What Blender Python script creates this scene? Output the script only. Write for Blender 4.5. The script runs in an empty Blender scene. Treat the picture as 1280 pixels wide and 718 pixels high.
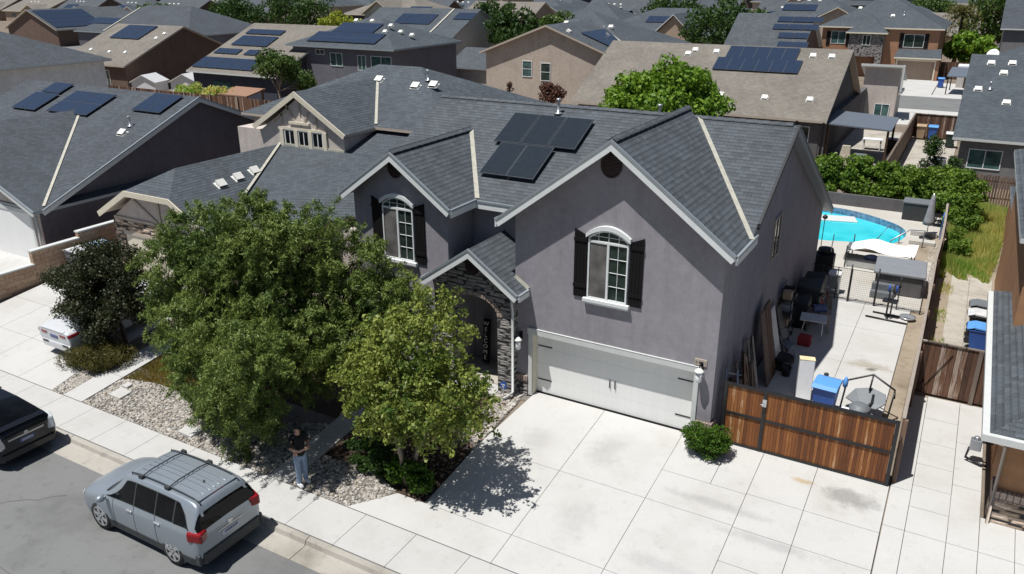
import bpy, math, random
import numpy as np
from mathutils import Vector as V, Matrix
random.seed(7); rng = np.random.default_rng(7)
S = bpy.context.scene
COL = S.collection
R = math.radians
SL = 0.12                       # the front lots fall 12 % towards the street
def gz(y):                      # height of the paved ground at depth y
    if y >= 0: return 0.0
    if y > -6.2: return SL*y
    if y > -7.6: return -0.744+0.03*(y+6.2)
    return -0.96

# ------------------------------------------------------------------ materials
MATS = {}
def nmat(name):
    m = bpy.data.materials.new(name); m.use_nodes = True
    nt = m.node_tree; b = nt.nodes['Principled BSDF']; MATS[name] = m
    return m, nt, b
def nd(nt, t, **kw):
    n = nt.nodes.new(t)
    for k, v in kw.items(): setattr(n, k, v)
    return n
def ramp(nt, stops, fac):
    r = nd(nt, 'ShaderNodeValToRGB'); e = r.color_ramp.elements
    while len(e) < len(stops): e.new(0.5)
    for i, (p, c) in enumerate(stops): e[i].position = p; e[i].color = (*c, 1)
    nt.links.new(fac, r.inputs[0]); return r.outputs[0]
def noise(nt, scale, vec=None, detail=4, rough=.55):
    n = nd(nt, 'ShaderNodeTexNoise'); n.inputs['Scale'].default_value = scale
    n.inputs['Detail'].default_value = detail; n.inputs['Roughness'].default_value = rough
    if vec is not None: nt.links.new(vec, n.inputs['Vector'])
    return n.outputs[0]
def mixc(nt, a, b, fac, mode='MIX'):
    m = nd(nt, 'ShaderNodeMix', data_type='RGBA', blend_type=mode)
    for sock, v in ((m.inputs[0], fac), (m.inputs[6], a), (m.inputs[7], b)):
        if isinstance(v, (int, float)): sock.default_value = v
        elif isinstance(v, tuple): sock.default_value = (*v, 1)
        else: nt.links.new(v, sock)
    return m.outputs[2]
def coords(nt, kind):
    if kind == 'pos': return nd(nt, 'ShaderNodeNewGeometry').outputs['Position']
    return nd(nt, 'ShaderNodeTexCoord').outputs['UV' if kind == 'uv' else 'Object']
def bump(nt, b, h, strength, dist):
    n = nd(nt, 'ShaderNodeBump'); n.inputs['Strength'].default_value = strength
    n.inputs['Distance'].default_value = dist
    nt.links.new(h, n.inputs['Height']); nt.links.new(n.outputs[0], b.inputs['Normal'])
def plain(name, c, rough=.6, metal=0, var=.12, scale=6, spec=.5):
    m, nt, b = nmat(name)
    n = noise(nt, scale, coords(nt, 'pos'))
    lo = tuple(x*(1-var) for x in c); hi = tuple(min(1, x*(1+var)) for x in c)
    nt.links.new(ramp(nt, [(.3, lo), (.7, hi)], n), b.inputs['Base Color'])
    b.inputs['Roughness'].default_value = rough; b.inputs['Metallic'].default_value = metal
    b.inputs['Specular IOR Level'].default_value = spec
    return m
def stucco(name, c):
    m, nt, b = nmat(name); p = coords(nt, 'pos')
    n1 = noise(nt, .8, p, 8, .68); n2 = noise(nt, 4.5, p, 7, .7)
    c1 = ramp(nt, [(.3, tuple(x*.9 for x in c)), (.7, tuple(x*1.1 for x in c))], n1)
    mp = nd(nt, 'ShaderNodeMapping'); nt.links.new(p, mp.inputs['Vector']); mp.inputs['Scale'].default_value = (3.2, 3.2, .22)
    c1 = mixc(nt, c1, ramp(nt, [(.28, (.86, .85, .84)), (.5, (1,)*3)], noise(nt, 1, mp.outputs[0], 5, .6)), .8, 'MULTIPLY')
    nt.links.new(mixc(nt, c1, ramp(nt, [(.35, (.85,)*3), (.65, (1.1,)*3)], n2), .7, 'MULTIPLY'), b.inputs['Base Color'])
    b.inputs['Roughness'].default_value = .95; b.inputs['Specular IOR Level'].default_value = .15
    bump(nt, b, noise(nt, 22, p, 5), .14, .02); return m
def shingle(name, c, w=.23, h=.15, contrast=1.0):
    m, nt, b = nmat(name); uv = coords(nt, 'uv')
    br = nd(nt, 'ShaderNodeTexBrick'); nt.links.new(uv, br.inputs['Vector'])
    br.inputs['Scale'].default_value = 1; br.inputs['Brick Width'].default_value = w; br.inputs['Row Height'].default_value = h
    br.inputs['Mortar Size'].default_value = .006; br.inputs['Mortar Smooth'].default_value = .5; br.inputs['Bias'].default_value = -.1
    k = contrast
    br.inputs['Color1'].default_value = (*[x*(1+.24*k) for x in c], 1); br.inputs['Color2'].default_value = (*[x*(1-.19*k) for x in c], 1); br.inputs['Mortar'].default_value = (*[x*.5 for x in c], 1)
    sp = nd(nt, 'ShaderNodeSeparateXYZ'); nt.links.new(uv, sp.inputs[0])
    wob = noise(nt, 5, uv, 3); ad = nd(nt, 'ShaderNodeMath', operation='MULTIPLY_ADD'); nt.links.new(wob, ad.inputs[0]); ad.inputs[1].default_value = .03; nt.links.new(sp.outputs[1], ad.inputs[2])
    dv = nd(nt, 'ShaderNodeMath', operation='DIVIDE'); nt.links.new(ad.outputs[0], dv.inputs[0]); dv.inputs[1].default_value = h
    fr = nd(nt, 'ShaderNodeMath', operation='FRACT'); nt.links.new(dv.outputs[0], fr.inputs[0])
    course = ramp(nt, [(0, (1.06,)*3), (.6, (1.0,)*3), (.80, (1-.14*k,)*3), (.93, (1-.55*k,)*3), (1, (1.04,)*3)], fr.outputs[0])  # shadow line under each shingle row, painted into the base colour
    n1 = noise(nt, .45, uv, 5, .6); n2 = noise(nt, 26, uv, 3)
    c1 = mixc(nt, br.outputs['Color'], ramp(nt, [(.3, (.84,)*3), (.7, (1.14,)*3)], n1), 1.0, 'MULTIPLY')
    c2 = mixc(nt, c1, ramp(nt, [(.3, (.72,)*3), (.7, (1.28,)*3)], n2), .9, 'MULTIPLY')
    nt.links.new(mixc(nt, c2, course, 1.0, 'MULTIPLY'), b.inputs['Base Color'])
    b.inputs['Roughness'].default_value = .8; b.inputs['Specular IOR Level'].default_value = .4
    sh = nd(nt, 'ShaderNodeMath', operation='SUBTRACT'); sh.inputs[0].default_value = 1; nt.links.new(fr.outputs[0], sh.inputs[1])
    bump(nt, b, sh.outputs[0], .45, .03); return m
def brick(name, cols, w, h, mortar, mcol, bumpd=.03, rough=.9):
    m, nt, b = nmat(name); uv = coords(nt, 'uv')
    br = nd(nt, 'ShaderNodeTexBrick'); nt.links.new(uv, br.inputs['Vector'])
    br.inputs['Scale'].default_value = 1; br.inputs['Brick Width'].default_value = w; br.inputs['Row Height'].default_value = h
    br.inputs['Mortar Size'].default_value = mortar; br.inputs['Color1'].default_value = (0, 0, 0, 1); br.inputs['Color2'].default_value = (1, 1, 1, 1)
    br.inputs['Mortar'].default_value = (.5, .5, .5, 1); br.squash = 1.5; br.squash_frequency = 3
    cr = ramp(nt, cols, br.outputs['Color'])
    c = mixc(nt, cr, mcol, br.outputs['Fac'])
    c = mixc(nt, c, ramp(nt, [(.3, (.7,)*3), (.7, (1.3,)*3)], noise(nt, 9, uv, 4)), .8, 'MULTIPLY')
    nt.links.new(c, b.inputs['Base Color']); b.inputs['Roughness'].default_value = rough
    inv = nd(nt, 'ShaderNodeMath', operation='SUBTRACT'); inv.inputs[0].default_value = 1; nt.links.new(br.outputs['Fac'], inv.inputs[1])
    bump(nt, b, inv.outputs[0], .9, bumpd); return m
def planks(name, cols, w=.11, rough=.75, streak=1.0, g0=.08):
    m, nt, b = nmat(name); uv = coords(nt, 'uv')
    sp = nd(nt, 'ShaderNodeSeparateXYZ'); nt.links.new(uv, sp.inputs[0])
    d = nd(nt, 'ShaderNodeMath', operation='DIVIDE'); nt.links.new(sp.outputs[0], d.inputs[0]); d.inputs[1].default_value = w
    f = nd(nt, 'ShaderNodeMath', operation='FLOOR'); nt.links.new(d.outputs[0], f.inputs[0])
    wn = nd(nt, 'ShaderNodeTexWhiteNoise', noise_dimensions='1D'); nt.links.new(f.outputs[0], wn.inputs['W'])
    mp = nd(nt, 'ShaderNodeMapping'); nt.links.new(uv, mp.inputs['Vector']); mp.inputs['Scale'].default_value = (26, 2.2, 1)
    gr = noise(nt, 1, mp.outputs[0], 5, .65)
    ad = nd(nt, 'ShaderNodeMath', operation='ADD'); nt.links.new(wn.outputs[0], ad.inputs[0])
    ms = nd(nt, 'ShaderNodeMath', operation='MULTIPLY_ADD'); nt.links.new(gr, ms.inputs[0]); ms.inputs[1].default_value = 1.2*streak; ms.inputs[2].default_value = -.6*streak
    nt.links.new(ms.outputs[0], ad.inputs[1])
    c = ramp(nt, cols, ad.outputs[0])
    fr = nd(nt, 'ShaderNodeMath', operation='FRACT'); nt.links.new(d.outputs[0], fr.inputs[0])
    gap = ramp(nt, [(0, (g0,)*3), (.07, (1,)*3), (.93, (1,)*3), (1, (g0,)*3)], fr.outputs[0])
    nt.links.new(mixc(nt, c, gap, 1.0, 'MULTIPLY'), b.inputs['Base Color']); b.inputs['Roughness'].default_value = rough
    bump(nt, b, gap, .5, .02); return m
def concrete(name, c, stain=.16, warm=(1.0, .97, .92), spots=()):
    m, nt, b = nmat(name); p = coords(nt, 'pos')
    n1 = noise(nt, .55, p, 7, .62); n2 = noise(nt, 3.1, p, 6, .7); n3 = noise(nt, 40, p, 3)
    c0 = ramp(nt, [(.30, tuple(x*(1-stain*1.2)*w for x, w in zip(c, warm))), (.52, c), (.75, tuple(min(1, x*1.05) for x in c))], n1)
    c1 = mixc(nt, c0, ramp(nt, [(.28, (1-stain*1.5,)*3), (.45, (1,)*3)], n2), .8, 'MULTIPLY')
    c2 = mixc(nt, c1, ramp(nt, [(.3, (.93,)*3), (.7, (1.05,)*3)], n3), .8, 'MULTIPLY')
    ragged = noise(nt, 2.6, p, 6, .75)
    for (x, y, rx, ry, dark) in spots:               # oil, rust and tyre stains that lie on the slab
        s1 = nd(nt, 'ShaderNodeVectorMath', operation='SUBTRACT'); nt.links.new(p, s1.inputs[0]); s1.inputs[1].default_value = (x, y, 0)
        s2 = nd(nt, 'ShaderNodeVectorMath', operation='MULTIPLY'); nt.links.new(s1.outputs[0], s2.inputs[0]); s2.inputs[1].default_value = (1/rx, 1/ry, 0)
        s3 = nd(nt, 'ShaderNodeVectorMath', operation='LENGTH'); nt.links.new(s2.outputs[0], s3.inputs[0])
        s4 = nd(nt, 'ShaderNodeMath', operation='MULTIPLY_ADD'); nt.links.new(ragged, s4.inputs[0]); s4.inputs[1].default_value = 2.2; nt.links.new(s3.outputs['Value'], s4.inputs[2])
        mr = nd(nt, 'ShaderNodeMapRange'); nt.links.new(s4.outputs[0], mr.inputs[0]); mr.inputs[1].default_value = 1.45; mr.inputs[2].default_value = 2.15; mr.inputs[3].default_value = 1; mr.inputs[4].default_value = 0
        c2 = mixc(nt, c2, mixc(nt, c2, dark, 1.0, 'MULTIPLY'), mr.outputs[0])
    nt.links.new(c2, b.inputs['Base Color']); b.inputs['Roughness'].default_value = .9; b.inputs['Specular IOR Level'].default_value = .25
    bump(nt, b, n3, .15, .01); return m
def leafmat(name, lo, hi, scale=1.3, trans=.35):
    m, nt, b = nmat(name); p = coords(nt, 'pos')
    n = noise(nt, scale, p, 5, .7)
    isl = nd(nt, 'ShaderNodeNewGeometry').outputs['Random Per Island']
    ad = nd(nt, 'ShaderNodeMath', operation='MULTIPLY_ADD'); nt.links.new(isl, ad.inputs[0]); ad.inputs[1].default_value = .35; nt.links.new(n, ad.inputs[2])
    c = ramp(nt, [(.42, lo), (.85, hi)], ad.outputs[0])
    nt.links.new(c, b.inputs['Base Color']); b.inputs['Roughness'].default_value = .5; b.inputs['Specular IOR Level'].default_value = .3
    tr = nd(nt, 'ShaderNodeBsdfTranslucent'); nt.links.new(mixc(nt, c, (1.0, .95, .35), .35, 'MULTIPLY'), tr.inputs['Color'])
    mx = nd(nt, 'ShaderNodeMixShader'); mx.inputs[0].default_value = trans
    nt.links.new(b.outputs[0], mx.inputs[1]); nt.links.new(tr.outputs[0], mx.inputs[2])
    nt.links.new(mx.outputs[0], nt.nodes['Material Output'].inputs['Surface']); return m
def islandmat(name, cols, rough=.8):
    m, nt, b = nmat(name)
    isl = nd(nt, 'ShaderNodeNewGeometry').outputs['Random Per Island']
    c = ramp(nt, cols, isl)
    nt.links.new(mixc(nt, c, ramp(nt, [(.3, (.75,)*3), (.7, (1.2,)*3)], noise(nt, 25, coords(nt, 'pos'))), .7, 'MULTIPLY'), b.inputs['Base Color'])
    b.inputs['Roughness'].default_value = rough; return m
def glassmat(name, c, rough=.06):
    m, nt, b = nmat(name); p = coords(nt, 'pos')
    nt.links.new(ramp(nt, [(.35, tuple(x*.6 for x in c)), (.65, tuple(x*1.5 for x in c))], noise(nt, 1.7, p, 3)), b.inputs['Base Color'])
    b.inputs['Roughness'].default_value = rough; b.inputs['IOR'].default_value = 1.5; return m
def panelmat(name, c):
    m, nt, b = nmat(name); uv = coords(nt, 'uv')
    br = nd(nt, 'ShaderNodeTexBrick'); nt.links.new(uv, br.inputs['Vector']); br.offset = 0
    br.inputs['Scale'].default_value = 1; br.inputs['Brick Width'].default_value = .165; br.inputs['Row Height'].default_value = .165
    br.inputs['Mortar Size'].default_value = .004; br.inputs['Color1'].default_value = (*c, 1); br.inputs['Color2'].default_value = (*[x*1.15 for x in c], 1)
    br.inputs['Mortar'].default_value = (*[x*1.45 for x in c], 1)
    nt.links.new(br.outputs['Color'], b.inputs['Base Color']); b.inputs['Roughness'].default_value = .16; b.inputs['IOR'].default_value = 1.45; return m

stucco('grey_stucco', (.285, .272, .298)); stucco('beige_stucco', (.46, .39, .33)); stucco('taupe_stucco', (.52, .465, .43))
stucco('brown_stucco', (.15, .105, .085)); stucco('dark_stucco', (.125, .118, .138)); stucco('slate_stucco', (.06, .065, .09)); stucco('pale_stucco', (.74, .77, .79))
stucco('orange_stucco', (.36, .2, .11)); stucco('tan_stucco', (.36, .28, .22)); stucco('light_stucco', (.46, .44, .42)); stucco('brick_stucco', (.34, .19, .12))
stucco('charcoal_stucco', (.12, .115, .12)); stucco('mid_slate_stucco', (.15, .152, .178)); stucco('mid_grey_stucco', (.19, .185, .19))
shingle('grey_shingle', (.067, .078, .090), contrast=1.0); shingle('blue_shingle', (.062, .075, .088), contrast=.9); shingle('tan_shingle', (.175, .16, .138), contrast=.6)
shingle('dark_shingle', (.057, .067, .08), contrast=.9)
def ledge(name, cols, su=2.6, sv=10.5, seam=(.03, .03, .03)):      # irregular stacked ledge stone
    m, nt, b = nmat(name); uv = coords(nt, 'uv'); mp = nd(nt, 'ShaderNodeMapping'); nt.links.new(uv, mp.inputs['Vector']); mp.inputs['Scale'].default_value = (su, sv, 1)
    w = nd(nt, 'ShaderNodeMix', data_type='VECTOR'); w.inputs[0].default_value = .12; nt.links.new(mp.outputs[0], w.inputs[4]); nz = nd(nt, 'ShaderNodeTexNoise'); nz.inputs['Scale'].default_value = 3; nt.links.new(uv, nz.inputs['Vector']); nt.links.new(nz.outputs[1], w.inputs[5])
    v1 = nd(nt, 'ShaderNodeTexVoronoi', distance='CHEBYCHEV', voronoi_dimensions='2D'); v1.inputs['Scale'].default_value = 1; v1.inputs['Randomness'].default_value = .85; nt.links.new(w.outputs[1], v1.inputs['Vector'])
    sp = nd(nt, 'ShaderNodeSeparateColor'); nt.links.new(v1.outputs['Color'], sp.inputs[0]); c = ramp(nt, cols, sp.outputs[0])
    ed = ramp(nt, [(.36, (0, 0, 0)), (.5, (1, 1, 1))], v1.outputs['Distance'])
    c = mixc(nt, c, seam, ed); c = mixc(nt, c, ramp(nt, [(.3, (.7,)*3), (.7, (1.3,)*3)], noise(nt, 9, uv, 4)), .8, 'MULTIPLY')
    nt.links.new(c, b.inputs['Base Color']); b.inputs['Roughness'].default_value = .9
    ad = nd(nt, 'ShaderNodeMath', operation='SUBTRACT'); nt.links.new(sp.outputs[1], ad.inputs[0]); nt.links.new(v1.outputs['Distance'], ad.inputs[1]); bump(nt, b, ad.outputs[0], 1.0, .06); return m
ledge('stone', [(0, (.14, .135, .14)), (.35, (.28, .265, .255)), (.6, (.2, .19, .19)), (1, (.36, .34, .32))], 3.2, 13)
ledge('tan_stone', [(0, (.2, .14, .1)), (.35, (.5, .38, .28)), (.6, (.3, .22, .17)), (1, (.62, .5, .4))])
brick('block', [(0, (.33, .22, .15)), (1, (.42, .3, .21))], .4, .2, .006, (.25, .18, .13), .02)
brick('soldier', [(0, (.3, .22, .18)), (1, (.42, .33, .28))], .09, .22, .012, (.12, .11, .1), .03)
brick('pool_tile', [(0, (.07, .16, .28)), (.5, (.11, .23, .37)), (1, (.17, .31, .46))], .18, .18, .008, (.25, .35, .45), .005, .3)
planks('gate_wood', [(0, (.11, .036, .011)), (.3, (.18, .06, .016)), (.7, (.245, .088, .022)), (.95, (.33, .135, .04)), (1, (.46, .28, .15))], .078)
planks('old_wood', [(0, (.045, .024, .015)), (.4, (.11, .055, .034)), (.8, (.17, .085, .05)), (1, (.42, .34, .28))], .14)
planks('fence_wood', [(0, (.06, .035, .025)), (.5, (.14, .08, .055)), (1, (.24, .16, .11))], .14)
planks('grey_wood', [(0, (.12, .09, .07)), (.5, (.22, .18, .15)), (1, (.33, .29, .25))], .5)
planks('garage_white', [(0, (.77, .78, .77)), (1, (.79, .80, .79))], .20, .5, .2, .955)
G_ = (.62, .62, .62); concrete('concrete', (.475, .473, .46), .09, (1, .985, .96), ((9.0, -.62, .75, .4, G_), (6.2, -2.2, 1.6, .18, (.82, .82, .83)), (7.6, -2.9, 1.5, .2, (.82, .82, .83)), (3.0, -1.5, .5, .8, (.86, .86, .86)), (1.1, -1.8, .45, .6, (.87, .87, .87)), (3.4, -4.2, .6, .9, (.88, .88, .88)), (8.45, 7.0, .75, .4, (.74, .70, .62)), (8.6, 6.75, .22, .16, (.42, .4, .38)), (7.9, -.45, .3, .12, (.85, .7, .5)), (-19.2, -1.5, .7, 1.2, (.8, .8, .8)), (5.6, -4.6, 1.0, .25, (.86, .86, .87)), (8.9, -4.3, .8, .5, (.86, .86, .86)))); concrete('walk_concrete', (.45, .45, .437), .09, (1, .985, .96)); concrete('old_concrete', (.40, .375, .33), .3); concrete('curb_concrete', (.37, .35, .315), .3)
concrete('damp_concrete', (.36, .355, .345), .3, (1, .985, .96)); concrete('scorch', (.2, .185, .165), .5); concrete('deck', (.46, .445, .41), .08)
concrete('asphalt', (.172, .176, .175), .2, (1, 1, 1)); concrete('gap', (.13, .12, .11))
concrete('dirt', (.2, .165, .13), .3); concrete('mulch_base', (.06, .042, .03), .4); concrete('gravel_base', (.17, .155, .138), .4); concrete('soil', (.3, .25, .19), .3)
plain('white_trim', (.68, .71, .71), .55, var=.04); plain('pale_trim', (.55, .57, .56), .6, var=.04); plain('cream', (.62, .57, .46), .7, var=.06); plain('beige_trim', (.42, .36, .30), .7, var=.06)
plain('flashing', (.46, .45, .38), .5, .1, .15); plain('drip', (.3, .34, .37), .45, .3, .06); plain('black', (.012, .012, .014), .55); plain('dark_wood', (.010, .009, .010), .7, spec=.15)
plain('maroon', (.028, .014, .014), .6); plain('dark_metal', (.03, .03, .033), .4, .4); plain('steel', (.35, .37, .4), .35, .6, .05); plain('alu', (.6, .62, .64), .3, .7, .05)
plain('vent_white', (.72, .72, .68), .5, var=.05); plain('tan_cloth', (.5, .42, .32), .9); plain('grey_plastic', (.14, .155, .17), .55, var=.08); plain('grey_cover', (.2, .215, .235), .6, var=.06)
plain('dark_plastic', (.03, .032, .035), .5); plain('bin_blue', (.025, .09, .36), .5, var=.08); plain('bin_blue_lid', (.1, .3, .66), .5, var=.06); plain('bin_green', (.015, .035, .03), .5)
plain('bin_tan', (.36, .26, .17), .6); plain('bin_grey_lid', (.55, .56, .57), .5); plain('lid_pale_blue', (.42, .58, .8), .5); plain('white_plastic', (.75, .76, .77), .4, var=.03); plain('white_cloth', (.8, .79, .76), .9, var=.03)
plain('rust', (.16, .11, .085), .85); plain('bark', (.09, .065, .05), .95, var=.35, scale=18); plain('pale_bark', (.25, .2, .16), .95, var=.3, scale=18)
plain('blue_cloth', (.06, .2, .5), .9); plain('red_cloth', (.3, .03, .03), .9); plain('grey_cloth', (.24, .24, .26), .9); plain('yellow_foam', (.7, .58, .36), .9)
plain('lamp_glass', (.7, .72, .72), .25, var=.05); plain('skin', (.5, .3, .22), .6, var=.05); plain('jeans', (.25, .34, .47), .9, var=.2, scale=14); plain('black_cloth', (.012, .012, .013), .95); plain('shoe', (.7, .71, .72), .8)
plain('tyre', (.02, .02, .02), .9); plain('tail_red', (.22, .008, .014), .15, var=.4, scale=30); plain('tail_clear', (.5, .53, .56), .15, var=.2, scale=20); plain('silver_paint', (.33, .375, .42), .3, .5, .02); plain('black_paint', (.012, .014, .02), .18, .2, .02)
plain('white_paint', (.60, .62, .64), .25, .15, .02); plain('grey_plate', (.5, .53, .58), .5); plain('dark_trim', (.035, .04, .045), .6); plain('plate_blue', (.07, .1, .25), .5)
plain('orange_tile', (.26, .15, .1), .9); plain('awning', (.14, .165, .2), .5, .2, .06); plain('tan_furniture', (.42, .38, .3), .9)
glassmat('window_glass', (.028, .042, .036)); glassmat('screen_glass', (.12, .115, .11), .5); glassmat('teal_glass', (.05, .1, .1)); glassmat('car_glass', (.004, .005, .006), .05); MATS['car_glass'].node_tree.nodes['Principled BSDF'].inputs['IOR'].default_value = 1.28
panelmat('solar_black', (.02, .026, .033)); panelmat('solar_blue', (.022, .034, .062)); plain('panel_rim', (.075, .085, .10), .4, .3)
leafmat('willow_leaf', (.044, .098, .021), (.215, .275, .066), .7, .25); leafmat('redbud_leaf', (.06, .125, .018), (.31, .35, .08), .9); leafmat('plum_leaf', (.018, .028, .012), (.055, .062, .026), 1.5, .25)
leafmat('hedge_leaf', (.045, .11, .014), (.19, .29, .04), .9); leafmat('bright_leaf', (.06, .15, .015), (.21, .34, .035), .8); leafmat('dark_leaf', (.018, .05, .012), (.06, .115, .025), 1.0)
leafmat('box_leaf', (.025, .075, .008), (.1, .19, .02), 3.0); leafmat('olive_leaf', (.05, .055, .014), (.14, .125, .035), 2.0); leafmat('red_leaf', (.07, .03, .02), (.13, .06, .04), 2.0, .25); leafmat('yellow_leaf', (.15, .2, .015), (.36, .4, .05), 1.0)
leafmat('mid_leaf', (.03, .075, .015), (.11, .17, .04), .6); leafmat('lawn_leaf', (.17, .15, .03), (.34, .26, .07), .8); leafmat('weed_leaf', (.17, .42, .045), (.72, .62, .24), .3, .5); leafmat('palm_leaf', (.05, .07, .02), (.2, .19, .07), 1.0)
islandmat('pebble', [(0, (.2, .18, .155)), (.25, (.41, .385, .345)), (.45, (.29, .277, .255)), (.65, (.36, .31, .25)), (.85, (.52, .50, .465)), (1, (.19, .185, .18))])
islandmat('bark_chip', [(0, (.05, .03, .02)), (.5, (.13, .08, .05)), (1, (.25, .18, .12))])
def water():
    m, nt, b = nmat('pool_water'); p = coords(nt, 'pos')
    c = ramp(nt, [(.35, (.02, .46, .56)), (.7, (.07, .62, .70))], noise(nt, .5, p, 3))
    nt.links.new(c, b.inputs['Base Color']); b.inputs['Roughness'].default_value = .03; b.inputs['IOR'].default_value = 1.33
    bump(nt, b, noise(nt, 2.5, p, 3), .15, .05)
water()

# ------------------------------------------------------------------ mesh builder
class MB:
    def __init__(s): s.v = []; s.f = []; s.m = []; s.sm = []
    def add(s, vs, fs, mi=0, smooth=False):
        o = len(s.v); s.v += [tuple(v) for v in vs]
        for f in fs: s.f.append([o+i for i in f]); s.m.append(mi); s.sm.append(smooth)
        return s
    def poly(s, pts, mi=0): return s.add(pts, [list(range(len(pts)))], mi)
    def obox(s, c, u, v, w, mi=0):            # centre and three half-extent vectors
        c, u, v, w = map(V, (c, u, v, w)); vs = [c+a*u+b*v+d*w for d in (-1, 1) for b in (-1, 1) for a in (-1, 1)]
        fs = [[0,2,3,1],[4,5,7,6],[0,1,5,4],[2,6,7,3],[0,4,6,2],[1,3,7,5]]
        if u.cross(v).dot(w) < 0: fs = [f[::-1] for f in fs]
        return s.add(vs, fs, mi)
    def box(s, x0, x1, y0, y1, z0, z1, mi=0):
        return s.obox(((x0+x1)/2, (y0+y1)/2, (z0+z1)/2), (abs(x1-x0)/2, 0, 0), (0, abs(y1-y0)/2, 0), (0, 0, abs(z1-z0)/2), mi)
    def prism(s, pts, d, mi=0, ms=None):      # polygon pts extruded by vector d; cap at pts gets mi, rest ms
        ms = mi if ms is None else ms; d = V(d); n = len(pts); P = [V(p) for p in pts]; Q = [p+d for p in P]
        nor = V((0, 0, 0))
        for i in range(n): nor += P[i].cross(P[(i+1) % n])
        flip = nor.dot(d) > 0
        o = len(s.v); s.v += [tuple(p) for p in P+Q]
        def put(f, m):
            s.f.append([o+i for i in (f[::-1] if flip else f)]); s.m.append(m); s.sm.append(False)
        put(list(range(n)), mi); put(list(range(2*n-1, n-1, -1)), ms)
        for i in range(n): j = (i+1) % n; put([i, n+i, n+j, j], ms)
        return s
    def board(s, a, b, w, th, out, mi=0):     # plank from a to b, hanging w below its top edge, th thick along out
        a, b, out = V(a), V(b), V(out).normalized(); d = (b-a); l = d.length; d.normalize()
        dn = d.cross(out); dn = dn if dn.z < 0 else -dn; dn.normalize()
        return s.obox((a+b)/2+dn*w/2+out*th/2, d*l/2, dn*w/2, out*th/2, mi)
    def tube(s, pts, r, n=8, mi=0, cap=True):
        pts = [V(p) for p in pts]; rs = r if isinstance(r, (list, tuple)) else [r]*len(pts); o = len(s.v)
        for i, p in enumerate(pts):
            t = (pts[min(i+1, len(pts)-1)]-pts[max(i-1, 0)]).normalized()
            a = V((0, 0, 1)) if abs(t.z) < .9 else V((1, 0, 0)); x = t.cross(a).normalized(); y = t.cross(x)
            for k in range(n): q = p+rs[i]*(math.cos(2*math.pi*k/n)*x+math.sin(2*math.pi*k/n)*y); s.v.append(tuple(q))
        for i in range(len(pts)-1):
            for k in range(n):
                a = o+i*n+k; b = o+i*n+(k+1) % n; s.f.append([a, b, b+n, a+n]); s.m.append(mi); s.sm.append(True)
        if cap:
            s.f.append([o+k for k in range(n)][::-1]); s.m.append(mi); s.sm.append(False)
            s.f.append([o+(len(pts)-1)*n+k for k in range(n)]); s.m.append(mi); s.sm.append(False)
        return s
    def lathe(s, prof, c, n=16, mi=0, ax=(0, 0, 1), sx=1, sy=1):
        c = V(c); ax = V(ax).normalized(); a = V((1, 0, 0)) if abs(ax.x) < .9 else V((0, 1, 0)); x = ax.cross(a).normalized(); x, y = -x.cross(ax), x
        o = len(s.v); k = len(prof)
        for r, h in prof:
            for i in range(n): t = 2*math.pi*i/n; s.v.append(tuple(c+ax*h+x*(r*sx*math.cos(t))+y*(r*sy*math.sin(t))))
        for j in range(k-1):
            for i in range(n):
                p = o+j*n+i; q = o+j*n+(i+1) % n; s.f.append([p, q, q+n, p+n]); s.m.append(mi); s.sm.append(True)
        s.f.append([o+i for i in range(n)][::-1]); s.m.append(mi); s.sm.append(False)
        s.f.append([o+(k-1)*n+i for i in range(n)]); s.m.append(mi); s.sm.append(False)
        return s
    def mesh(s, name, mats, off=(0, 0, 0)):
        me = bpy.data.meshes.new(name); o = V(off)
        me.from_pydata([tuple(V(p)-o) for p in s.v], [], s.f)
        for m in (mats if isinstance(mats, (list, tuple)) else [mats]): me.materials.append(MATS[m])
        me.polygons.foreach_set('material_index', s.m); me.polygons.foreach_set('use_smooth', s.sm)
        uv = me.uv_layers.new(name='UVMap'); data = np.zeros((len(me.loops), 2), dtype=np.float32); z = V((0, 0, 1))
        for p in me.polygons:
            n = p.normal
            u = V((1, 0, 0)) if abs(n.z) > .995 else z.cross(n).normalized()
            w = V((0, 1, 0)) if abs(n.z) > .995 else n.cross(u)
            for li in p.loop_indices:
                c = V(s.v[me.loops[li].vertex_index]); data[li] = (c.dot(u), c.dot(w))
        uv.data.foreach_set('uv', data.ravel()); me.update(); return me
    def build(s, name, mats, parent=None, bevel=0):
        off = ORG.get(root(parent).name, V()) if parent else V()
        o = bpy.data.objects.new(name, s.mesh(name, mats, off)); COL.objects.link(o); o.parent = parent
        if bevel:
            b = o.modifiers.new('Bevel', 'BEVEL'); b.width = bevel; b.segments = 2; b.limit_method = 'ANGLE'
        return o
ORG = {}
def root(o):
    while o.parent: o = o.parent
    return o
def tag(o, label=None, cat=None, group=None, kind=None):
    for k, v in (('label', label), ('category', cat), ('group', group), ('kind', kind)):
        if v: o[k] = v
    return o
def thing(name, label, cat, loc=(0, 0, 0), group=None, rot=0):
    o = bpy.data.objects.new(name, None); COL.objects.link(o); o.location = loc; o.rotation_euler.z = rot
    o.empty_display_size = .3; ORG[o.name] = V(loc) if not rot else V(); return tag(o, label, cat, group)
def proto(name, label, cat, group=None):         # a thing built at the origin, then moved
    return thing(name, label, cat, (0, 0, 0), group)
def copy_tree(o, parent=None):
    c = o.copy(); COL.objects.link(c); c.parent = parent
    for ch in o.children: copy_tree(ch, c)
    return c
def put(o, loc, rz=0, sc=1, label=None, group=None):
    o.location = loc; o.rotation_euler.z = rz
    if sc != 1: o.scale = (sc, sc, sc) if isinstance(sc, (int, float)) else sc
    if label: o['label'] = label
    if group: o['group'] = group
    return o
def struct(name, mb, mats, bevel=0): return tag(mb.build(name, mats, None, bevel), kind='structure')
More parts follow.
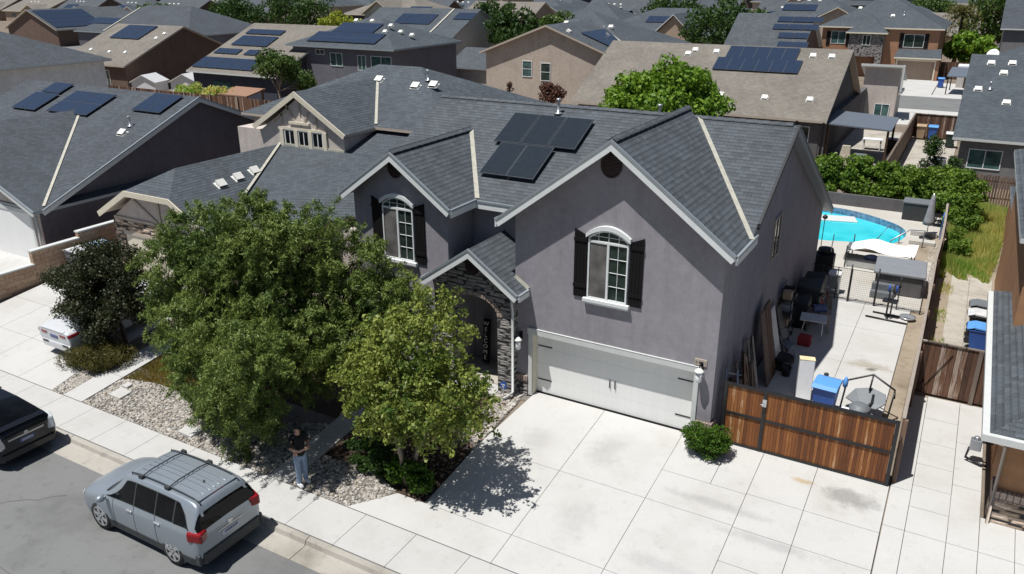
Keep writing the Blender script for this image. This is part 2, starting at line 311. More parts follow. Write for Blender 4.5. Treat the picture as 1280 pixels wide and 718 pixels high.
def inst(name, me, parent, o, u, v, n):           # a shared mesh set on a wall or roof: local x = u, y = v, z = n
    ob = bpy.data.objects.new(name, me); COL.objects.link(ob); ob.parent = parent
    o = V(o)-ORG.get(root(parent).name, V()) if parent else V(o); u, v, n = V(u).normalized(), V(v).normalized(), V(n).normalized()
    ob.matrix_local = Matrix(((u.x, v.x, n.x, o.x), (u.y, v.y, n.y, o.y), (u.z, v.z, n.z, o.z), (0, 0, 0, 1))); return ob
def slab(mb, pts, th=.12, mi=0, ms=1): return mb.prism(pts, (0, 0, -th), mi, ms)

# ------------------------------------------------------------------ foliage
def leafmesh(name, pts, nor, L, Wd, mat, droop=0.0, jitter=.8, seed=1, up=0.0):
    g = np.random.default_rng(seed); n = len(pts)
    d = nor*1.0+g.normal(size=(n, 3))*jitter; d[:, 2] += up; d /= np.linalg.norm(d, axis=1)[:, None]
    t = g.normal(size=(n, 3)); t[:, 2] -= droop*1.6; t -= d*np.sum(t*d, 1)[:, None]; t /= np.linalg.norm(t, axis=1)[:, None]+1e-9
    b = np.cross(d, t); l = L*(.6+.8*g.random(n))[:, None]; w = Wd*(.6+.8*g.random(n))[:, None]
    a0 = pts-t*l*.5; a1 = pts+b*w*.5+d*w*.12; a2 = pts+t*l*.5; a3 = pts-b*w*.5+d*w*.12
    co = np.stack([a0, a1, a2, a3], 1).reshape(-1, 3).astype(np.float32)
    me = bpy.data.meshes.new(name); me.vertices.add(4*n); me.loops.add(4*n); me.polygons.add(n)
    me.vertices.foreach_set('co', co.ravel()); me.loops.foreach_set('vertex_index', np.arange(4*n, dtype=np.int32))
    me.polygons.foreach_set('loop_start', np.arange(0, 4*n, 4, dtype=np.int32)); me.polygons.foreach_set('loop_total', np.full(n, 4, dtype=np.int32))
    me.materials.append(MATS[mat]); me.update(calc_edges=True); return me
def clumped(clumps, n, seed, shell=.55):
    g = np.random.default_rng(seed); c = np.array([k[:3] for k in clumps], float); r = np.array([k[3:6] if len(k) > 4 else (k[3],)*3 for k in clumps], float)
    w = (r.prod(1))**(2/3); idx = g.choice(len(c), n, p=w/w.sum())
    d = g.normal(size=(n, 3)); d /= np.linalg.norm(d, axis=1)[:, None]
    rad = (shell+(1-shell)*g.random(n)**.6)[:, None]*(.85+.3*g.random(n))[:, None]
    return c[idx]+d*r[idx]*rad, d
def subclumps(env, k, rmin, rmax, seed, fill=.65):
    g = np.random.default_rng(seed); out = []
    w = np.array([(e[3]*e[4]*e[5])**(2/3) for e in env]); w /= w.sum()
    while len(out) < k:
        e = env[g.choice(len(env), p=w)]; d = g.normal(size=3); d /= np.linalg.norm(d)
        rr = fill+(1-fill)*g.random(); p = np.array(e[:3])+d*np.array(e[3:6])*rr; r = rmin+(rmax-rmin)*g.random()
        out.append((*p, r*(.8+.5*g.random()), r*(.8+.5*g.random()), r*(.6+.4*g.random())))
    return out
def foliage_obj(name, me, parent=None):
    o = bpy.data.objects.new(name, me); COL.objects.link(o); o.parent = parent; return o
def tree(name, label, loc, env, k, n, L, Wd, mat, trunk_h, trunk_r, bark='bark', rmin=.35, rmax=.7, droop=.3, seed=1, group=None, cat='tree', fill=.65, stems=1, jitter=.8):
    t = thing(name, label, cat, loc, group); ORG[t.name] = V()
    cl = subclumps(env, k, rmin, rmax, seed, fill); pts, nor = clumped(cl, n, seed+1)
    foliage_obj('crown', leafmesh('crown', pts, nor, L, Wd, mat, droop, jitter, seed+2), t)
    m = MB(); g = random.Random(seed)
    for s_ in range(stems):
        bx, by = ((g.random()-.5)*.5, (g.random()-.5)*.5) if stems > 1 else (0, 0)
        top = V((bx*3+(g.random()-.5)*.3, by*3+(g.random()-.5)*.3, trunk_h))
        m.tube([(bx, by, -.15), (bx*1.4+.03, by*1.4, trunk_h*.45), top], [trunk_r*1.25, trunk_r*.9, trunk_r*.7], 9)
        for i in range(max(4, 9//stems)):
            c = cl[g.randrange(len(cl))]; e = V(c[:3]); mid = top.lerp(e, .5)+V(((g.random()-.5)*.4, (g.random()-.5)*.4, .1))
            m.tube([top-V((0, 0, .12)), mid, e], [trunk_r*.5, trunk_r*.3, trunk_r*.1], 6)
    m.build('trunk', bark, t); return t
# ------------------------------------------------------------------ ground, street, paving
m = MB(); prof = [(-300, -1.04), (-8.22, -1.04), (-7.66, -.93), (-6.2, -.84), (0, -.07), (900, -.07)]
for (y0, z0), (y1, z1) in zip(prof[:-2], prof[1:-1]): m.poly([(-900, y0, z0), (900, y0, z0), (900, y1, z1), (-900, y1, z1)])
gq = lambda a, b, c, d, z=-.07: m.poly([(a, c, z), (b, c, z), (b, d, z), (a, d, z)])
gq(-900, 900, 0, 19); gq(-900, -.5, 19, 27); gq(9, 900, 19, 27); gq(-900, 900, 27, 900); gq(-.5, 9, 19, 27, -1.3)      # the pool is dug out of the sheet
for a, b in (((-.5, 19), (9, 19)), ((9, 19), (9, 27)), ((9, 27), (-.5, 27)), ((-.5, 27), (-.5, 19))): m.poly([(*a, -.07), (*b, -.07), (*b, -1.3), (*a, -1.3)])
struct('ground', m, 'dirt')
m = MB(); m.poly([(-120, -26, -.99), (60, -26, -.99), (60, -8.2, -.965), (-120, -8.2, -.965)])
gr = random.Random(4)
for (xa, ya, xb, yb) in ((-12.6, -12.6, -8.9, -9.2), (-8.2, -12.9, -5.0, -10.6), (-15, -11.5, -3, -11.9)):        # cracks in the asphalt
    q = [(xa+(xb-xa)*t/14+gr.uniform(-.07, .07), ya+(yb-ya)*t/14+gr.uniform(-.07, .07)) for t in range(15)]
    for a, b in zip(q, q[1:]): m.add([(a[0], a[1]-.008, -.958), (b[0], b[1]-.008, -.958), (b[0], b[1]+.008, -.958), (a[0], a[1]+.008, -.958)], [[0, 1, 2, 3]], 1)
struct('street', m, ['asphalt', 'gap'])
m = MB(); x = -60.0
while x < 24:
    x1 = x+3.05; p = [(-8.2, -.955), (-7.72, -.94), (-7.67, -.915), (-7.63, -.81), (-7.6, -.79), (-7.49, -.784), (-7.49, -1.0), (-8.2, -1.0)]
    m.prism([(x+.012, y, z) for y, z in p], (x1-x-.02, 0, 0)); x = x1
struct('kerb', m, 'curb_concrete')
GAP = .0065
def pslab(m, pts, zoff=0.0, th=.1):                   # a cast slab following the slope
    c = V((sum(p[0] for p in pts)/len(pts), sum(p[1] for p in pts)/len(pts), 0)); q = []
    for x, y in pts:
        x2 = x+(GAP if x < c.x else -GAP); y2 = y+(GAP if y < c.y else -GAP); q.append((x2, y2, gz(y2 if y2 > -7.5 else -7.45)+zoff))
    m.prism(q, (0, 0, -th))
def rect(m, x0, x1, y0, y1, zoff=0.0): pslab(m, [(x0, y0), (x1, y0), (x1, y1), (x0, y1)], zoff)
def slabbed(m, xs, ys):
    for a, b in zip(xs, xs[1:]):
        for c, d in zip(ys, ys[1:]): rect(m, a, b, c, d)
m = MB(); x = -59.5
while x < 22: rect(m, x, x+1.53, -7.46, -6.22); x += 1.53
struct('sidewalk', m, 'walk_concrete')
m = MB()
pslab(m, [(-.28, -2.72), (2.23, -2.72), (2.23, .2), (-.02, .2)]); rect(m, -.28, 2.23, -5.24, -2.72)
slabbed(m, [2.23, 4.6], [-5.24, -2.72, .2]); rect(m, 4.6, 6.77, -5.24, -2.72); rect(m, 4.6, 5.87, -1.55, .2) ; rect(m, 5.87, 6.77, -1.55, .3); rect(m, 4.6, 6.77, -2.72, -1.55)
slabbed(m, [6.77, 8.12, 9.8], [-5.24, -3.9, -2.76, -1.52, .3])
pslab(m, [(-2.0, -6.2), (2.23, -6.2), (2.23, -5.24), (-1.12, -5.24)]); slabbed(m, [2.23, 4.6, 6.77, 8.12, 9.8], [-6.2, -5.24])
struct('driveway', m, 'concrete')
m = MB(); m.poly([(-2.0, -6.2, gz(-6.2)-.05), (9.82, -6.2, gz(-6.2)-.05), (9.82, .3, -.05), (-.2, .3, -.05), (-.28, -5.2, gz(-5.2)-.05), (-1.1, -5.24, gz(-5.24)-.05)])
struct('driveway_joint_bed', m, 'gap')
m = MB(); slabbed(m, [9.82, 10.29], [-6.2, -1.2, .3, 2.8, 5.6]); slabbed(m, [10.29, 11.14], [-6.2, -4.6, -2.9, -1.2, -.3, .62, 1.7, 2.9, 4.3, 5.7]); slabbed(m, [11.14, 11.77], [-6.2, -3.5, -1.2, 1.1, 3.3, 5.7])
slabbed(m, [11.77, 12.47, 14.2, 16.8, 19.2], [-6.2, -3.4, -1.2, -.02])
struct('neighbour_driveway', m, 'concrete')
m = MB()                                                # side patio behind the gate and pool deck
slabbed(m, [5.4, 7.66, 9.24], [.3, 3.6, 6.9, 10.0, 12.6]); struct('side_patio', m, 'concrete')
# left neighbour: driveway, walk, lawn; our walk
m = MB(); slabbed(m, [-22.3, -20.3, -18.3, -16.2], [-6.2, -4.4, -2.6, -.8, .9]); pslab(m, [(-16.2, -4.4), (-14.7, -4.4), (-14.7, .9), (-16.2, .9)]); pslab(m, [(-16.2, -6.2), (-14.32, -6.2), (-14.7, -4.4), (-16.2, -4.4)])
slabbed(m, [-36.5, -34, -31.5, -29, -26.5, -22.9], [-6.2, -4.2, -2.1, 0]); struct('left_driveways', m, 'concrete')
m = MB(); slabbed(m, [-13.72, -12.78], [-6.2, -4.7, -3.2, -1.7, -.2, 1.3]); slabbed(m, [-4.72, -3.97], [-6.2, -4.25, -2.3, -.5]); slabbed(m, [-4.72, -2.8, -1.1], [-.5, .9]); struct('path', m, 'walk_concrete')
# planting beds
def bed(pts, dz=-.045): return [(x, y, gz(y)+dz) for x, y in pts]
m = MB(); m.poly(bed([(-12.78, -6.2), (-4.72, -6.2), (-4.72, -3.4), (-7.6, -3.4), (-7.6, -4.0), (-12.78, -4.0)])); m.poly(bed([(-14.32, -6.2), (-13.72, -6.2), (-13.72, -4.6), (-14.7, -4.4)], -.05)); m.poly(bed([(-3.97, -6.2), (-2.0, -6.2), (-1.1, -5.24), (-2.4, -4.7), (-3.97, -4.9)]))
m.poly(bed([(-1.1, -3), (-.26, -3), (-.26, -.3), (-1.1, -.3)], -.05)); m.poly(bed([(-1.1, -.3), (-.05, -.3), (-.05, .1), (-1.1, .1)], -.052)); struct('gravel_bed', m, 'gravel_base')
m = MB(); m.poly(bed([(-3.97, -4.9), (-2.4, -4.7), (-1.1, -5.24), (-.26, -5.2), (-.26, -3), (-1.1, -3), (-1.1, -.5), (-3.97, -.5)], -.05)); m.poly(bed([(-12.78, -4.0), (-4.72, -4.0), (-4.72, 0), (-12.78, 0)], -.06)); m.poly(bed([(-14.7, -4.4), (-13.72, -4.6), (-13.72, 1), (-14.7, 1)], -.06)); struct('mulch_bed', m, 'mulch_base')
# back yard, pool deck with a hole, pool
POOL = [(1.0, 25.2), (2.6, 26.2), (4.0, 26.35), (5.35, 26.1), (6.7, 25.3), (7.75, 24.3), (8.15, 23.2), (8.1, 22.1), (7.7, 21.0), (6.95, 20.4), (5.9, 20.35), (4.9, 20.05), (3.4, 19.9), (1.4, 20.6), (.4, 22.6)]
def smooth_loop(p, n=6):
    out = []
    for i in range(len(p)):
        a, b, c, d = (V((*p[(i+k) % len(p)], 0)) for k in (-1, 0, 1, 2))
        for j in range(n):
            t = j/n; q = .5*((2*b)+(c-a)*t+(2*a-5*b+4*c-d)*t*t+(3*b-a-3*c+d)*t**3); out.append((q.x, q.y))
    return out
PL = smooth_loop(POOL)
m = MB(); n = len(PL); cx, cy = 4.5, 23.0
def outer(x, y):                                         # radial projection on the deck rectangle
    dx, dy = x-cx, y-cy; k = min((9.55-cx)/dx if dx > 1e-6 else 1e9, (-2.0-cx)/dx if dx < -1e-6 else 1e9, (27.6-cy)/dy if dy > 1e-6 else 1e9, (12.65-cy)/dy if dy < -1e-6 else 1e9)
    return cx+dx*k, cy+dy*k
ring = sorted(PL+[], key=lambda p: 0) ; ang = [(math.atan2(y-cy, x-cx), (x, y)) for x, y in PL]
corners = [(9.55, 27.6), (-2, 27.6), (-2, 12.65), (9.55, 12.65)]
for i in range(n):
    a, b = PL[i], PL[(i+1) % n]; A, B = outer(*a), outer(*b); pts = [(*a, -.02), (*b, -.02), (*B, -.02)]
    ta, tb = math.atan2(a[1]-cy, a[0]-cx), math.atan2(b[1]-cy, b[0]-cx)
    for c in corners:
        tc = math.atan2(c[1]-cy, c[0]-cx); d1 = (ta-tc+math.pi) % (2*math.pi)-math.pi; d2 = (tb-tc+math.pi) % (2*math.pi)-math.pi
        if d1*d2 < 0 and abs(d1)+abs(d2) < 1.5: pts.append((*c, -.02))
    m.poly(pts+[(*A, -.02)])
struct('pool_deck', m, 'deck')
m = MB()
for i in range(n):
    a, b = PL[i], PL[(i+1) % n]; m.poly([(*a, -.02), (*b, -.02), (*b, -.62), (*a, -.62)], 0)
struct('pool_wall', m, 'pool_tile')
m = MB(); m.poly([(*p, -.36) for p in PL]); struct('pool_water', m, 'pool_water')
m = MB(); m.obox((4.3, 25.2, -.335), (1.3, .35, 0), (-.15, .5, 0), (0, 0, .03)); m.obox((3.2, 24.9, -.34), (.8, .2, 0), (-.1, .4, 0), (0, 0, .03)); struct('pool_shelf', m, 'pale_trim', .03)
m = MB(); m.box(8.4, 9.5, 21.4, 21.9, -.02, .16); m.box(8.35, 9.5, 22.9, 23.4, -.02, .22); struct('deck_step', m, 'deck', .02)
m = MB()
for a, b, c, d in ((9.26, 9.72, .5, 6), (9.26, 9.72, 6, 12.6), (9.4, 9.72, 12.6, 19)): m.poly([(a, c, -.04), (b, c, -.04), (b, d, -.04), (a, d, -.04)])
m.poly([(8.6, 19, -.014), (9.7, 19, -.014), (9.7, 23, -.014), (9.0, 23, -.014)]); struct('side_soil_strip', m, 'soil')
# right neighbour's back yard
m = MB(); slabbed(m, [10.4, 11.05, 11.85], [6.1, 8.2, 10.6, 13.0, 15.4, 17.7]); struct('neighbour_path', m, 'old_concrete')
m = MB(); m.poly([(9.85, 5.7, -.05), (12.4, 5.7, -.05), (13.4, 31, -.05), (9.85, 31, -.05)]); struct('neighbour_yard', m, 'soil')
# the street behind, its pavements and driveways
m = MB(); m.poly([(-500, 65.2, -.03), (80, 65.2, -.03), (80, 74.6, -.03), (-500, 74.6, -.03)]); struct('back_street', m, 'asphalt')
m = MB(); m.box(-500, 80, 63, 65.2, -.05, .02); m.box(-500, 80, 74.6, 76.4, -.05, .02)
struct('back_sidewalk', m, 'concrete')
m = MB(); slabbed(m, [-1.2, 2.4, 5.8], [76.5, 82, 90.9]); rect(m, 5.9, 8.6, 76.5, 88); slabbed(m, [1.0, 4.4, 8.6], [56, 63]); struct('back_driveway', m, 'concrete')
m = MB(); m.poly([(6.2, 31, -.03), (9.3, 31, -.03), (9.3, 50.4, -.03), (6.2, 50.4, -.03)]); m.poly([(1.8, 37, -.034), (6.1, 37, -.034), (6.1, 52, -.034), (1.8, 52, -.034)]); struct('back_patio', m, 'old_concrete')
for k, (yy, zz) in enumerate(((150, 0), (236, 0), (322, 0))):
    m = MB(); m.poly([(-600, yy-5, -.03), (140, yy-5, -.03), (140, yy+5, -.03), (-600, yy+5, -.03)]); struct('far_street', m, 'asphalt')

# pebbles, mulch, grass (nobody could count them)
ICO = None
def pebbles(name, areas, count, r0, r1, mat, flat=.6, seed=3):
    g = random.Random(seed); tot = sum(abs(a[4]) for a in areas)
    base = [(0,0,1),(.894,0,.447),(.276,.851,.447),(-.724,.526,.447),(-.724,-.526,.447),(.276,-.851,.447),(.724,.526,-.447),(-.276,.851,-.447),(-.894,0,-.447),(-.276,-.851,-.447),(.724,-.526,-.447),(0,0,-1)]
    fs = [(0,1,2),(0,2,3),(0,3,4),(0,4,5),(0,5,1),(1,6,2),(2,7,3),(3,8,4),(4,9,5),(5,10,1),(1,10,6),(2,6,7),(3,7,8),(4,8,9),(5,9,10)]
    vs, F = [], []
    for (x0, x1, y0, y1, a, test) in areas:
        for _ in range(int(count*a/tot)):
            x, y = g.uniform(x0, x1), g.uniform(y0, y1)
            if test and not test(x, y): continue
            r = g.uniform(r0, r1)*(1.6 if g.random() < .06 else 1); t = g.random()*6.28; e = g.uniform(.65, 1); o = len(vs); c, s_ = math.cos(t), math.sin(t)
            for bx, by, bz in base:
                k = g.uniform(.85, 1.12); px, py = bx*r*k, by*r*e*k; vs.append((x+px*c-py*s_, y+px*s_+py*c, gz(y)-.03+bz*r*flat*k))
            F += [tuple(o+i for i in f) for f in fs]
    me = bpy.data.meshes.new(name); me.from_pydata(vs, [], F); me.materials.append(MATS[mat]); me.polygons.foreach_set('use_smooth', [True]*len(F))
    o = bpy.data.objects.new(name, me); COL.objects.link(o); return tag(o, kind='stuff')
def lawn_edge(x): return -4.72+.28*math.sin((x+12.7)*.9)-(max(0, x+9.2))*.35 if x < -8.2 else -4.95+(x+8.2)*.35
pebbles('river_rock', [(-12.74, -4.75, -6.18, -3.5, 17, lambda x, y: y < lawn_edge(x)), (-14.6, -13.75, -6.18, -4.5, 1.6, lambda x, y: x > -14.32-(y+6.2)*.21), (-3.94, -1.2, -6.18, -4.75, 2.6, lambda x, y: y > -6.2+max(0, (x+2.0))*1.05+.02 and y < -4.85-.12*(x+3.9)), (-1.08, -.3, -2.6, .05, 2.4, None), (9.3, 9.7, 16, 22, 1.2, None)], 12500, .022, .058, 'pebble', .6)
pebbles('bark_mulch', [(-3.9, -.3, -5.15, -.6, 8, lambda x, y: y > -5.1+.35*abs(x+1.2) or x > -1.2)], 2600, .02, .06, 'bark_chip', .4, 5)
for k, (x, y, a, b, lb) in enumerate(((-12.0, -5.35, .3, .22, 'flat pale stepping stone in the pebbles nearest the left walk'), (-12.2, -4.95, .14, .12, 'smallest flat pale stone in the pebbles by the lawn edge'), (-8.3, -5.75, .32, .2, 'flat pale stepping stone in the pebbles by the big tree shade'))):
    m = MB(); m.prism([(x-a, y-b, gz(y-b)+.04), (x+a*.9, y-b*1.1, gz(y-b)+.04), (x+a, y+b*.8, gz(y+b)+.04), (x-a*.85, y+b, gz(y+b)+.04)], (0, 0, -.1)); tag(m.build('stepping_stone', 'walk_concrete', None, .012), lb, 'stone', 'stepping stones in the pebbles')
def blades(name, x0, x1, y0, y1, n, h, mat, seed, test=None, w=.012, lean=.5):
    g = np.random.default_rng(seed); x = g.uniform(x0, x1, n); y = g.uniform(y0, y1, n)
    if test is not None: k = np.array([test(a, b) for a, b in zip(x, y)]); x, y = x[k], y[k]
    n = len(x); z = np.array([gz(b) for b in y])-.05; hh = h*(.5+.8*g.random(n))*(.6+.8*np.clip(.5+.5*np.sin(x*1.7+y*.9)+.35*np.sin(y*2.3-x), 0, 1)); a = g.random(n)*6.28; l = lean*hh*g.random(n); b = g.random(n)*6.28
    p0 = np.stack([x-np.cos(a)*w, y-np.sin(a)*w, z], 1); p1 = np.stack([x+np.cos(a)*w, y+np.sin(a)*w, z], 1); p2 = np.stack([x+np.cos(b)*l, y+np.sin(b)*l, z+hh], 1)
    co = np.stack([p0, p1, p2], 1).reshape(-1, 3).astype(np.float32); me = bpy.data.meshes.new(name); me.vertices.add(3*n); me.loops.add(3*n); me.polygons.add(n)
    me.vertices.foreach_set('co', co.ravel()); me.loops.foreach_set('vertex_index', np.arange(3*n, dtype=np.int32)); me.polygons.foreach_set('loop_start', np.arange(0, 3*n, 3, dtype=np.int32)); me.polygons.foreach_set('loop_total', np.full(n, 3, dtype=np.int32))
    me.materials.append(MATS[mat]); me.update(calc_edges=True); o = bpy.data.objects.new(name, me); COL.objects.link(o); return tag(o, kind='stuff')
blades('grass', -12.76, -6.5, -5.2, -1.0, 60000, .06, 'lawn_leaf', 4, lambda x, y: y > lawn_edge(x) and x < -7.6, .014)
blades('weeds', 9.95, 12.9, 17.2, 29.6, 42000, .45, 'weed_leaf', 5, lambda x, y: x < 11.7+(y-17)*.075 and (y > 18.2 or math.sin(x*7+y*3) > .2), .02)
blades('weeds', 10.0, 10.5, 7, 17, 900, .16, 'weed_leaf', 6, lambda x, y: math.sin(y*2.1) > .3, .02)
# ------------------------------------------------------------------ shared house parts
PANEL = None
def panel_mesh(mat, w=1.02, h=1.66):
    m = MB(); m.box(0, w, 0, h, 0, .035, 1); m.poly([(.022, .022, .038), (w-.022, .022, .038), (w-.022, h-.022, .038), (.022, h-.022, .038)], 0); return m.mesh('solar_panel', [mat, 'panel_rim'])
P_BLACK = panel_mesh('solar_black', .94, 1.57); P_BLUE = panel_mesh('solar_blue', 1.03, 1.67); P_BLUE_L = panel_mesh('solar_blue', 1.66, 1.02)
def vent_mesh():
    m = MB(); m.box(-.24, .24, -.2, .2, 0, .02, 0); m.prism([(-.2, -.16, .02), (.2, -.16, .02), (.2, .16, .1), (-.2, .16, .1)], (0, 0, .09), 0); m.box(-.17, .17, -.175, -.162, .03, .09, 1); return m.mesh('roof_vent', ['vent_white', 'black'])
def pipe_mesh():
    m = MB(); m.lathe([(.16, 0), (.1, .05), (.045, .06), (.045, .42), (.075, .43), (.075, .5)], (0, 0, 0), 10); return m.mesh('vent_pipe', ['alu'])
VENT = vent_mesh(); PIPE = pipe_mesh()
def on_roof(name, me, parent, p, n, up=(0, 0, 1), upright=False):
    n = V(n).normalized(); u = V((0, 0, 1)).cross(n).normalized(); v = n.cross(u)
    if upright: return inst(name, me, parent, p, u, V((0, 0, 1)).cross(u), (0, 0, 1))
    return inst(name, me, parent, p, u, v, n)
def panels(parent, o, n, cols, rows, me, dw=1.045, dh=1.69, lift=.09, skip=()):      # o = lower left corner on the roof plane
    n = V(n).normalized(); u = V((0, 0, 1)).cross(n).normalized(); v = n.cross(u); o = V(o)+n*lift
    for r in range(rows):
        for c in range(cols):
            if (c, r) not in skip: inst('solar_panel', me, parent, o+u*(c*dw)+v*(r*dh), u, v, n)
WIN = {}
def window_mesh(w, h, glass='window_glass', frame='white_trim', mull=1, bars=False, fw=.05):
    k = (w, h, glass, frame, mull, bars)
    if k in WIN: return WIN[k]
    m = MB()
    m.box(-w/2, w/2, 0, fw, .003, .05); m.box(-w/2, w/2, h-fw, h, .003, .05); m.box(-w/2, -w/2+fw, fw, h-fw, .003, .05); m.box(w/2-fw, w/2, fw, h-fw, .003, .05)
    if mull == 1: m.box(-fw*.45, fw*.45, fw, h-fw, .003, .042)
    if mull == 2: m.box(-w/2+fw, w/2-fw, h*.48, h*.48+fw*.8, .003, .042)
    f = m.mesh('window', [frame]); p = MB(); p.poly([(-w/2+.01, .01, .015), (w/2-.01, .01, .015), (w/2-.01, h-.01, .015), (-w/2+.01, h-.01, .015)])
    if bars:
        b = MB()
        for i in range(1, 4): b.box(-w/2+fw, w/2-fw, h*i/4-.008, h*i/4+.008, .018, .026)
        p2 = b
    WIN[k] = (f, p.mesh('pane', [glass])); return WIN[k]
def window(parent, o, n, w, h, **kw):                 # o = middle of the sill on the wall
    f, p = window_mesh(w, h, **kw); n = V(n); u = V((0, 0, 1)).cross(n).normalized(); wo = inst('window', f, parent, o, u, (0, 0, 1), n)
    po = bpy.data.objects.new('pane', p); COL.objects.link(po); po.parent = wo; return wo
def hip(m, x0, x1, y0, y1, z, p, th=.12):             # hip roof over an eave rectangle; returns ridge height
    if x1-x0 >= y1-y0:
        h = (y1-y0)/2; zr = z+h*p; yc = (y0+y1)/2; a, b = (x0+h, yc, zr), (x1-h, yc, zr)
        slab(m, [(x0, y0, z), (x1, y0, z), b, a], th); slab(m, [(x1, y1, z), (x0, y1, z), a, b], th); slab(m, [(x1, y0, z), (x1, y1, z), b], th); slab(m, [(x0, y1, z), (x0, y0, z), a], th)
    else:
        h = (x1-x0)/2; zr = z+h*p; xc = (x0+x1)/2; a, b = (xc, y0+h, zr), (xc, y1-h, zr)
        slab(m, [(x0, y0, z), (x1, y0, z), a], th); slab(m, [(x1, y1, z), (x0, y1, z), b], th); slab(m, [(x1, y0, z), (x1, y1, z), b, a], th); slab(m, [(x0, y1, z), (x0, y0, z), a, b], th)
    return zr
def gable_x(m, x0, x1, y0, y1, z, p, yr=None, th=.12):     # ridge along x
    yr = (y0+y1)/2 if yr is None else yr; zr = z+(yr-y0)*p; zb = zr-(y1-yr)*p
    slab(m, [(x0, y0, z), (x1, y0, z), (x1, yr, zr), (x0, yr, zr)], th); slab(m, [(x1, y1, zb), (x0, y1, zb), (x0, yr, zr), (x1, yr, zr)], th); return zr
def gable_y(m, x0, x1, y0, y1, z, p, th=.12, y1b=None):
    xc = (x0+x1)/2; zr = z+(x1-x0)/2*p
    slab(m, [(x0, y1, z), (x0, y0, z), (xc, y0, zr), (xc, y1, zr)], th); slab(m, [(x1, y0, z), (x1, y1, z), (xc, y1, zr), (xc, y0, zr)], th); return zr
def gwall_y(m, x0, x1, y0, y1, z0, ze, zr):          # gable-fronted block, ridge along y
    xc = (x0+x1)/2; m.prism([(x0, y0, z0), (x1, y0, z0), (x1, y0, ze), (xc, y0, zr), (x0, y0, ze)], (0, y1-y0, 0))
def gwall_x(m, x0, x1, y0, y1, z0, ze, zr, yr=None, zb=None):
    yr = (y0+y1)/2 if yr is None else yr; m.prism([(x0, y0, z0), (x0, y1, z0), (x0, y1, ze if zb is None else zb), (x0, yr, zr), (x0, y0, ze)], (x1-x0, 0, 0))

# ------------------------------------------------------------------ the grey house in the middle
H = thing('grey_house', 'two storey grey stucco house with black shutters, a white garage door and five black panels', 'house', (2.3, 3, 0))
GX0, GX1, ZE, OV = -.62, 5.33, 5.47, .36               # garage wing walls, eave height, overhang
PK = (2.32, 7.94); SG = .75
m = MB(); T = .36                                       # the garage wing front with its opening
def gtop(x): return PK[1]-.16-SG*abs(x-PK[0])
m.prism([(GX0, 0, 0), (-.04, 0, 0), (-.04, 0, gtop(-.04)), (GX0, 0, gtop(GX0))], (0, T, 0))
m.prism([(4.8, 0, -.02), (GX1, 0, -.02), (GX1, 0, gtop(GX1)), (4.8, 0, gtop(4.8))], (0, T, 0))
m.prism([(-.04, 0, 2.0), (4.8, 0, 2.0), (4.8, 0, gtop(4.8)), (PK[0], 0, gtop(PK[0])), (-.04, 0, gtop(-.04))], (0, T, 0))
m.box(GX0, GX1-.01, T, 4.6, 0, 5.3)                     # body of the wing
m.prism([(GX1-.3, T, -.02), (GX1-.3, 14.9, -.02), (GX1-.3, 14.9, 2.83), (GX1-.3, 5.55, 7.5), (GX1-.3, 1.05, 5.26), (GX1-.3, T, 5.25)], (.3, 0, 0))   # right gable wall
m.box(-6.42, GX1-.3, 4.6, 14.9, 0, 2.6)                # rear ground floor
LX0, LX1, LPK = -6.42, -2.92, (-4.63, 6.93)
m.prism([(LX0, 0, 0), (LX1, 0, 0), (LX1, 0, 5.45), (LPK[0], 0, 6.75), (LX0, 0, 5.45)], (0, 4.6, 0))       # left gable wing
m.box(LX1, GX0, 1.45, 4.6, 0, 5.4)                    # recessed middle
m.prism([(LX0+.01, 1.1, 5.2), (LX0+.01, 10, 5.2), (LX0+.01, 5.55, 7.45)], (.3, 0, 0))
m.box(LX0, LX0+.3, 4.6, 10, 0, 5.2)
wall = m.build('wall', 'grey_stucco', H)
# roofs
m = MB(); p5 = .5; yE = .92; yR = 4.68; zR = ZE+(yR-yE)*p5+.47-.02   # main ridge
zM = 7.67; pm = .5; yR = 5.55
main_e = lambda y: zM-pm*(yR-y)
yl = .85; zl = main_e(yl)
slab(m, [(-6.75, 1.05, main_e(1.05)), (5.63, 1.05, main_e(1.05)), (5.63, yR, zM), (-6.75, yR, zM)], .14)
slab(m, [(5.63, 15.23, zM-.5*9.68), (-6.75, 15.23, zM-.5*9.68), (-6.75, yR, zM), (5.63, yR, zM)], .14)
ge = lambda x: PK[1]-SG*abs(x-PK[0])
xl, xr = -1.03, 5.64
slab(m, [(xr, -OV, ge(xr)), (xr, 1.2, ge(xr)), (PK[0]+.2, 5.5, ge(PK[0]+.2)), (PK[0], 5.7, PK[1]), (PK[0], -OV, PK[1])], .14)
slab(m, [(xl, 1.3, ge(xl)), (xl, -OV, ge(xl)), (PK[0], -OV, PK[1]), (PK[0], 5.7, PK[1]), (PK[0]-.2, 5.5, ge(PK[0]-.2))], .14)
le = lambda x: LPK[1]-.72*abs(x-LPK[0])
slab(m, [(-2.58, -OV, le(-2.58)), (-2.58, 1.25, le(-2.58)), (LPK[0], 4.25, LPK[1]), (LPK[0], -OV, LPK[1])], .14)
slab(m, [(-6.68, 1.3, le(-6.68)), (-6.68, -OV, le(-6.68)), (LPK[0], -OV, LPK[1]), (LPK[0], 4.25, LPK[1])], .14)
m.build('roof', ['grey_shingle', 'drip'], H)
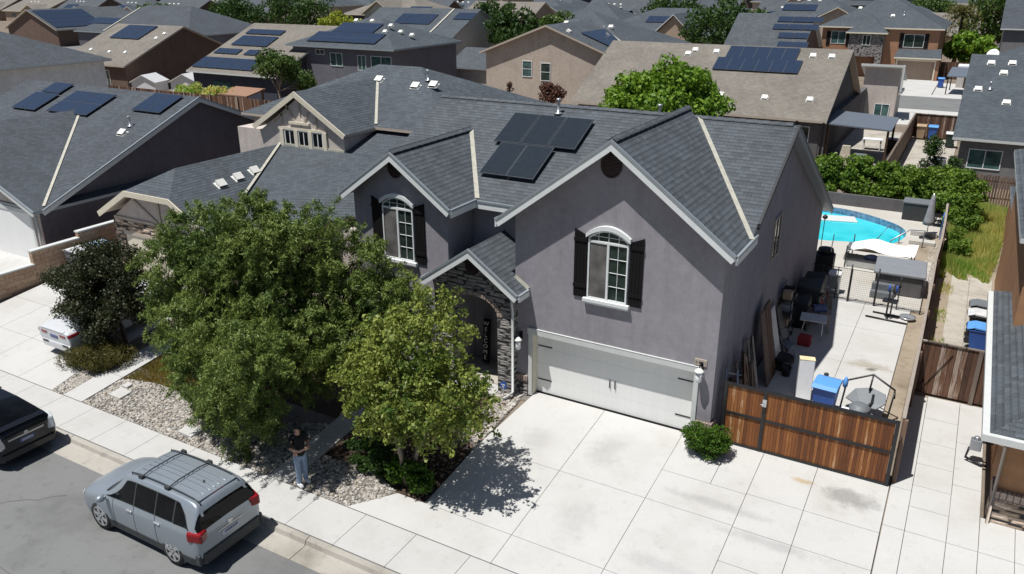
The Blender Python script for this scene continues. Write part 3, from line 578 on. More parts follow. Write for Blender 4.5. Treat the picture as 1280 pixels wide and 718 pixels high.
# ridge caps: small overlapping shingles
m = MB()
def ridge(a, b, w=.13, step=.17):
    a, b = V(a), V(b); d = (b-a); L = d.length; d.normalize(); s = d.cross(V((0, 0, 1))).normalized(); k = int(L/step)
    for i in range(k):
        c = a+d*(i*step+step/2); dz = .028 if i % 2 else .02
        for sg in (-1, 1): m.obox(c+s*sg*w*.48+V((0, 0, dz-.03)), d*step*.53, s*sg*w*.52+V((0, 0, -w*.36)), (0, 0, .012))
for a, b, w_ in (((PK[0], -OV, PK[1]+.02), (PK[0], 5.6, PK[1]+.02), .13), ((LPK[0], -OV, LPK[1]+.02), (LPK[0], 4.1, LPK[1]+.02), .13), ((-6.75, yR, zM+.02), (5.63, yR, zM+.02), .11)):
    m = MB(); ridge(a, b, w_); m.build('ridge_cap', 'grey_shingle', H)
# valley flashings
def strip(m, a, b, w, n, lift=.03):
    a, b, n = V(a), V(b), V(n).normalized(); d = (b-a).normalized(); s = d.cross(n).normalized()
    m.obox((a+b)/2+n*lift, d*(b-a).length/2, s*w/2, n*.006)
def gplane_meet(pk, s, sgn, y):                        # x where the gable slope meets the main roof at depth y
    return pk[0]+sgn*(pk[1]-main_e(y))/s
m = MB()
for pk, s, sgn, y0, y1 in ((PK, SG, 1, 1.1, 5.5), (LPK, .72, 1, 1.1, 4.0), (PK, SG, -1, 1.2, 5.5), (LPK, .72, -1, 1.1, 4.0)):
    a = (gplane_meet(pk, s, sgn, y0), y0, main_e(y0)); b = (gplane_meet(pk, s, sgn, y1), y1, main_e(y1)); m = MB(); strip(m, a, b, .14, V((sgn*s*.5, -pm*.5, 1)), .035); m.build('valley_flashing', 'flashing', H)
# fascia boards
def rake(m, a, b, out, w=.2, th=.05):
    up = V((0, 0, .015)); m.board(V(a)+up, V(b)+up, w*.3, th+.02, out, 0); dn = V((0, 0, -.055)); m.board(V(a)+dn, V(b)+dn, w*.9, th, out, 1)
y = -OV+.002
for k_, lst in enumerate(([((xl-.02, y, ge(xl)), (PK[0], y, PK[1]), (0, -1, 0)), ((PK[0], y-.002, PK[1]), (xr+.02, y-.002, ge(xr)), (0, -1, 0)), ((xr, -OV, ge(xr)), (xr, 1.6, ge(xr)), (1, 0, 0)), ((xl, -OV, ge(xl)), (xl, 1.04, ge(xl)), (-1, 0, 0))],
  [((-6.7, y, le(-6.68)), (LPK[0], y, LPK[1]), (0, -1, 0)), ((LPK[0], y-.002, LPK[1]), (-2.56, y-.002, le(-2.58)), (0, -1, 0)), ((-2.58, -OV, le(-2.58)), (-2.58, 1.03, le(-2.58)), (1, 0, 0))], [((-2.54, 1.05, main_e(1.05)), (-1.0, 1.05, main_e(1.05)), (0, -1, 0))])):
    m = MB()
    for a, b, o_ in lst: rake(m, a, b, o_)
    m.build('fascia', ['drip', 'white_trim'], H)
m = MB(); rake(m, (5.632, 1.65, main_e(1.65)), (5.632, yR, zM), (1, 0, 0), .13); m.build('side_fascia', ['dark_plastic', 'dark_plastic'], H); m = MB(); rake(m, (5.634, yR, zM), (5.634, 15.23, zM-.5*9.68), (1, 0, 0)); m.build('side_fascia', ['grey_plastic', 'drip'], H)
# porch
PP = (-1.81, 4.49); sp = .70; py = -.28
pe = lambda x: PP[1]-sp*abs(x-PP[0])
m = MB(); arc = [(-1.87+.8*math.cos(t), 2.42+.52*math.sin(t)) for t in np.linspace(0, math.pi, 13)]     # arch centre -1.87, springs at 2.42
xa, xb = -2.67, -1.07; xL, xR = -3.28, -.55
outer_top = [(xR, pe(xR)-.14), (PP[0], PP[1]-.16), (xL, pe(xL)-.14)]
m.prism([(xb, py, -.1), (xR, py, -.1), (xR, py, pe(xR)-.14), (xb, py, 2.42)], (0, .34, 0)); m.prism([(xL, py, -.1), (xa, py, -.1), (xa, py, 2.42), (xL, py, pe(xL)-.14)], (0, .34, 0))
up = [(xb, 2.42)]+[(x, z) for x, z in arc[1:7]]
half = len(arc)//2
def fan(a, top): m.prism([(p[0], py, p[1]) for p in a]+[(p[0], py, p[1]) for p in top], (0, .34, 0))
TZ = PP[1]-.16
for i in range(12):
    (x0, z0), (x1, z1) = arc[i], arc[i+1]; t0 = min(pe(x0)-.14, TZ); t1 = min(pe(x1)-.14, TZ)
    if (x0-PP[0])*(x1-PP[0]) < 0: m.prism([(x1, py, z1), (x0, py, z0), (x0, py, t0), (PP[0], py, TZ), (x1, py, t1)], (0, .34, 0))
    else: m.prism([(x1, py, z1), (x0, py, z0), (x0, py, t0), (x1, py, t1)], (0, .34, 0))
m.prism([(xR, py, pe(xR)-.14), (xR-.001, py, pe(xR)-.14), (xb, py, pe(xb)-.14), (xb, py, 2.42)], (0, .34, 0)); m.prism([(xL, py, pe(xL)-.14), (xa, py, 2.42), (xa, py, pe(xa)-.14)], (0, .34, 0))
m.box(xL, xL+.3, py+.34, .0, -.1, 3.2)
m.build('porch_wall', 'stone', H)
m = MB()
for i in range(12):                                    # soldier course round the arch
    t0, t1 = math.pi*i/12+.02, math.pi*(i+1)/12-.02; q = [(-1.87+r*math.cos(t), py-.02, 2.42+r*.66*math.sin(t)) for r, t in ((.8, t0), (.97, t0), (.97, t1), (.8, t1))]; m.prism(q, (0, .1, 0))
m.build('porch_arch', 'soldier', H)
pb = 1.45; xpl, xpr = -3.5, -.2
m = MB()
slab(m, [(xpl, pb, pe(xpl)), (xpl, -.62, pe(xpl)), (PP[0], -.62, PP[1]), (PP[0], pb, PP[1])], .13)
slab(m, [(xpr, -.62, pe(xpr)), (xpr, -.003, pe(xpr)), (-.6, -.003, pe(-.6)), (-.625, pb, pe(-.625)), (PP[0], pb, PP[1]), (PP[0], -.62, PP[1])], .13)
m.build('porch_roof', ['grey_shingle', 'drip'], H)
m = MB(); rake(m, (xpl-.01, -.618, pe(xpl)), (PP[0], -.618, PP[1]), (0, -1, 0)); rake(m, (PP[0], -.62, PP[1]), (xpr+.01, -.62, pe(xpr)), (0, -1, 0)); rake(m, (xpr, -.62, pe(xpr)), (xpr, -.01, pe(xpr)), (1, 0, 0), .16); rake(m, (xpl, -.6, pe(xpl)), (xpl, .0, pe(xpl)), (-1, 0, 0), .16)
m.build('porch_fascia', ['drip', 'white_trim'], H)
m = MB(); strip(m, (xpr+.03, -.015, pe(xpr)+.03), (-.62, -.015, pe(-.62)+.03), .12, (0, -1, .3), .02); m.build('porch_flashing', 'flashing', H)
m = MB(); m.box(xL+.01, GX0-.002, py+.345, 1.45, -.06, -.01); m.build('porch_floor', 'old_concrete', H)
m = MB(); m.box(-1.55, -.72, 1.39, 1.448, 0, 2.05); d = m.build('front_door', 'dark_wood', H); m = MB(); m.lathe([(.03, 0), (.035, .04), (.015, .06)], (-1.45, 1.39, 1.0), 10, 0, (0, -1, 0)); m.build('handle', 'steel', d)
m = MB(); m.tube([(-.56, py-.05, 3.3), (-.56, py-.05, 2.9), (-.53, py-.05, 2.7), (-.53, py-.05, .12), (-.6, py-.2, .02), (-.72, py-.34, -.04)], .042, 8)
m.build('downspout', 'pale_trim', H)
m = MB(); m.tube([(xpr+.02, -.6, pe(xpr)-.1), (-.4, -.5, 3.25), (-.56, py-.05, 3.1)], .03, 7); m.build('gutter_elbow', 'flashing', H)
# garage door, trim, lights
m = MB(); rows = [0.0, .49, .98, 1.47, 1.97]
for a, b in zip(rows, rows[1:]): m.box(-.03, 4.79, .285, .325, a+.003, b)
m.box(-.03, 4.79, .30, .32, 0, 1.98); m.box(-.03, 4.79, .275, .33, -.02, .015, 1)
gd = m.build('garage_door', ['garage_white', 'dark_plastic'], H)
for xx in (2.32, 2.48): q = MB(); q.tube([(xx, .285, .72), (xx, .25, .75), (xx, .25, .95), (xx, .285, .98)], .014, 6); q.build('handle', 'black', gd)
for xx, s in ((0, 1), (4.74, -1)):
    for zz in (.42, 1.52): q = MB(); q.box(xx, xx+s*.46, .272, .284, zz, zz+.035); q.build('strap_hinge', 'black', gd)
m = MB(); m.box(-.17, -.045, -.035, .31, -.02, 1.99); m.box(4.8, 4.93, -.035, .31, -.03, 1.99); m.box(-.2, 4.96, -.045, .31, 1.99, 2.17); m.box(-.21, 4.97, -.055, 0, 2.17, 2.185); m.build('garage_trim', 'pale_trim', H, .006)
for a, b in ((-.045, -.03), (4.79, 4.8)): m = MB(); m.box(a, b, .0, .28, 0, 1.985); m.build('door_jamb', 'cream', H)
m = MB(); m.box(4.94, 5.37, -.07, -.003, -.14, .42); m.box(5.333, 5.38, -.0, .3, -.14, .42); m.build('stone_base', 'stone', H); m = MB(); m.box(-.62, -.18, -.06, -.003, -.1, .44); m.build('stone_base', 'stone', H)
m = MB(); m.box(4.93, 5.39, -.085, -.001, .42, .6); m.box(5.333, 5.395, 0, .3, .42, .6); m.build('base_cap', 'soldier', H); m = MB(); m.box(-.62, -.18, -.075, -.001, .44, .6); m.build('base_cap', 'soldier', H)
def sconce(x, y, z, name='wall_lamp'):
    o = MB(); o.box(x-.05, x+.05, y-.03, y, z+.12, z+.4); o.tube([(x, y-.02, z+.36), (x, y-.14, z+.42), (x, y-.2, z+.3)], .018, 6); o.lathe([(.03, .3), (.12, .22), (.13, .2), (.03, .19)][::-1], (x, y-.2, z), 14, 1)
    lo = o.build(name, ['dark_metal', 'vent_white'], H); g = MB(); g.lathe([(.06, -.1), (.085, -.06), (.095, .19)], (x, y-.2, z), 14); g.build('lamp_glass', 'lamp_glass', lo)
sconce(4.97, 0, 1.93); sconce(-.42, -.0, 1.6)
m = MB(); m.box(4.78, 5.1, -.03, 0, 2.22, 2.4); pl = m.build('house_number_plaque', 'beige_trim', H)
def text(body, size, loc, rot, mat, parent, name='lettering', ext=.004, align='CENTER'):
    cu = bpy.data.curves.new(name, 'FONT'); cu.body = body; cu.size = size; cu.extrude = ext; cu.align_x = align; cu.align_y = 'CENTER'
    o = bpy.data.objects.new('tmp_text', cu); COL.objects.link(o); bpy.context.view_layer.update()
    me = bpy.data.meshes.new_from_object(o.evaluated_get(bpy.context.evaluated_depsgraph_get())); bpy.data.objects.remove(o); me.materials.clear(); me.materials.append(MATS[mat])
    t = bpy.data.objects.new(name, me); COL.objects.link(t); t.parent = parent; off = ORG.get(root(parent).name, V()); t.location = V(loc)-off; t.rotation_euler = rot; return t
text('2 4 0 1', .1, (4.94, -.034, 2.31), (R(90), 0, 0), 'charcoal_stucco', pl)
# arched windows with shutters and round vents
def arched(xc, zs, w, ht, rise, parent, screen_left=True):
    fr = .042; x0, x1 = xc-w/2, xc+w/2; zt = zs+ht            # zt: springing of the arch
    tr = zt-.0
    def arcz(x, r=rise): return zt+r*(1-((x-xc)/(w/2))**2)
    m = MB(); y = -.055
    m.box(x0, x0+fr, y, 0, zs, zt); m.box(x1-fr, x1, y, 0, zs, zt); m.box(x0+fr, x1-fr, y, 0, zs, zs+fr); m.box(x0+fr, x1-fr, y, 0, zt-.12, zt-.06); m.box(xc-.03, xc+.03, y, 0, zs+fr, zt-.12)
    xs = np.linspace(x0, x1, 13)
    for a, b in zip(xs, xs[1:]): m.prism([(a, y, arcz(a)-.045), (b, y, arcz(b)-.045), (b, y, arcz(b)+.005), (a, y, arcz(a)+.005)], (0, .05, 0))
    for i in range(1, 4):
        z = zs+fr+(zt-.12-zs-fr)*i/4; m.box(xc+.03, x1-fr, y+.02, -.012, z-.006, z+.006)
    xm = (xc+.03+x1-fr)/2; m.box(xm-.006, xm+.006, y+.021, -.013, zs+fr, zt-.12)
    for i in range(1, 4): xx = x0+w*i/4; m.box(xx-.006, xx+.006, y+.02, -.013, zt-.06, arcz(xx)-.03)
    m.box(x0+fr, x1-fr, y+.021, -.014, zt+.06, zt+.074)
    wo = m.build('arched_window', 'white_trim', parent)
    g = MB(); pts = [(x0+.01, -.012, zs+.01), (x1-.01, -.012, zs+.01)]+[(x, -.012, arcz(x)-.01) for x in xs[::-1]]; g.poly(pts); g.build('pane', 'window_glass', wo)
    g = MB(); g.box(x0+fr, xc-.03, -.03, -.02, zs+fr, zt-.12); g.build('fly_screen', 'screen_glass', wo)
    h = MB()
    for a, b in zip(xs, xs[1:]): h.prism([(a*1.0+(a-xc)*.1, -.11, arcz(a)+.01), (b+(b-xc)*.1, -.11, arcz(b)+.01), (b+(b-xc)*.1, -.11, arcz(b)+.13), (a+(a-xc)*.1, -.11, arcz(a)+.13)], (0, .108, 0))
    h.build('arch_trim', 'white_trim', wo)
    s = MB(); s.box(x0-.1, x1+.1, -.13, 0, zs-.1, zs); s.box(x0-.06, x1+.06, -.09, 0, zs-.16, zs-.1); s.build('sill', 'white_trim', wo, .008)
    for sg in (-1, 1):
        s = MB(); xi = xc+sg*(w/2+.04); xo = xi+sg*.38; za, zb = arcz(x0)+.03, arcz(x0)+.19; n = 4
        for k in range(n):
            a = xi+sg*.38*k/n; b = xi+sg*(.38*(k+1)/n-.008); ta = za+(zb-za)*k/n; tb = za+(zb-za)*(k+1)/n; s.prism([(a, -.04, zs-.02), (b, -.04, zs-.02), (b, -.04, tb), (a, -.04, ta)], (0, .038, 0))
        s.box(min(xi, xo), max(xi, xo), -.065, -.04, zs+.26, zs+.36); s.box(min(xi, xo), max(xi, xo), -.065, -.04, zt-.14, zt-.04); s.build('shutter', 'dark_wood', parent)
def round_vent(xc, zc, r, y, parent):
    m = MB(); m.lathe([(r, 0), (r, .05), (r*.86, .06), (r*.86, .02)], (xc, y, zc), 28, 0, (0, -1, 0), 1, 1.16)
    for k in range(9):
        z = zc+(k-4)*r*.2; hw = math.sqrt(max(.01, (r*.84)**2-((z-zc)/1.16)**2)); m.obox((xc, y-.035, z), (hw, 0, 0), (0, .012, .016), (0, -.012, .03))
    m.build('gable_vent', 'maroon', parent)
arched(2.22, 3.5, 1.15, 1.72, .26, H); arched(-4.72, 3.5, 1.15, 1.72, .26, H)
round_vent(2.2, 7.22, .29, 0, H); round_vent(-4.74, 6.36, .25, 0, H); round_vent(-1.88, 3.87, .25, py, H)
# side windows, panels, vents
window(H, (GX1, 5.85, 3.5), (1, 0, 0), .95, 1.35, glass='car_glass', frame='beige_trim'); window(H, (GX1, 8.3, .5), (1, 0, 0), .9, 1.3, glass='car_glass', frame='grey_cloth')
nM = V((0, -pm, 1)).normalized()
panels(H, (-3.02, 2.02, main_e(2.02)), nM, 2, 1, P_BLACK, .955, 1.6, lift=.12); y2 = 2.02+1.6*math.cos(math.atan(pm)); panels(H, (-3.33, y2, main_e(y2)), nM, 3, 1, P_BLACK, .97, 1.6, lift=.12)
on_roof('vent_pipe', PIPE, H, (-1.9, 5.15, main_e(5.15)), nM, upright=True)
on_roof('vent_pipe', PIPE, H, (1.2, 6.2, zM-.3), (0, .5, 1), upright=True)
# welcome board leaning in the porch
t = thing('welcome_sign', 'tall narrow dark board spelling WELCOME in pale letters beside the front door', 'sign', (-2.28, 1.05, 0)); m = MB(); m.obox((-2.28, 1.08, .82), (.13, 0, 0), (0, .014, 0), (0, .06, .74)); bd = m.build('board', 'dark_wood', t)
for i, ch in enumerate('WELCOME'): text(ch, .2, (-2.28, 1.062-.06+.0025*0+.082*(1.42-.19*i-.82)/.74*.75, 1.42-.19*i), (R(90-4), 0, 0), 'white_trim', t, 'letter')
# real-estate style alarm sign by the pillar: small blue hexagon on a stake
t = thing('yard_sign', 'small blue six sided yard sign on a thin stake by the porch pillar', 'sign', (-.75, -.5, -.06)); m = MB(); m.tube([(-.75, -.5, -.1), (-.75, -.5, .3)], .01, 6); m.build('stake', 'alu', t)
m = MB(); m.lathe([(.13, 0), (.13, .012)], (-.75, -.49, .36), 6, 0, (0, -1, 0)); f = m.build('sign_face', 'bin_blue', t); m = MB(); m.box(-.82, -.69, -.508, -.504, .36, .39); m.box(-.79, -.72, -.508, -.504, .3, .33); m.build('lettering', 'white_trim', f)
# ------------------------------------------------------------------ the neighbours
def parts_house(name, label, loc, wall, roof, group=None):
    return thing(name, label, 'house', loc, group)
# left neighbour: taupe house with timbered gables
N = thing('taupe_house', 'taupe house with timbered gables, stone garage front and triple window', 'house', (-15.5, 8, 0))
m = MB()
m.prism([(-20.05, .8, -.3), (-14.35, .8, -.3), (-14.35, .8, 2.5), (-15.9, .8, 3.55), (-18.5, .8, 3.55), (-20.05, .8, 2.5)], (0, 7.0, 0))
m.box(-14.35, -9.9, 3.9, 18.9, -.1, 2.6); m.box(-20.05, -14.35, 7.8, 18.9, -.1, 5.1); m.box(-21.2, -9.6, 9.9, 18.9, 2.4, 5.2)
gwall_y(m, -18.3, -13.42, 7.65, 12.2, 2.5, 5.15, 6.75); m.build('wall', 'taupe_stucco', N)
m = MB(); p = .58
hipz = 3.85
slab(m, [(-13.98, .4, 2.74), (-13.98, 4.2, 2.74), (-17.2, 7.7, 4.6), (-17.2, 1.9, 4.6), (-15.88, .4, 3.84)], .12); slab(m, [(-20.42, 7.9, 2.74), (-20.42, .4, 2.74), (-18.52, .4, 3.84), (-17.2, 1.9, 4.6), (-17.2, 7.9, 4.6)], .12)
slab(m, [(-18.52, .4, 3.84), (-15.88, .4, 3.84), (-17.2, 1.9, 4.6)], .12)
m.build('garage_roof', ['blue_shingle', 'beige_trim'], N)
fp = lambda y: 4.55-.28*(7.6-y)
m = MB(); slab(m, [(-17.15, 7.62, fp(7.62)), (-15.2, 3.3, fp(3.3)), (-13.3, 3.4, fp(3.4)), (-10.6, 5.95, fp(5.95)), (-9.3, 7.62, fp(7.62))], .1); slab(m, [(-13.45, 7.6, fp(7.6)), (-9.3, 7.6, fp(7.6)), (-9.3, 9.95, fp(9.95)), (-13.45, 9.95, fp(9.95))], .1)
slab(m, [(-13.3, 3.4, fp(3.4)), (-12.2, 2.24, 2.49), (-9.5, 4.79, 3.2), (-10.6, 5.95, fp(5.95))], .1); slab(m, [(-15.2, 3.3, fp(3.3)), (-14.5, 2.3, 2.7), (-12.2, 2.24, 2.49), (-13.3, 3.4, fp(3.4))], .1)
slab(m, [(-10.6, 5.95, fp(5.95)), (-9.5, 4.79, 3.2), (-8.4, 7.6, 3.9), (-9.3, 7.62, fp(7.62))], .1)
m.build('porch_roof', ['blue_shingle', 'beige_trim'], N)
m = MB(); hip(m, -21.6, -9.2, 9.5, 19.3, 5.4, .43); m.build('main_roof', ['blue_shingle', 'beige_trim'], N)
m = MB(); gable_y(m, -18.62, -13.18, 7.48, 13.6, 5.35, .61); m.build('gable_roof', ['blue_shingle', 'beige_trim'], N)
m = MB(); y = 7.46
for a, b in (((-18.64, y, 5.36), (-15.9, y, 7.02)), ((-15.9, y-.002, 7.02), (-13.16, y-.002, 5.36))): m.board(a, b, .22, .05, (0, -1, 0))
m.build('fascia', 'cream', N); m = MB()
for a, b in (((-20.44, .38, 2.75), (-18.52, .38, 3.85)), ((-18.52, .378, 3.85), (-15.88, .378, 3.85)), ((-15.88, .376, 3.85), (-13.96, .376, 2.75))): m.board(a, b, .22, .05, (0, -1, 0))
m.build('fascia', 'cream', N)
m = MB()
for a, b in (((-15.9, 7.64, 6.7), (-15.9, 7.64, 5.45)), ((-17.5, 7.64, 5.6), (-16.5, 7.64, 6.3)), ((-16.9, 7.64, 5.25), (-16.9, 7.64, 6.0)), ((-14.9, 7.64, 5.25), (-14.9, 7.64, 6.0)), ((-15.2, 7.64, 6.4), (-15.75, 7.64, 5.6)), ((-16.6, 7.64, 6.4), (-16.05, 7.64, 5.6))): m.board(a, b, .1, .03, (0, -1, 0))
m.build('timber_brace', 'beige_trim', N); m = MB()
for a, b in (((-17.2, .79, 3.5), (-17.2, .79, 2.55)), ((-18.6, .79, 3.45), (-17.25, .79, 2.6)), ((-15.8, .79, 3.45), (-17.15, .79, 2.6)), ((-20, .785, 2.56), (-14.4, .785, 2.56))): m.board(a, b, .12, .035, (0, -1, 0))
m.build('timber_brace', 'beige_trim', N)
m = MB(); m.prism([(-20.06, .74, 2.44), (-14.34, .74, 2.44), (-14.34, .74, 2.0), (-20.06, .74, 2.0)], (0, .055, 0)); m.box(-20.06, -19.5, .74, .79, -.2, 2.0); m.box(-14.9, -14.34, .74, .79, -.2, 2.0); m.build('stone_base', 'tan_stone', N)
m = MB(); m.box(-19.5, -14.9, .73, .79, 1.85, 2.0); m.build('garage_trim', 'beige_trim', N); m = MB(); m.box(-19.4, -15.0, .775, .795, -.05, 1.85); m.build('garage_door', 'cream', N)
m = MB()
for i, xx in enumerate((-16.55, -15.72, -14.9)): window(N, (xx, 7.65, 4.42), (0, -1, 0), .62, .86, glass='car_glass', frame='white_trim', mull=1)
m.box(-17.3, -14.2, 7.5, 7.645, 4.24, 4.38); m.box(-17.2, -14.35, 7.58, 7.645, 5.28, 5.4); m.box(-16.5, -15.3, 7.56, 7.645, 5.55, 5.66); m.prism([(-16.2, 7.6, 5.66), (-15.6, 7.6, 5.66), (-15.9, 7.6, 5.95)], (0, .045, 0))
for xx in (-17.0, -16.14, -15.3, -14.46): m.box(xx-.1, xx+.1, 7.56, 7.645, 4.38, 5.3)
m.build('window_trim', 'cream', N)
m = MB(); strip(m, (-17.2, 7.6, 4.6), (-15.1, 3.35, 3.45), .11, (.3, -.2, 1), .04); m.build('valley_flashing', 'flashing', N); m = MB(); strip(m, (-15.93, 13.3, 7.03), (-13.25, 9.65, 5.47), .13, (.3, -.3, 1), .05); m.build('valley_flashing', 'flashing', N)
m = MB(); m.board((-17.3, 7.62, fp(7.6)+.1), (-13.4, 7.62, fp(7.6)+.1), .1, .04, (0, -1, 0)); m.build('wall_flashing', 'flashing', N)
nG = (.58, 0, 1)
for k, (xx, yy) in enumerate(((-15.9, 2.9), (-16.0, 3.9), (-16.1, 4.9))): on_roof('roof_vent', VENT, N, (xx, yy, 4.6-.58*(xx+17.2)), nG)
nb = (0, -.43, 1)
for xx, yy in ((-13.2, 12.7), (-12.3, 12.9), (-15.6, 13.0)): on_roof('roof_vent', VENT, N, (xx, yy, 5.4+.43*(yy-9.5)), nb)
on_roof('vent_pipe', PIPE, N, (-12.9, 13.3, 5.4+.43*3.8), nb, upright=True)

# further left: dark house with a bank of panels
N2 = thing('dark_gabled_house', 'dark grey house with a pale garage door and blank dark side wall', 'house', (-30, 8, 0))
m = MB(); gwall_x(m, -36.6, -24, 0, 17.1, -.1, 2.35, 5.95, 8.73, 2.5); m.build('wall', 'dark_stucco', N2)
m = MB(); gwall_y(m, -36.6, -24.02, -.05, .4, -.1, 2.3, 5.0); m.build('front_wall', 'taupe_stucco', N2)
m = MB(); gable_x(m, -38, -23.6, -.1, 17.5, 2.45, .415, 8.73, .13); gable_y(m, -37, -23.58, -.45, 6.8, 2.47, .42, .13); m.build('roof', ['dark_shingle', 'drip'], N2)
m = MB(); rake(m, (-23.6, -.1, 2.45), (-23.6, 8.73, 6.11), (1, 0, 0)); rake(m, (-23.598, 8.73, 6.11), (-23.598, 17.5, 2.47), (1, 0, 0)); rake(m, (-30.29, -.46, 5.28), (-23.56, -.46, 2.47), (0, -1, 0)); m.build('fascia', ['drip', 'pale_trim'], N2)
m = MB(); strip(m, (-23.75, .1, 2.55), (-30.0, 6.5, 5.2), .12, (.2, -.2, 1), .04); m.build('valley_flashing', 'flashing', N2)
n2 = V((0, -.415, 1)).normalized(); z2 = lambda y: 2.45+.415*(y+.1)
panels(N2, (-35.3, 6.05, z2(6.05)), n2, 2, 1, P_BLUE, 1.05, 1.7); panels(N2, (-35.0, 7.66, z2(7.66)), n2, 1, 1, P_BLUE_L, 1.68, 1.04); panels(N2, (-32.3, 6.15, z2(6.15)), n2, 2, 2, P_BLUE_L, 1.68, 1.03); panels(N2, (-26.5, 7.0, z2(7.0)), n2, 1, 1, P_BLUE, 1.05, 1.7); panels(N2, (-25.45, 7.0, z2(7.0)), n2, 1, 1, P_BLUE, 1.05, 1.7)
on_roof('vent_pipe', PIPE, N2, (-25.3, 5.9, z2(5.9)), n2, upright=True); on_roof('roof_vent', VENT, N2, (-25.1, 5.3, z2(5.3)), n2)
m = MB(); m.box(-29.4, -24.6, -.09, -.055, -.1, 2.15); m.build('garage_door', 'garage_white', N2); m = MB(); m.box(-24.6, -24.45, -.12, -.055, -.1, 2.3); m.box(-29.5, -24.45, -.125, -.055, 2.15, 2.32); m.build('garage_trim', 'pale_trim', N2)
m = MB(); m.tube([(-24.15, -.12, 2.3), (-24.12, -.12, .2)], .04, 7); m.build('downspout', 'pale_trim', N2)

def simple_house(name, label, rect, z, p, kind, wall, roof, trim='pale_trim', z0=-.1, over=.45, group=None, wins=(), th=.16, extra=None, front=None):
    x0, x1, y0, y1 = rect; t = thing(name, label, 'house', ((x0+x1)/2, (y0+y1)/2, 0), group); o = over; m = MB()
    if kind == 'hip': m.box(x0+o, x1-o, y0+o, y1-o, z0, z+.05)
    elif kind == 'gx': gwall_x(m, x0+o, x1-o, y0+o, y1-o, z0, z+o*p-.12, z+(y1-y0)/2*p-.14)
    else: gwall_y(m, x0+o, x1-o, y0+o, y1-o, z0, z+o*p-.12, z+(x1-x0)/2*p-.14)
    m.build('wall', wall, t); m = MB()
    {'hip': hip, 'gx': gable_x, 'gy': gable_y}[kind](m, x0, x1, y0, y1, z, p, th=th); 
    if extra: extra(m)
    m.build('roof', [roof, trim], t)
    for w in wins: window(t, *w[:4], **(w[4] if len(w) > 4 else {}))
    return t
FR = (0, -1, 0); RT = (1, 0, 0)
t = simple_house('white_house', 'pale walled house with a dark hip roof at the left edge', (-76, -52.8, 3, 24.5), 5.3, .42, 'hip', 'pale_stucco', 'dark_shingle', wins=[((-53.25, 15.5, 1.7), RT, 1.1, 1.1, dict(glass='car_glass'))])
nR = (.42, 0, 1)
for yy, xx in ((17.5, -56.5), (18.8, -59.5), (14.8, -58)): on_roof('roof_vent', VENT, t, (xx, yy, 5.3+.42*(-52.8-xx)), nR)
t = simple_house('tan_roof_house', 'brown house with a plain tan roof and one square panel group', (-80.3, -68.7, 36.7, 53.4), 2.8, .43, 'gx', 'brown_stucco', 'tan_shingle', 'beige_trim', wins=[((-76, 37.15, .9), FR, .9, 1.3), ((-72.5, 37.15, .5), FR, 1.1, 1.7)])
n = V((0, -.43, 1)); panels(t, (-77.6, 41.8, 5.0), n, 3, 3, P_BLUE_L, 1.7, 1.05)
for xx, yy in ((-77.5, 39.2), (-74, 39), (-71.4, 39.1), (-70, 42.2), (-69.8, 43.2)): on_roof('roof_vent', VENT, t, (xx, yy, 2.8+.43*(yy-36.7)), n)
t = simple_house('tan_solar_house', 'low tan roofed house, its front slope covered with rows of blue panels', (-59.8, -47.5, 37.3, 56.7), 2.8, .42, 'gx', 'slate_stucco', 'tan_shingle', 'pale_trim')
n = V((0, -.42, 1)); z6 = lambda y: 2.8+.42*(y-37.3)
for (xx, yy, c) in ((-59.6, 37.9, 5), (-59.3, 40.6, 2), (-55.0, 40.6, 1), (-58.5, 42.3, 3), (-58.7, 44.6, 3)): panels(t, (xx, yy, z6(yy)), n, c, 2 if yy < 40 or 42 < yy < 44 else 1, P_BLUE_L, 1.7, 1.05)
m = MB(); m.box(-56.5, -54, 37.66, 37.74, .6, 1.9); m.build('window', 'teal_glass', t)
t = simple_house('slate_house', 'dark slate two storey house with two rows of blue roof panels', (-50, -36.7, 41.5, 53), 5.4, .4, 'hip', 'mid_slate_stucco', 'blue_shingle', 'drip', over=.5, wins=[((-44, 42.0, 3.55), FR, 1.5, 1.25, dict(glass='teal_glass')), ((-40.9, 42.0, 3.3), FR, 1.0, 1.4, dict(glass='teal_glass')), ((-38.6, 42.0, 3.3), FR, 2.4, 1.4, dict(glass='teal_glass')), ((-46, 42.0, 4.55), FR, 1.1, .5)])
n = V((0, -.4, 1)); z7 = lambda y: 5.4+.4*(y-41.5); panels(t, (-47.8, 42.2, z7(42.2)), n, 5, 2, P_BLUE_L, 1.68, 1.02); panels(t, (-46.2, 44.15, z7(44.15)), n, 3, 2, P_BLUE_L, 1.68, 1.02)
for xx, yy in ((-45.1, 46.6), (-43.1, 46.6), (-40.2, 45.8), (-39.3, 46.1), (-38.2, 46.4), (-40.0, 44.6)): on_roof('roof_vent', VENT, t, (xx, yy, z7(yy) if xx < -39.9 else z7(yy)-(.4*(xx+41.2) if xx > -41.2 else 0)*.9), n)
def b10x(m): hip(m, -30.2, -15.5, 47.0, 62, 5.38, .42, .16)
t = simple_house('beige_house', 'large beige two storey house with a broad front gable and one blue panel block', (-28.9, -15.8, 43.6, 55), 5.4, .37, 'gy', 'beige_stucco', 'grey_shingle', 'beige_trim', extra=b10x, wins=[((-24.3, 44.05, 3.45), FR, .95, 1.35, dict(glass='teal_glass', mull=2)), ((-22.5, 44.05, 3.2), FR, .95, 1.5, dict(mull=2)), ((-17.0, 44.05, 3.25), FR, .95, 1.5, dict(glass='teal_glass', mull=2)), ((-16.25, 49, 3.3), RT, 1.0, 1.5)])
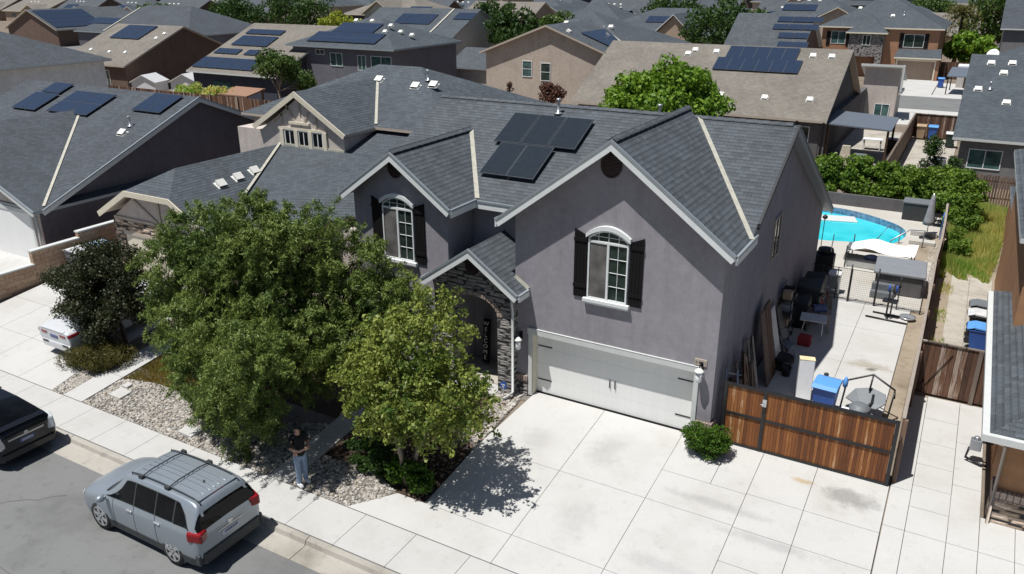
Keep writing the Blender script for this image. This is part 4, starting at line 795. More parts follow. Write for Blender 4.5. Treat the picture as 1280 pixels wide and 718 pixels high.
m = MB(); m.box(-29.7, -16.0, 47.4, 61.5, -.1, 5.3); m.build('rear_wall', 'beige_stucco', t)
m = MB(); strip(m, (-15.9, 47.2, 5.5), (-22.0, 53.4, 7.85), .2, (.3, -.3, 1), .06); m.build('valley_flashing', 'flashing', t)
n = V((.37, 0, 1)).normalized(); u = V((0, 0, 1)).cross(n).normalized()
panels(t, (-17.1, 46.0, 5.4+.37*1.3), n, 6, 2, P_BLUE, 1.05, 1.7)
for xx, yy in ((-20.8, 44.9), (-20.5, 51.8), (-19.0, 53.0)): on_roof('roof_vent', VENT, t, (xx, yy, 5.4-.37*(xx+15.8)), n)
for xx, yy in ((-24.5, 52.0), (-19.8, 51.5), (-26, 51)): on_roof('roof_vent', VENT, t, (xx, yy, 5.38+.42*(yy-47)), (0, -.42, 1))
t = simple_house('long_tan_roof_house', 'low house with a long tan roof and two panel rows behind the hedge', (-17, 1.68, 37.6, 53.4), 2.7, .5, 'gx', 'charcoal_stucco', 'tan_shingle', 'beige_trim', wins=[((-.5, 38.05, .3), FR, 2.2, 1.9, dict(glass='car_glass')), ((-4.5, 38.05, .8), FR, 1.6, 1.2)])
n = V((0, -.5, 1)); zz = lambda y: 2.7+.5*(y-37.6); panels(t, (-7.6, 42.3, zz(42.3)), n, 6, 1, P_BLUE, 1.03, 1.6); panels(t, (-7.1, 43.75, zz(43.75)), n, 5, 1, P_BLUE, 1.03, 1.6)
for xx, yy in ((-10.1, 44.1), (-9.7, 44.6), (-8.0, 44.5), (-.9, 44.5), (.4, 44.5), (-6, 39.5), (-2.9, 39.5), (.1, 39.6)): on_roof('roof_vent', VENT, t, (xx, yy, zz(yy)), n)
m = MB(); m.prism([(1.24, 58, -.1), (1.24, 58, 4.4), (1.24, 62, 2.9), (1.24, 62, -.1)], (2.76, 0, 0)); m.build('garage_wing', 'taupe_stucco', t); m = MB(); m.prism([(.9, 57.5, 4.62), (4.3, 57.5, 4.62), (4.3, 62, 3.1), (.9, 62, 3.1)], (0, 0, -.2)); m.box(4.2, 4.36, 57.4, 57.6, 2.4, 4.6); m.box(4.2, 4.36, 57.4, 60.5, 2.2, 2.45); m.build('wing_roof', 'pale_trim', t)
window(t, (3.0, 57.96, .1), FR, 1.2, 1.2, glass='white_plastic' if False else 'teal_glass'); 
m = MB(); m.box(1.2, 1.62, 38.1, 57.9, -.1, 2.6); m.build('side_wall', 'charcoal_stucco', t)
for xx in (-.2, 1.5): m = MB(); m.box(xx-.07, xx+.07, 37.6, 37.74, 0, 2.6); m.build('porch_post', 'dark_wood', t)
t = simple_house('grey_roof_house', 'low grey house with a plain dark roof behind the picket fence', (9.15, 28, 35, 56.5), 2.8, .36, 'gx', 'mid_grey_stucco', 'blue_shingle', 'pale_trim', wins=[((11.0, 35.45, 1.0), FR, 1.75, 1.15, dict(glass='teal_glass'))])
n = V((0, -.36, 1)); zz = lambda y: 2.8+.36*(y-35)
for xx, yy in ((10.4, 44.4), (11.6, 44.5), (11.2, 43.1), (9.95, 40.8), (11.6, 39.3)): on_roof('roof_vent', VENT, t, (xx, yy, zz(yy)), n)
on_roof('vent_pipe', PIPE, t, (10.6, 40.9, zz(40.9)), n, upright=True); panels(t, (14.2, 43, zz(43)), n, 3, 1, P_BLUE)
t = simple_house('low_grey_house', 'low grey roofed house in the gap between the slate house and the beige house', (-40, -29.5, 54.5, 63), 2.6, .4, 'gx', 'light_stucco', 'grey_shingle', 'drip')
# brown house across the back street
def b13x(m): hip(m, -5.2, -.5, 89.6, 94.3, 5.2, .82, .16); slab(m, [(.6, 89.2, 2.55), (5.6, 89.2, 2.55), (5.4, 91.3, 3.5), (.8, 91.3, 3.5)], .16)
t = simple_house('brown_house', 'brown two storey house with a stone entry tower, dark shutters and tan garage door', (-8.6, 5.4, 90.6, 107), 5.75, .5, 'hip', 'brick_stucco', 'blue_shingle', 'cream', extra=b13x, wins=[((-6.2, 91.05, 3.7), FR, 1.7, 1.5, dict(glass='teal_glass')), ((2.3, 91.05, 3.55), FR, 2.2, 1.5), ((-2.8, 89.98, 3.7), FR, .9, 1.2)])
m = MB(); m.box(-4.8, -.9, 90.0, 91.1, 2.4, 5.15); m.box(-4.8, -4.2, 90.0, 91.1, -.1, 2.4); m.box(-1.6, -.9, 90.0, 91.1, -.1, 2.4); m.build('entry_tower', 'stone', t)
m = MB(); m.box(.6, 5.5, 89.6, 91.1, 2.2, 2.6); m.box(.6, 1.0, 89.6, 91.1, -.1, 2.2); m.box(5.05, 5.5, 89.6, 91.1, -.1, 2.2); m.build('garage_front', 'brick_stucco', t); m = MB(); m.box(1.0, 5.05, 90.0, 90.06, -.1, 2.15); m.build('garage_door', 'tan_stucco', t)
m = MB(); m.box(.85, 1.02, 89.55, 89.6, 0, 2.3); m.box(5.0, 5.15, 89.55, 89.6, 0, 2.3); m.box(.85, 5.15, 89.54, 89.6, 2.15, 2.32); m.build('garage_trim', 'cream', t)
for xx in (-7.35, -5.05, .95, 3.65): m = MB(); m.box(xx-.22, xx+.22, 90.98, 91.04, 3.5, 5.15); m.build('shutter', 'dark_wood', t)
n = (0, -.5, 1); on_roof('roof_vent', VENT, t, (-.6, 93, 6.95), n); on_roof('vent_pipe', PIPE, t, (.6, 93.2, 7.05), n, upright=True); on_roof('roof_vent', VENT, t, (-4.6, 94.6, 7.7), n)
t = simple_house('striped_solar_house', 'grey roofed house with a ragged column of dark panels, left of the brown house', (-17, -7.9, 76.8, 92), 2.8, .6, 'gx', 'brown_stucco', 'grey_shingle', 'pale_trim')
n = V((0, -.6, 1)).normalized(); zz = lambda y: 2.8+.6*(y-76.8)
for xx, yy, c in ((-10.9, 78.7, 2), (-11.2, 80.2, 2), (-12.2, 81.6, 3), (-12.0, 82.9, 3)): panels(t, (xx, yy, zz(yy)), n, c, 1, P_BLUE_L, 1.7, 1.03); 
t = simple_house('white_gable_house', 'grey roofed house with one pale steep front gable, beyond the beige house', (-44, -22, 99.5, 116), 3.4, .42, 'hip', 'light_stucco', 'blue_shingle', 'pale_trim', extra=lambda m: gable_y(m, -33.2, -26.4, 97.6, 104, 3.3, .92, .14))
m = MB(); gwall_y(m, -32.7, -26.9, 98, 103, -.1, 3.4, 6.1); m.build('gable_wall', 'tan_stucco', t)
n = (0, -.42, 1); panels(t, (-36, 103, 3.4+.42*3.5), V(n).normalized(), 4, 2, P_BLUE_L, 1.7, 1.05)
t = simple_house('grey_gable_house', 'grey house with a pale side gable and blue panels, left of the beige house', (-77, -57.8, 82, 99.5), 2.8, .46, 'gx', 'light_stucco', 'blue_shingle', 'drip')
n = V((0, -.46, 1)).normalized(); zz = lambda y: 2.8+.46*(y-82); panels(t, (-60.9, 87.6, zz(87.6)), n, 2, 2, P_BLUE_L, 1.7, 1.05); panels(t, (-71, 86, zz(86)), n, 4, 3, P_BLUE_L, 1.7, 1.05); m = MB(); strip(m, (-62.5, 82.2, 2.95), (-62.5, 90.5, 6.8), .3, n, .05); m.build('valley_flashing', 'flashing', t)
t = simple_house('brown_gable_house', 'dark brown gabled house with one roof slope all blue panels, far left', (-147.5, -131.8, 69.3, 88), 2.8, .42, 'gy', 'brown_stucco', 'grey_shingle', 'beige_trim')
n = V((.42, 0, 1)).normalized(); panels(t, (-132.6, 69.9, 2.8+.42*.8), n, 9, 4, P_BLUE, 1.06, 1.72)
m = MB(); m.box(-146.9, -132.3, 70.1, 87.5, -.1, 2.6); m.build('side_wall', 'dark_stucco', t)
t = simple_house('dark_hip_house', 'dark grey hip roofed house behind the tan roof house', (-128, -99, 70, 88), 2.8, .45, 'hip', 'dark_stucco', 'dark_shingle', 'drip'); m = MB(); strip(m, (-120, 70.2, 2.95), (-120, 78, 6.4), .3, (0, -.45, 1), .06); m.build('valley_flashing', 'flashing', t); panels(t, (-127, 72.5, 3.9), (0, -.45, 1), 4, 2, P_BLUE_L, 1.7, 1.05)
t = simple_house('timber_gable_house', 'far dark house with a tan roof and timbered gable over three windows', (-104, -84, 112, 128), 4.4, .42, 'hip', 'dark_stucco', 'tan_shingle', 'cream', extra=lambda m: gable_y(m, -97.6, -89.4, 110.2, 118, 4.6, .62, .16), wins=[((-94.9, 110.7, 3.0), FR, .8, 1.4, dict(glass='car_glass', frame='cream')), ((-93.5, 110.7, 3.0), FR, .8, 1.4, dict(glass='car_glass', frame='cream')), ((-92.1, 110.7, 3.0), FR, .8, 1.4, dict(glass='car_glass', frame='cream'))])
m = MB(); gwall_y(m, -97, -90, 110.75, 117, -.1, 4.6, 6.8); m.build('gable_wall', 'light_stucco', t); panels(t, (-89, 113.6, 4.4+.42*1.6), (0, -.42, 1), 3, 2, P_BLUE_L, 1.7, 1.05)
t = simple_house('grey_corner_house', 'tall grey gabled house at the far right edge of the view', (11, 28, 100, 122), 5.5, .5, 'gx', 'mid_grey_stucco', 'dark_shingle', 'pale_trim')
m = MB(); m.box(10.8, 27, 84, 96, -.1, 2.6); m.build('annex_wall', 'light_stucco', t); m = MB(); hip(m, 10.4, 27, 83.5, 96.4, 2.7, .4, .15); m.build('annex_roof', ['blue_shingle', 'pale_trim'], t); panels(t, (15.5, 85, 3.3), (0, -.4, 1), 3, 1, P_BLUE)
# right neighbour
N3 = thing('orange_house', 'orange brown stucco house at the right edge with a stone based front and grey roof', 'house', (13, 5, 0))
m = MB(); m.box(11.95, 22, .0, 5, -.3, 2.45); m.box(11.95, 22, 5.6, 17.8, -.1, 5.2); m.box(12.25, 22, 17.8, 26, -.1, 2.1); m.build('wall', 'orange_stucco', N3)
m = MB(); hip(m, 11.5, 22.5, -.62, 9, 2.5, .42, .13); hip(m, 11.62, 24, 5.2, 18.2, 5.3, .42, .14); hip(m, 12.15, 22.5, 17.0, 26.2, 2.15, .25, .1); m.build('roof', ['grey_shingle', 'pale_trim'], N3)
m = MB(); m.box(11.36, 11.5, -.6, 8.9, 2.36, 2.5); m.box(11.36, 22.5, -.75, -.6, 2.34, 2.5); m.build('gutter', 'pale_trim', N3)
m = MB(); m.box(11.87, 12.75, -.1, -.002, -.35, .62); m.box(11.87, 11.948, -.1, .5, -.35, .62); m.build('stone_base', 'tan_stone', N3); m = MB(); m.box(11.85, 12.77, -.13, -.002, .62, .84); m.box(11.85, 11.946, -.1, .52, .62, .84); m.build('base_cap', 'soldier', N3)
m = MB(); m.tube([(11.75, -.55, 2.36), (11.75, -.45, 2.2), (11.9, -.06, 1.95), (11.9, -.16, -.1), (11.7, -.28, -.18)], .036, 7); m.build('downspout', 'beige_trim', N3); m = MB(); m.box(12.78, 12.9, -.06, .01, -.3, 2.4); m.build('garage_trim', 'pale_trim', N3); m = MB(); m.box(12.9, 17.5, -.02, .0, -.3, 2.1); m.build('garage_door', 'garage_white', N3)
lo = MB(); lo.box(12.4, 12.5, -.04, -.002, 1.55, 1.9); lo.lathe([(.12, 1.85), (.15, 1.88), (.02, 1.98)], (12.45, -.16, 0), 12); l = lo.build('wall_lamp', 'dark_metal', N3); g = MB(); g.lathe([(.08, 1.6), (.1, 1.85)], (12.45, -.16, 0), 12); g.build('lamp_glass', 'lamp_glass', l)
m = MB(); m.tube([(11.93, 1.8, 2.3), (11.93, 1.9, 1.2), (11.93, 2.1, 1.0), (11.93, 2.1, .3)], .03, 6); m.build('pipe', 'orange_stucco', N3); m = MB(); m.box(11.72, 11.95, 6.6, 7.2, .9, 1.75); m.build('electric_box', 'grey_plastic', N3)

# ------------------------------------------------------------------ the town beyond: copies of five houses
def town(name, label, wall, roof, trim, w, d, z, p, kind, seed):
    g = random.Random(seed); t = proto(name, label, 'house', 'tract houses in the far rows'); m = MB(); m.box(-w/2+.5, w/2-.5, -d/2+.5, d/2-.5, -.1, z); 
    if kind != 'hip': gwall_x(m, -w/2+.5, w/2-.5, -d/2+.5, d/2-.5, z-.1, z+.1, z+d/2*p-.2)
    m.build('wall', wall, t); m = MB(); (hip if kind == 'hip' else gable_x)(m, -w/2, w/2, -d/2, d/2, z, p); gable_y(m, w*.06, w*.48, -d/2-1.2, 0, z, .5); m.build('roof', [roof, trim], t); m = MB(); gwall_y(m, w*.09, w*.45, -d/2-.7, 0, -.1, z, z+w*.19*.5); m.build('front_gable', wall, t)
    window(t, (-w*.25, -d/2+.5, z-1.7), FR, 1.8, 1.2); m = MB(); m.box(w*.13, w*.41, -d/2-.76, -d/2-.7, 0, 2.2); m.build('garage_door', 'cream', t)
    n = V((0, -p, 1)).normalized()
    if g.random() < .8: panels(t, (-w*.32, -d/2+2, z+p*2), n, 3, 2, P_BLUE_L, 1.7, 1.06)
    for k in range(3): on_roof('roof_vent', VENT, t, (-w*.2+k*1.6, -d/2+5.3, z+p*5.3), n)
    return t
TOWN = [town('tract_house', 'x', 'light_stucco', 'blue_shingle', 'pale_trim', 17, 16, 2.8, .42, 'hip', 1), town('tract_house', 'x', 'tan_stucco', 'tan_shingle', 'cream', 18, 15, 2.8, .42, 'gx', 2), town('tract_house', 'x', 'slate_stucco', 'dark_shingle', 'drip', 15, 14, 5.4, .45, 'hip', 3), town('tract_house', 'x', 'brown_stucco', 'grey_shingle', 'pale_trim', 17, 15, 2.8, .5, 'gx', 4), town('tract_house', 'x', 'beige_stucco', 'blue_shingle', 'cream', 15, 14, 5.4, .42, 'hip', 5)]
TL = ['small pale walled tract house with a blue grey hip roof in the far rows', 'small tan roofed tract house in the far rows', 'small dark two storey tract house with a hip roof in the far rows', 'small brown walled tract house with a steep grey roof in the far rows', 'small beige two storey tract house in the far rows']
used = set(); CAMX, CAMY = 9.95, -18.7
def frus(x, y, mrg=1.0):
    dx, dy = x-CAMX, y-CAMY; f = -.4953*dx+.8687*dy; r = .869*dx+.4948*dy; return f > 0 and abs(r/f) < .66*mrg+8/f
rows = [(122, -1), (138, 1), (164, -1), (193, -1), (220, 1), (252, -1), (292, -1), (335, -1)]
cnt = 0; gg = random.Random(11)
for ri, (yy, fc) in enumerate(rows):
    x = 26-(ri % 3)*5
    while x > -330:
        ok = frus(x, yy, 1.04) and not (yy == 122 and (-106 < x < -15 or 5 < x < 32)) and not (yy == 138 and (-75 < x < -25 and False))
        if ok and cnt < 105:
            k = gg.choice([0, 0, 1, 2, 3, 3, 4]); o = TOWN[k]
            if k in used: o = copy_tree(o)
            used.add(k); put(o, (x+gg.uniform(-1, 1), yy+gg.uniform(-1.5, 1.5), 0), 0 if fc < 0 else math.pi, (gg.uniform(.92, 1.05),)*2+(gg.uniform(.95, 1.08),), TL[k]); cnt += 1
        x -= gg.choice([19, 20, 21])
for k, o in enumerate(TOWN):
    if k not in used: put(o, (-40-20*k, 378, 0), 0, 1, TL[k])
# ------------------------------------------------------------------ cars: a lofted shell, windows and lamps as patches on it
def crom(a, b, c, d, t): return .5*((2*b)+(c-a)*t+(2*a-5*b+4*c-d)*t*t+(3*b-a-3*c+d)*t**3)
class Shell:
    """stations: (x, [(y,z)...]) half sections from the sill to the roof centre; x runs from the tail to the nose"""
    def __init__(s, st): s.x = np.array([k[0] for k in st]); s.p = np.array([k[1] for k in st], float); s.n, s.k = s.p.shape[:2]
    def at(s, u, v, side=1):
        i = min(int(u), s.n-2); t = u-i; j = min(int(v), s.k-2); w = v-j; I = [max(i-1, 0), i, i+1, min(i+2, s.n-1)]; J = [max(j-1, 0), j, j+1, min(j+2, s.k-1)]
        col = [crom(*[s.p[a, b] for b in J], w) for a in I]; yz = crom(*col, t); x = crom(*[s.x[a] for a in I], t); return V((x, side*max(0, yz[0]), yz[1]))
    def nor(s, u, v, side=1):
        e = .04; u0, u1 = max(u-e, 0), min(u+e, s.n-1); v0, v1 = max(v-e, 0), min(v+e, s.k-1)
        n = (s.at(u1, v)-s.at(u0, v)).cross(s.at(u, v1)-s.at(u, v0)); n.normalize()
        if n.y < -.02 or (abs(n.y) <= .02 and n.z < 0 and v > 3): n = -n
        return V((n.x, side*n.y, n.z))
    def body(s, m, nu=5, nv=4, mi=0):
        U = np.linspace(0, s.n-1, (s.n-1)*nu+1); W = np.linspace(0, s.k-1, (s.k-1)*nv+1)
        for side in (1, -1):
            vs = [s.at(u, v, side) for u in U for v in W]; K = len(W)
            fs = [[a*K+b, (a+1)*K+b, (a+1)*K+b+1, a*K+b+1] for a in range(len(U)-1) for b in range(K-1)]
            if side < 0: fs = [f[::-1] for f in fs]
            m.add(vs, fs, mi, True)
        for e in (0, len(U)-1):                        # close the ends
            L = [s.at(U[e], v, 1) for v in W]; Rr = [s.at(U[e], v, -1) for v in W]; K = len(W); m.add(L+Rr, [[b, b+1, K+b+1, K+b] for b in range(K-1)], mi, False)
    def patch(s, m, u0, u1, v0, v1, side=1, off=.008, mi=0, n=6, vf=None, th=0):
        vs = []
        for a in range(n+1):
            u = u0+(u1-u0)*a/n; va, vb = (v0, v1) if vf is None else vf(u)
            for b in range(n+1):
                v = va+(vb-va)*b/n; vs.append(s.at(u, v, side)+s.nor(u, v, side)*off)
        m.add(vs, [[a*(n+1)+b, (a+1)*(n+1)+b, (a+1)*(n+1)+b+1, a*(n+1)+b+1] for a in range(n) for b in range(n)], mi, True)
def cpatch(s, m, u0, u1, v0, off=.008, mi=0, n=8, un=6):     # patch right across the car, from v0 on one side to v0 on the other
    vs = []; ts = np.linspace(-1, 1, 2*n+1); vt = s.k-1
    for a in range(un+1):
        u = u0+(u1-u0)*a/un
        for t in ts: v = vt-(vt-(v0(u) if callable(v0) else v0))*abs(t); sd = 1 if t >= 0 else -1; p = s.at(u, v, sd); nn = s.nor(u, v, sd); vs.append(p+nn*off)
    K = len(ts); m.add(vs, [[a*K+b, (a+1)*K+b, (a+1)*K+b+1, a*K+b+1] for a in range(un) for b in range(K-1)], mi, True)
def wheel(parent, x, y, r, side, w=.22):
    m = MB(); yo = y*side; a = (0, side, 0); m.lathe([(r*.62, -w), (r*.95, -w), (r, -w*.8), (r, -w*.2), (r*.95, 0), (r*.68, 0)], (x, yo, r), 26, 0, a); o = m.build('wheel', 'tyre', parent)
    m = MB(); m.lathe([(r*.58, -.05), (r*.58, -.028), (0.02, -.03)], (x, yo, r), 26, 1, a); m.lathe([(r*.58, -.06), (r*.70, -.05), (r*.70, .004), (r*.64, .01), (r*.58, -.02)], (x, yo, r), 26, 0, a)
    for k in range(6):
        t = k*math.pi/3+.3; d = V((math.cos(t), 0, math.sin(t))); s_ = V((-math.sin(t), 0, math.cos(t))); m.obox(V((x, yo+side*-.008, r))+d*r*.34, d*r*.30, s_*r*.12, V((0, .014, 0)), 0)
    m.lathe([(r*.13, -.02), (r*.12, .01), (.01, .014)], (x, yo, r), 12, 0, a); m.build('rim', ['alu', 'dark_metal'], o)
def arch(m, x, y, r, side, z=None, mi=0):
    n = 18; z = r if z is None else z; yo = side*(y+.004); vs = []; R1 = r*1.14
    pts = [(x+R1*math.cos(t), yo, z+R1*math.sin(t)) for t in np.linspace(-.5, math.pi+.5, n)]; m.prism(pts, (0, -side*.3, 0), mi)
def make_car(name, label, loc, rz, L, sec, paint, wheels, glass, extra, r=.35, ywh=.9, sc=1):
    t = proto(name, label, 'car'); s = Shell(sec); m = MB(); s.body(m); body = m.build('body', paint, t)
    extra(t, s, body)
    for xw in wheels:
        for sd in (1, -1):
            a = MB(); arch(a, xw, ywh-.02, r, sd); a.build('wheel_arch', 'dark_trim', t); wheel(t, xw, ywh+.012, r, sd)
    m = MB(); m.box(.25, L-.3, -ywh+.12, ywh-.12, .2, .5); m.build('underbody', 'black', t); m = MB()
    put(t, loc, rz, sc); return t
def sect(x, w, z): # w: half widths at z levels
    return (x, list(zip(w, z)))
# --- silver SUV, tail at x=0, nose at x=4.62
suv_sec = [sect(.0, (.62, .78, .80, .76, .72, .60, 0), (.50, .60, .86, .92, .96, .98, .99)),
 sect(.03, (.78, .88, .88, .84, .78, .60, 0), (.34, .58, .90, 1.02, 1.06, 1.08, 1.10)),
 sect(.12, (.86, .925, .93, .89, .72, .52, 0), (.26, .58, .92, 1.10, 1.44, 1.47, 1.485)),
 sect(.34, (.90, .94, .942, .905, .68, .52, 0), (.24, .58, .92, 1.12, 1.60, 1.655, 1.675)),
 sect(1.1, (.91, .945, .945, .905, .68, .52, 0), (.24, .58, .92, 1.10, 1.64, 1.70, 1.72)),
 sect(1.9, (.90, .94, .942, .90, .68, .52, 0), (.24, .56, .91, 1.07, 1.64, 1.705, 1.725)),
 sect(2.55, (.90, .94, .942, .895, .67, .52, 0), (.24, .56, .90, 1.05, 1.60, 1.66, 1.685)),
 sect(2.85, (.90, .94, .94, .89, .68, .52, 0), (.24, .56, .89, 1.04, 1.47, 1.54, 1.57)),
 sect(3.45, (.90, .94, .935, .87, .78, .56, 0), (.24, .56, .87, 1.01, 1.05, 1.09, 1.11)),
 sect(3.9, (.90, .93, .915, .84, .74, .5, 0), (.25, .55, .84, .95, .99, 1.03, 1.045)),
 sect(4.35, (.84, .88, .86, .78, .68, .46, 0), (.26, .52, .76, .85, .88, .92, .935)),
 sect(4.56, (.72, .77, .76, .70, .6, .4, 0), (.30, .5, .68, .74, .77, .79, .8)),
 sect(4.62, (.55, .62, .62, .56, .5, .34, 0), (.36, .48, .62, .66, .68, .69, .7))]
def suv_extra(t, s, body):
    for sd in (1, -1):
        top = lambda u: 3.93 if u < 6.3 else 3.93-(u-6.3)*.47
        for u0, u1 in ((3.72, 4.46), (4.52, 5.5), (5.58, 7.9)):
            m = MB(); s.patch(m, u0, u1, 3.05, 3.9, sd, .008, vf=lambda u: (3.13, top(u)-.03), n=8); m.build('side_window', 'car_glass', t)
        m = MB(); s.patch(m, 2.95, 3.66, 3.1, 3.75, sd, .008, vf=lambda u: (3.08+.1*(3.66-u), 3.93-.95*max(0, (3.66-u)/.71)**1.6)); m.build('side_window', 'car_glass', t)
        m = MB(); s.patch(m, 2.9, 7.9, 3.0, 3.9, sd, .004, vf=lambda u: (3.09, (top(u)+.0) if u > 3.66 else 3.96-.95*max(0, (3.66-u)/.76)**1.6), n=16); m.build('window_surround', 'dark_trim', t)
        m = MB(); m.obox((.155, sd*.80, 1.0), (.19, sd*.06, 0), (-.05, sd*.135, 0), (0, 0, .125)); m.build('tail_lamp', 'tail_red', t, .05)
        m = MB(); s.patch(m, 10.1, 11.3, 1.9, 2.8, sd, .01); m.build('headlight', 'tail_clear', t)
        m = MB(); m.tube([(3.35, sd*.93, 1.02), (3.32, sd*1.04, 1.06)], .03, 6); m.lathe([(.02, -.09), (.1, -.06), (.115, 0), (.1, .05), (.02, .06)], (3.3, sd*1.06, 1.08), 12, 0, (1, 0, 0), 1.1, .72); m.build('mirror', 'silver_paint', t)
        for u in (4.35, 5.75):
            p = s.at(u, 2.4, sd)+s.nor(u, 2.4, sd)*.012; m = MB(); m.obox(p, (.1, 0, 0), (0, 0, .022), (0, .018, 0)); m.build('door_handle', 'alu', t, .008)
        for u in (4.47, 5.53, 7.4):                  # door shut lines
            m = MB(); s.patch(m, u-.012, u+.012, .5, 3.1, sd, .003); m.build('door_gap', 'dark_trim', t)
        m = MB(); s.patch(m, 0.6, 9.4, 0.02, .62, sd, .012, n=14); m.build('sill_cladding', 'dark_trim', t)
        m = MB(); q = [s.at(u, 5.0, sd)+V((0, sd*.03, .05)) for u in np.linspace(2.6, 6.2, 8)]; m.tube([q[0]-V((0, 0, .05))]+q+[q[-1]-V((0, 0, .05))], .015, 6); m.build('roof_rail', 'dark_trim', t)
    m = MB(); cpatch(s, m, 7.25, 8.02, lambda u: 4.1, .006); m.build('windscreen', 'car_glass', t)
    m = MB(); cpatch(s, m, 8.03, 8.2, 4.2, .012, n=6, un=2); m.build('wiper', 'black', t)
    m = MB(); cpatch(s, m, 1.08, 2.02, lambda u: 3.3, .008); m.build('rear_window', 'car_glass', t)
    m = MB(); m.obox((.33, 0, 1.675), (.07, 0, .005), (0, .55, 0), (0, 0, .012)); m.build('spoiler', 'silver_paint', t, .01); m = MB(); m.box(.255, .28, -.16, .16, 1.64, 1.66); m.build('brake_light', 'tail_red', t)
    m = MB(); cpatch(s, m, -0.0, .6, .05, .02, n=8, un=4); vs = MB()
    b = MB(); b.obox((.03, 0, .44), (.075, 0, 0), (0, .82, 0), (0, 0, .14)); 
    for sd in (1, -1): b.obox((.28, sd*.86, .44), (.28, -sd*.05, 0), (0, .04, 0), (0, 0, .14))
    b.build('rear_bumper', 'dark_trim', t, .05)
    m = MB(); m.box(-.012, .0, -.26, .26, .7, .83); pl = m.build('licence_plate', 'grey_plate', t); m = MB()
    for k in range(7): m.box(-.016, -.011, -.19+k*.055, -.155+k*.055, .735, .795)
    m.build('lettering', 'plate_blue', pl); m = MB(); m.box(-.014, .02, -.36, .36, .86, .89); m.build('chrome_strip', 'alu', t); m = MB(); m.lathe([(.085, 0), (.085, .016), (.06, .02)], (-.0, 0, .945), 16, 0, (-1, 0, 0), 1.0, .62); m.build('badge', 'alu', t)
    m = MB(); m.tube([(.1, -.1, 1.14), (.08, .1, 1.10), (.09, .32, 1.13)], .012, 5); m.build('rear_wiper', 'black', t)
    for xx in (1.25, 2.2):                            # roof rack cross bars
        m = MB(); m.tube([(xx, -.6, 1.735), (xx, -.3, 1.775), (xx, .3, 1.775), (xx, .6, 1.735)], [.016]*4, 8)
        for sd in (1, -1): m.obox((xx, sd*.6, 1.73), (.07, 0, 0), (0, .035, 0), (0, 0, .05))
        m.build('roof_bar', 'dark_trim', t)
    for k in range(-2, 3):
        m = MB(); sd = 1 if k >= 0 else -1; m.tube([s.at(u, 6-abs(k)*.3, sd)+V((0, 0, .016)) for u in np.linspace(2.9, 6.0, 14)], .012, 6); m.build('roof_rib', 'silver_paint', t)
    m = MB(); m.lathe([(.05, 0), (.03, .06)], (.72, -.0, 1.7), 8, 0, (0, 0, 1), 1, .6); m.build('antenna', 'dark_trim', t)
make_car('silver_car', 'silver car with black roof bars parked at the kerb', (-3.28, -8.70, -.97), math.pi, 4.62, suv_sec, 'silver_paint', (.98, 3.72), None, suv_extra, .37, .925, (.955, 1.0, 1.05))
# --- black liftback at the left edge
pri = [sect(.0, (.58, .74, .76, .72, .66, .5, 0), (.46, .56, .80, .90, .98, 1.0, 1.01)),
 sect(.04, (.74, .82, .82, .76, .68, .5, 0), (.32, .55, .84, .98, 1.06, 1.09, 1.1)),
 sect(.2, (.82, .86, .865, .80, .68, .5, 0), (.26, .55, .86, 1.02, 1.16, 1.2, 1.22)),
 sect(.7, (.85, .87, .872, .83, .62, .46, 0), (.24, .55, .87, 1.02, 1.32, 1.37, 1.39)),
 sect(1.5, (.86, .875, .875, .83, .6, .45, 0), (.24, .55, .87, 1.01, 1.43, 1.48, 1.5)),
 sect(2.2, (.86, .875, .875, .83, .6, .45, 0), (.24, .55, .86, .99, 1.43, 1.485, 1.505)),
 sect(2.8, (.86, .875, .87, .82, .62, .46, 0), (.24, .55, .85, .97, 1.27, 1.33, 1.35)),
 sect(3.5, (.86, .87, .85, .78, .7, .5, 0), (.24, .54, .82, .92, .98, 1.02, 1.03)),
 sect(4.1, (.82, .84, .81, .72, .62, .44, 0), (.25, .5, .74, .82, .86, .88, .89)),
 sect(4.42, (.64, .7, .68, .6, .5, .36, 0), (.3, .46, .62, .67, .69, .7, .71)), sect(4.48, (.5, .56, .55, .48, .4, .3, 0), (.36, .45, .56, .6, .61, .62, .63))]
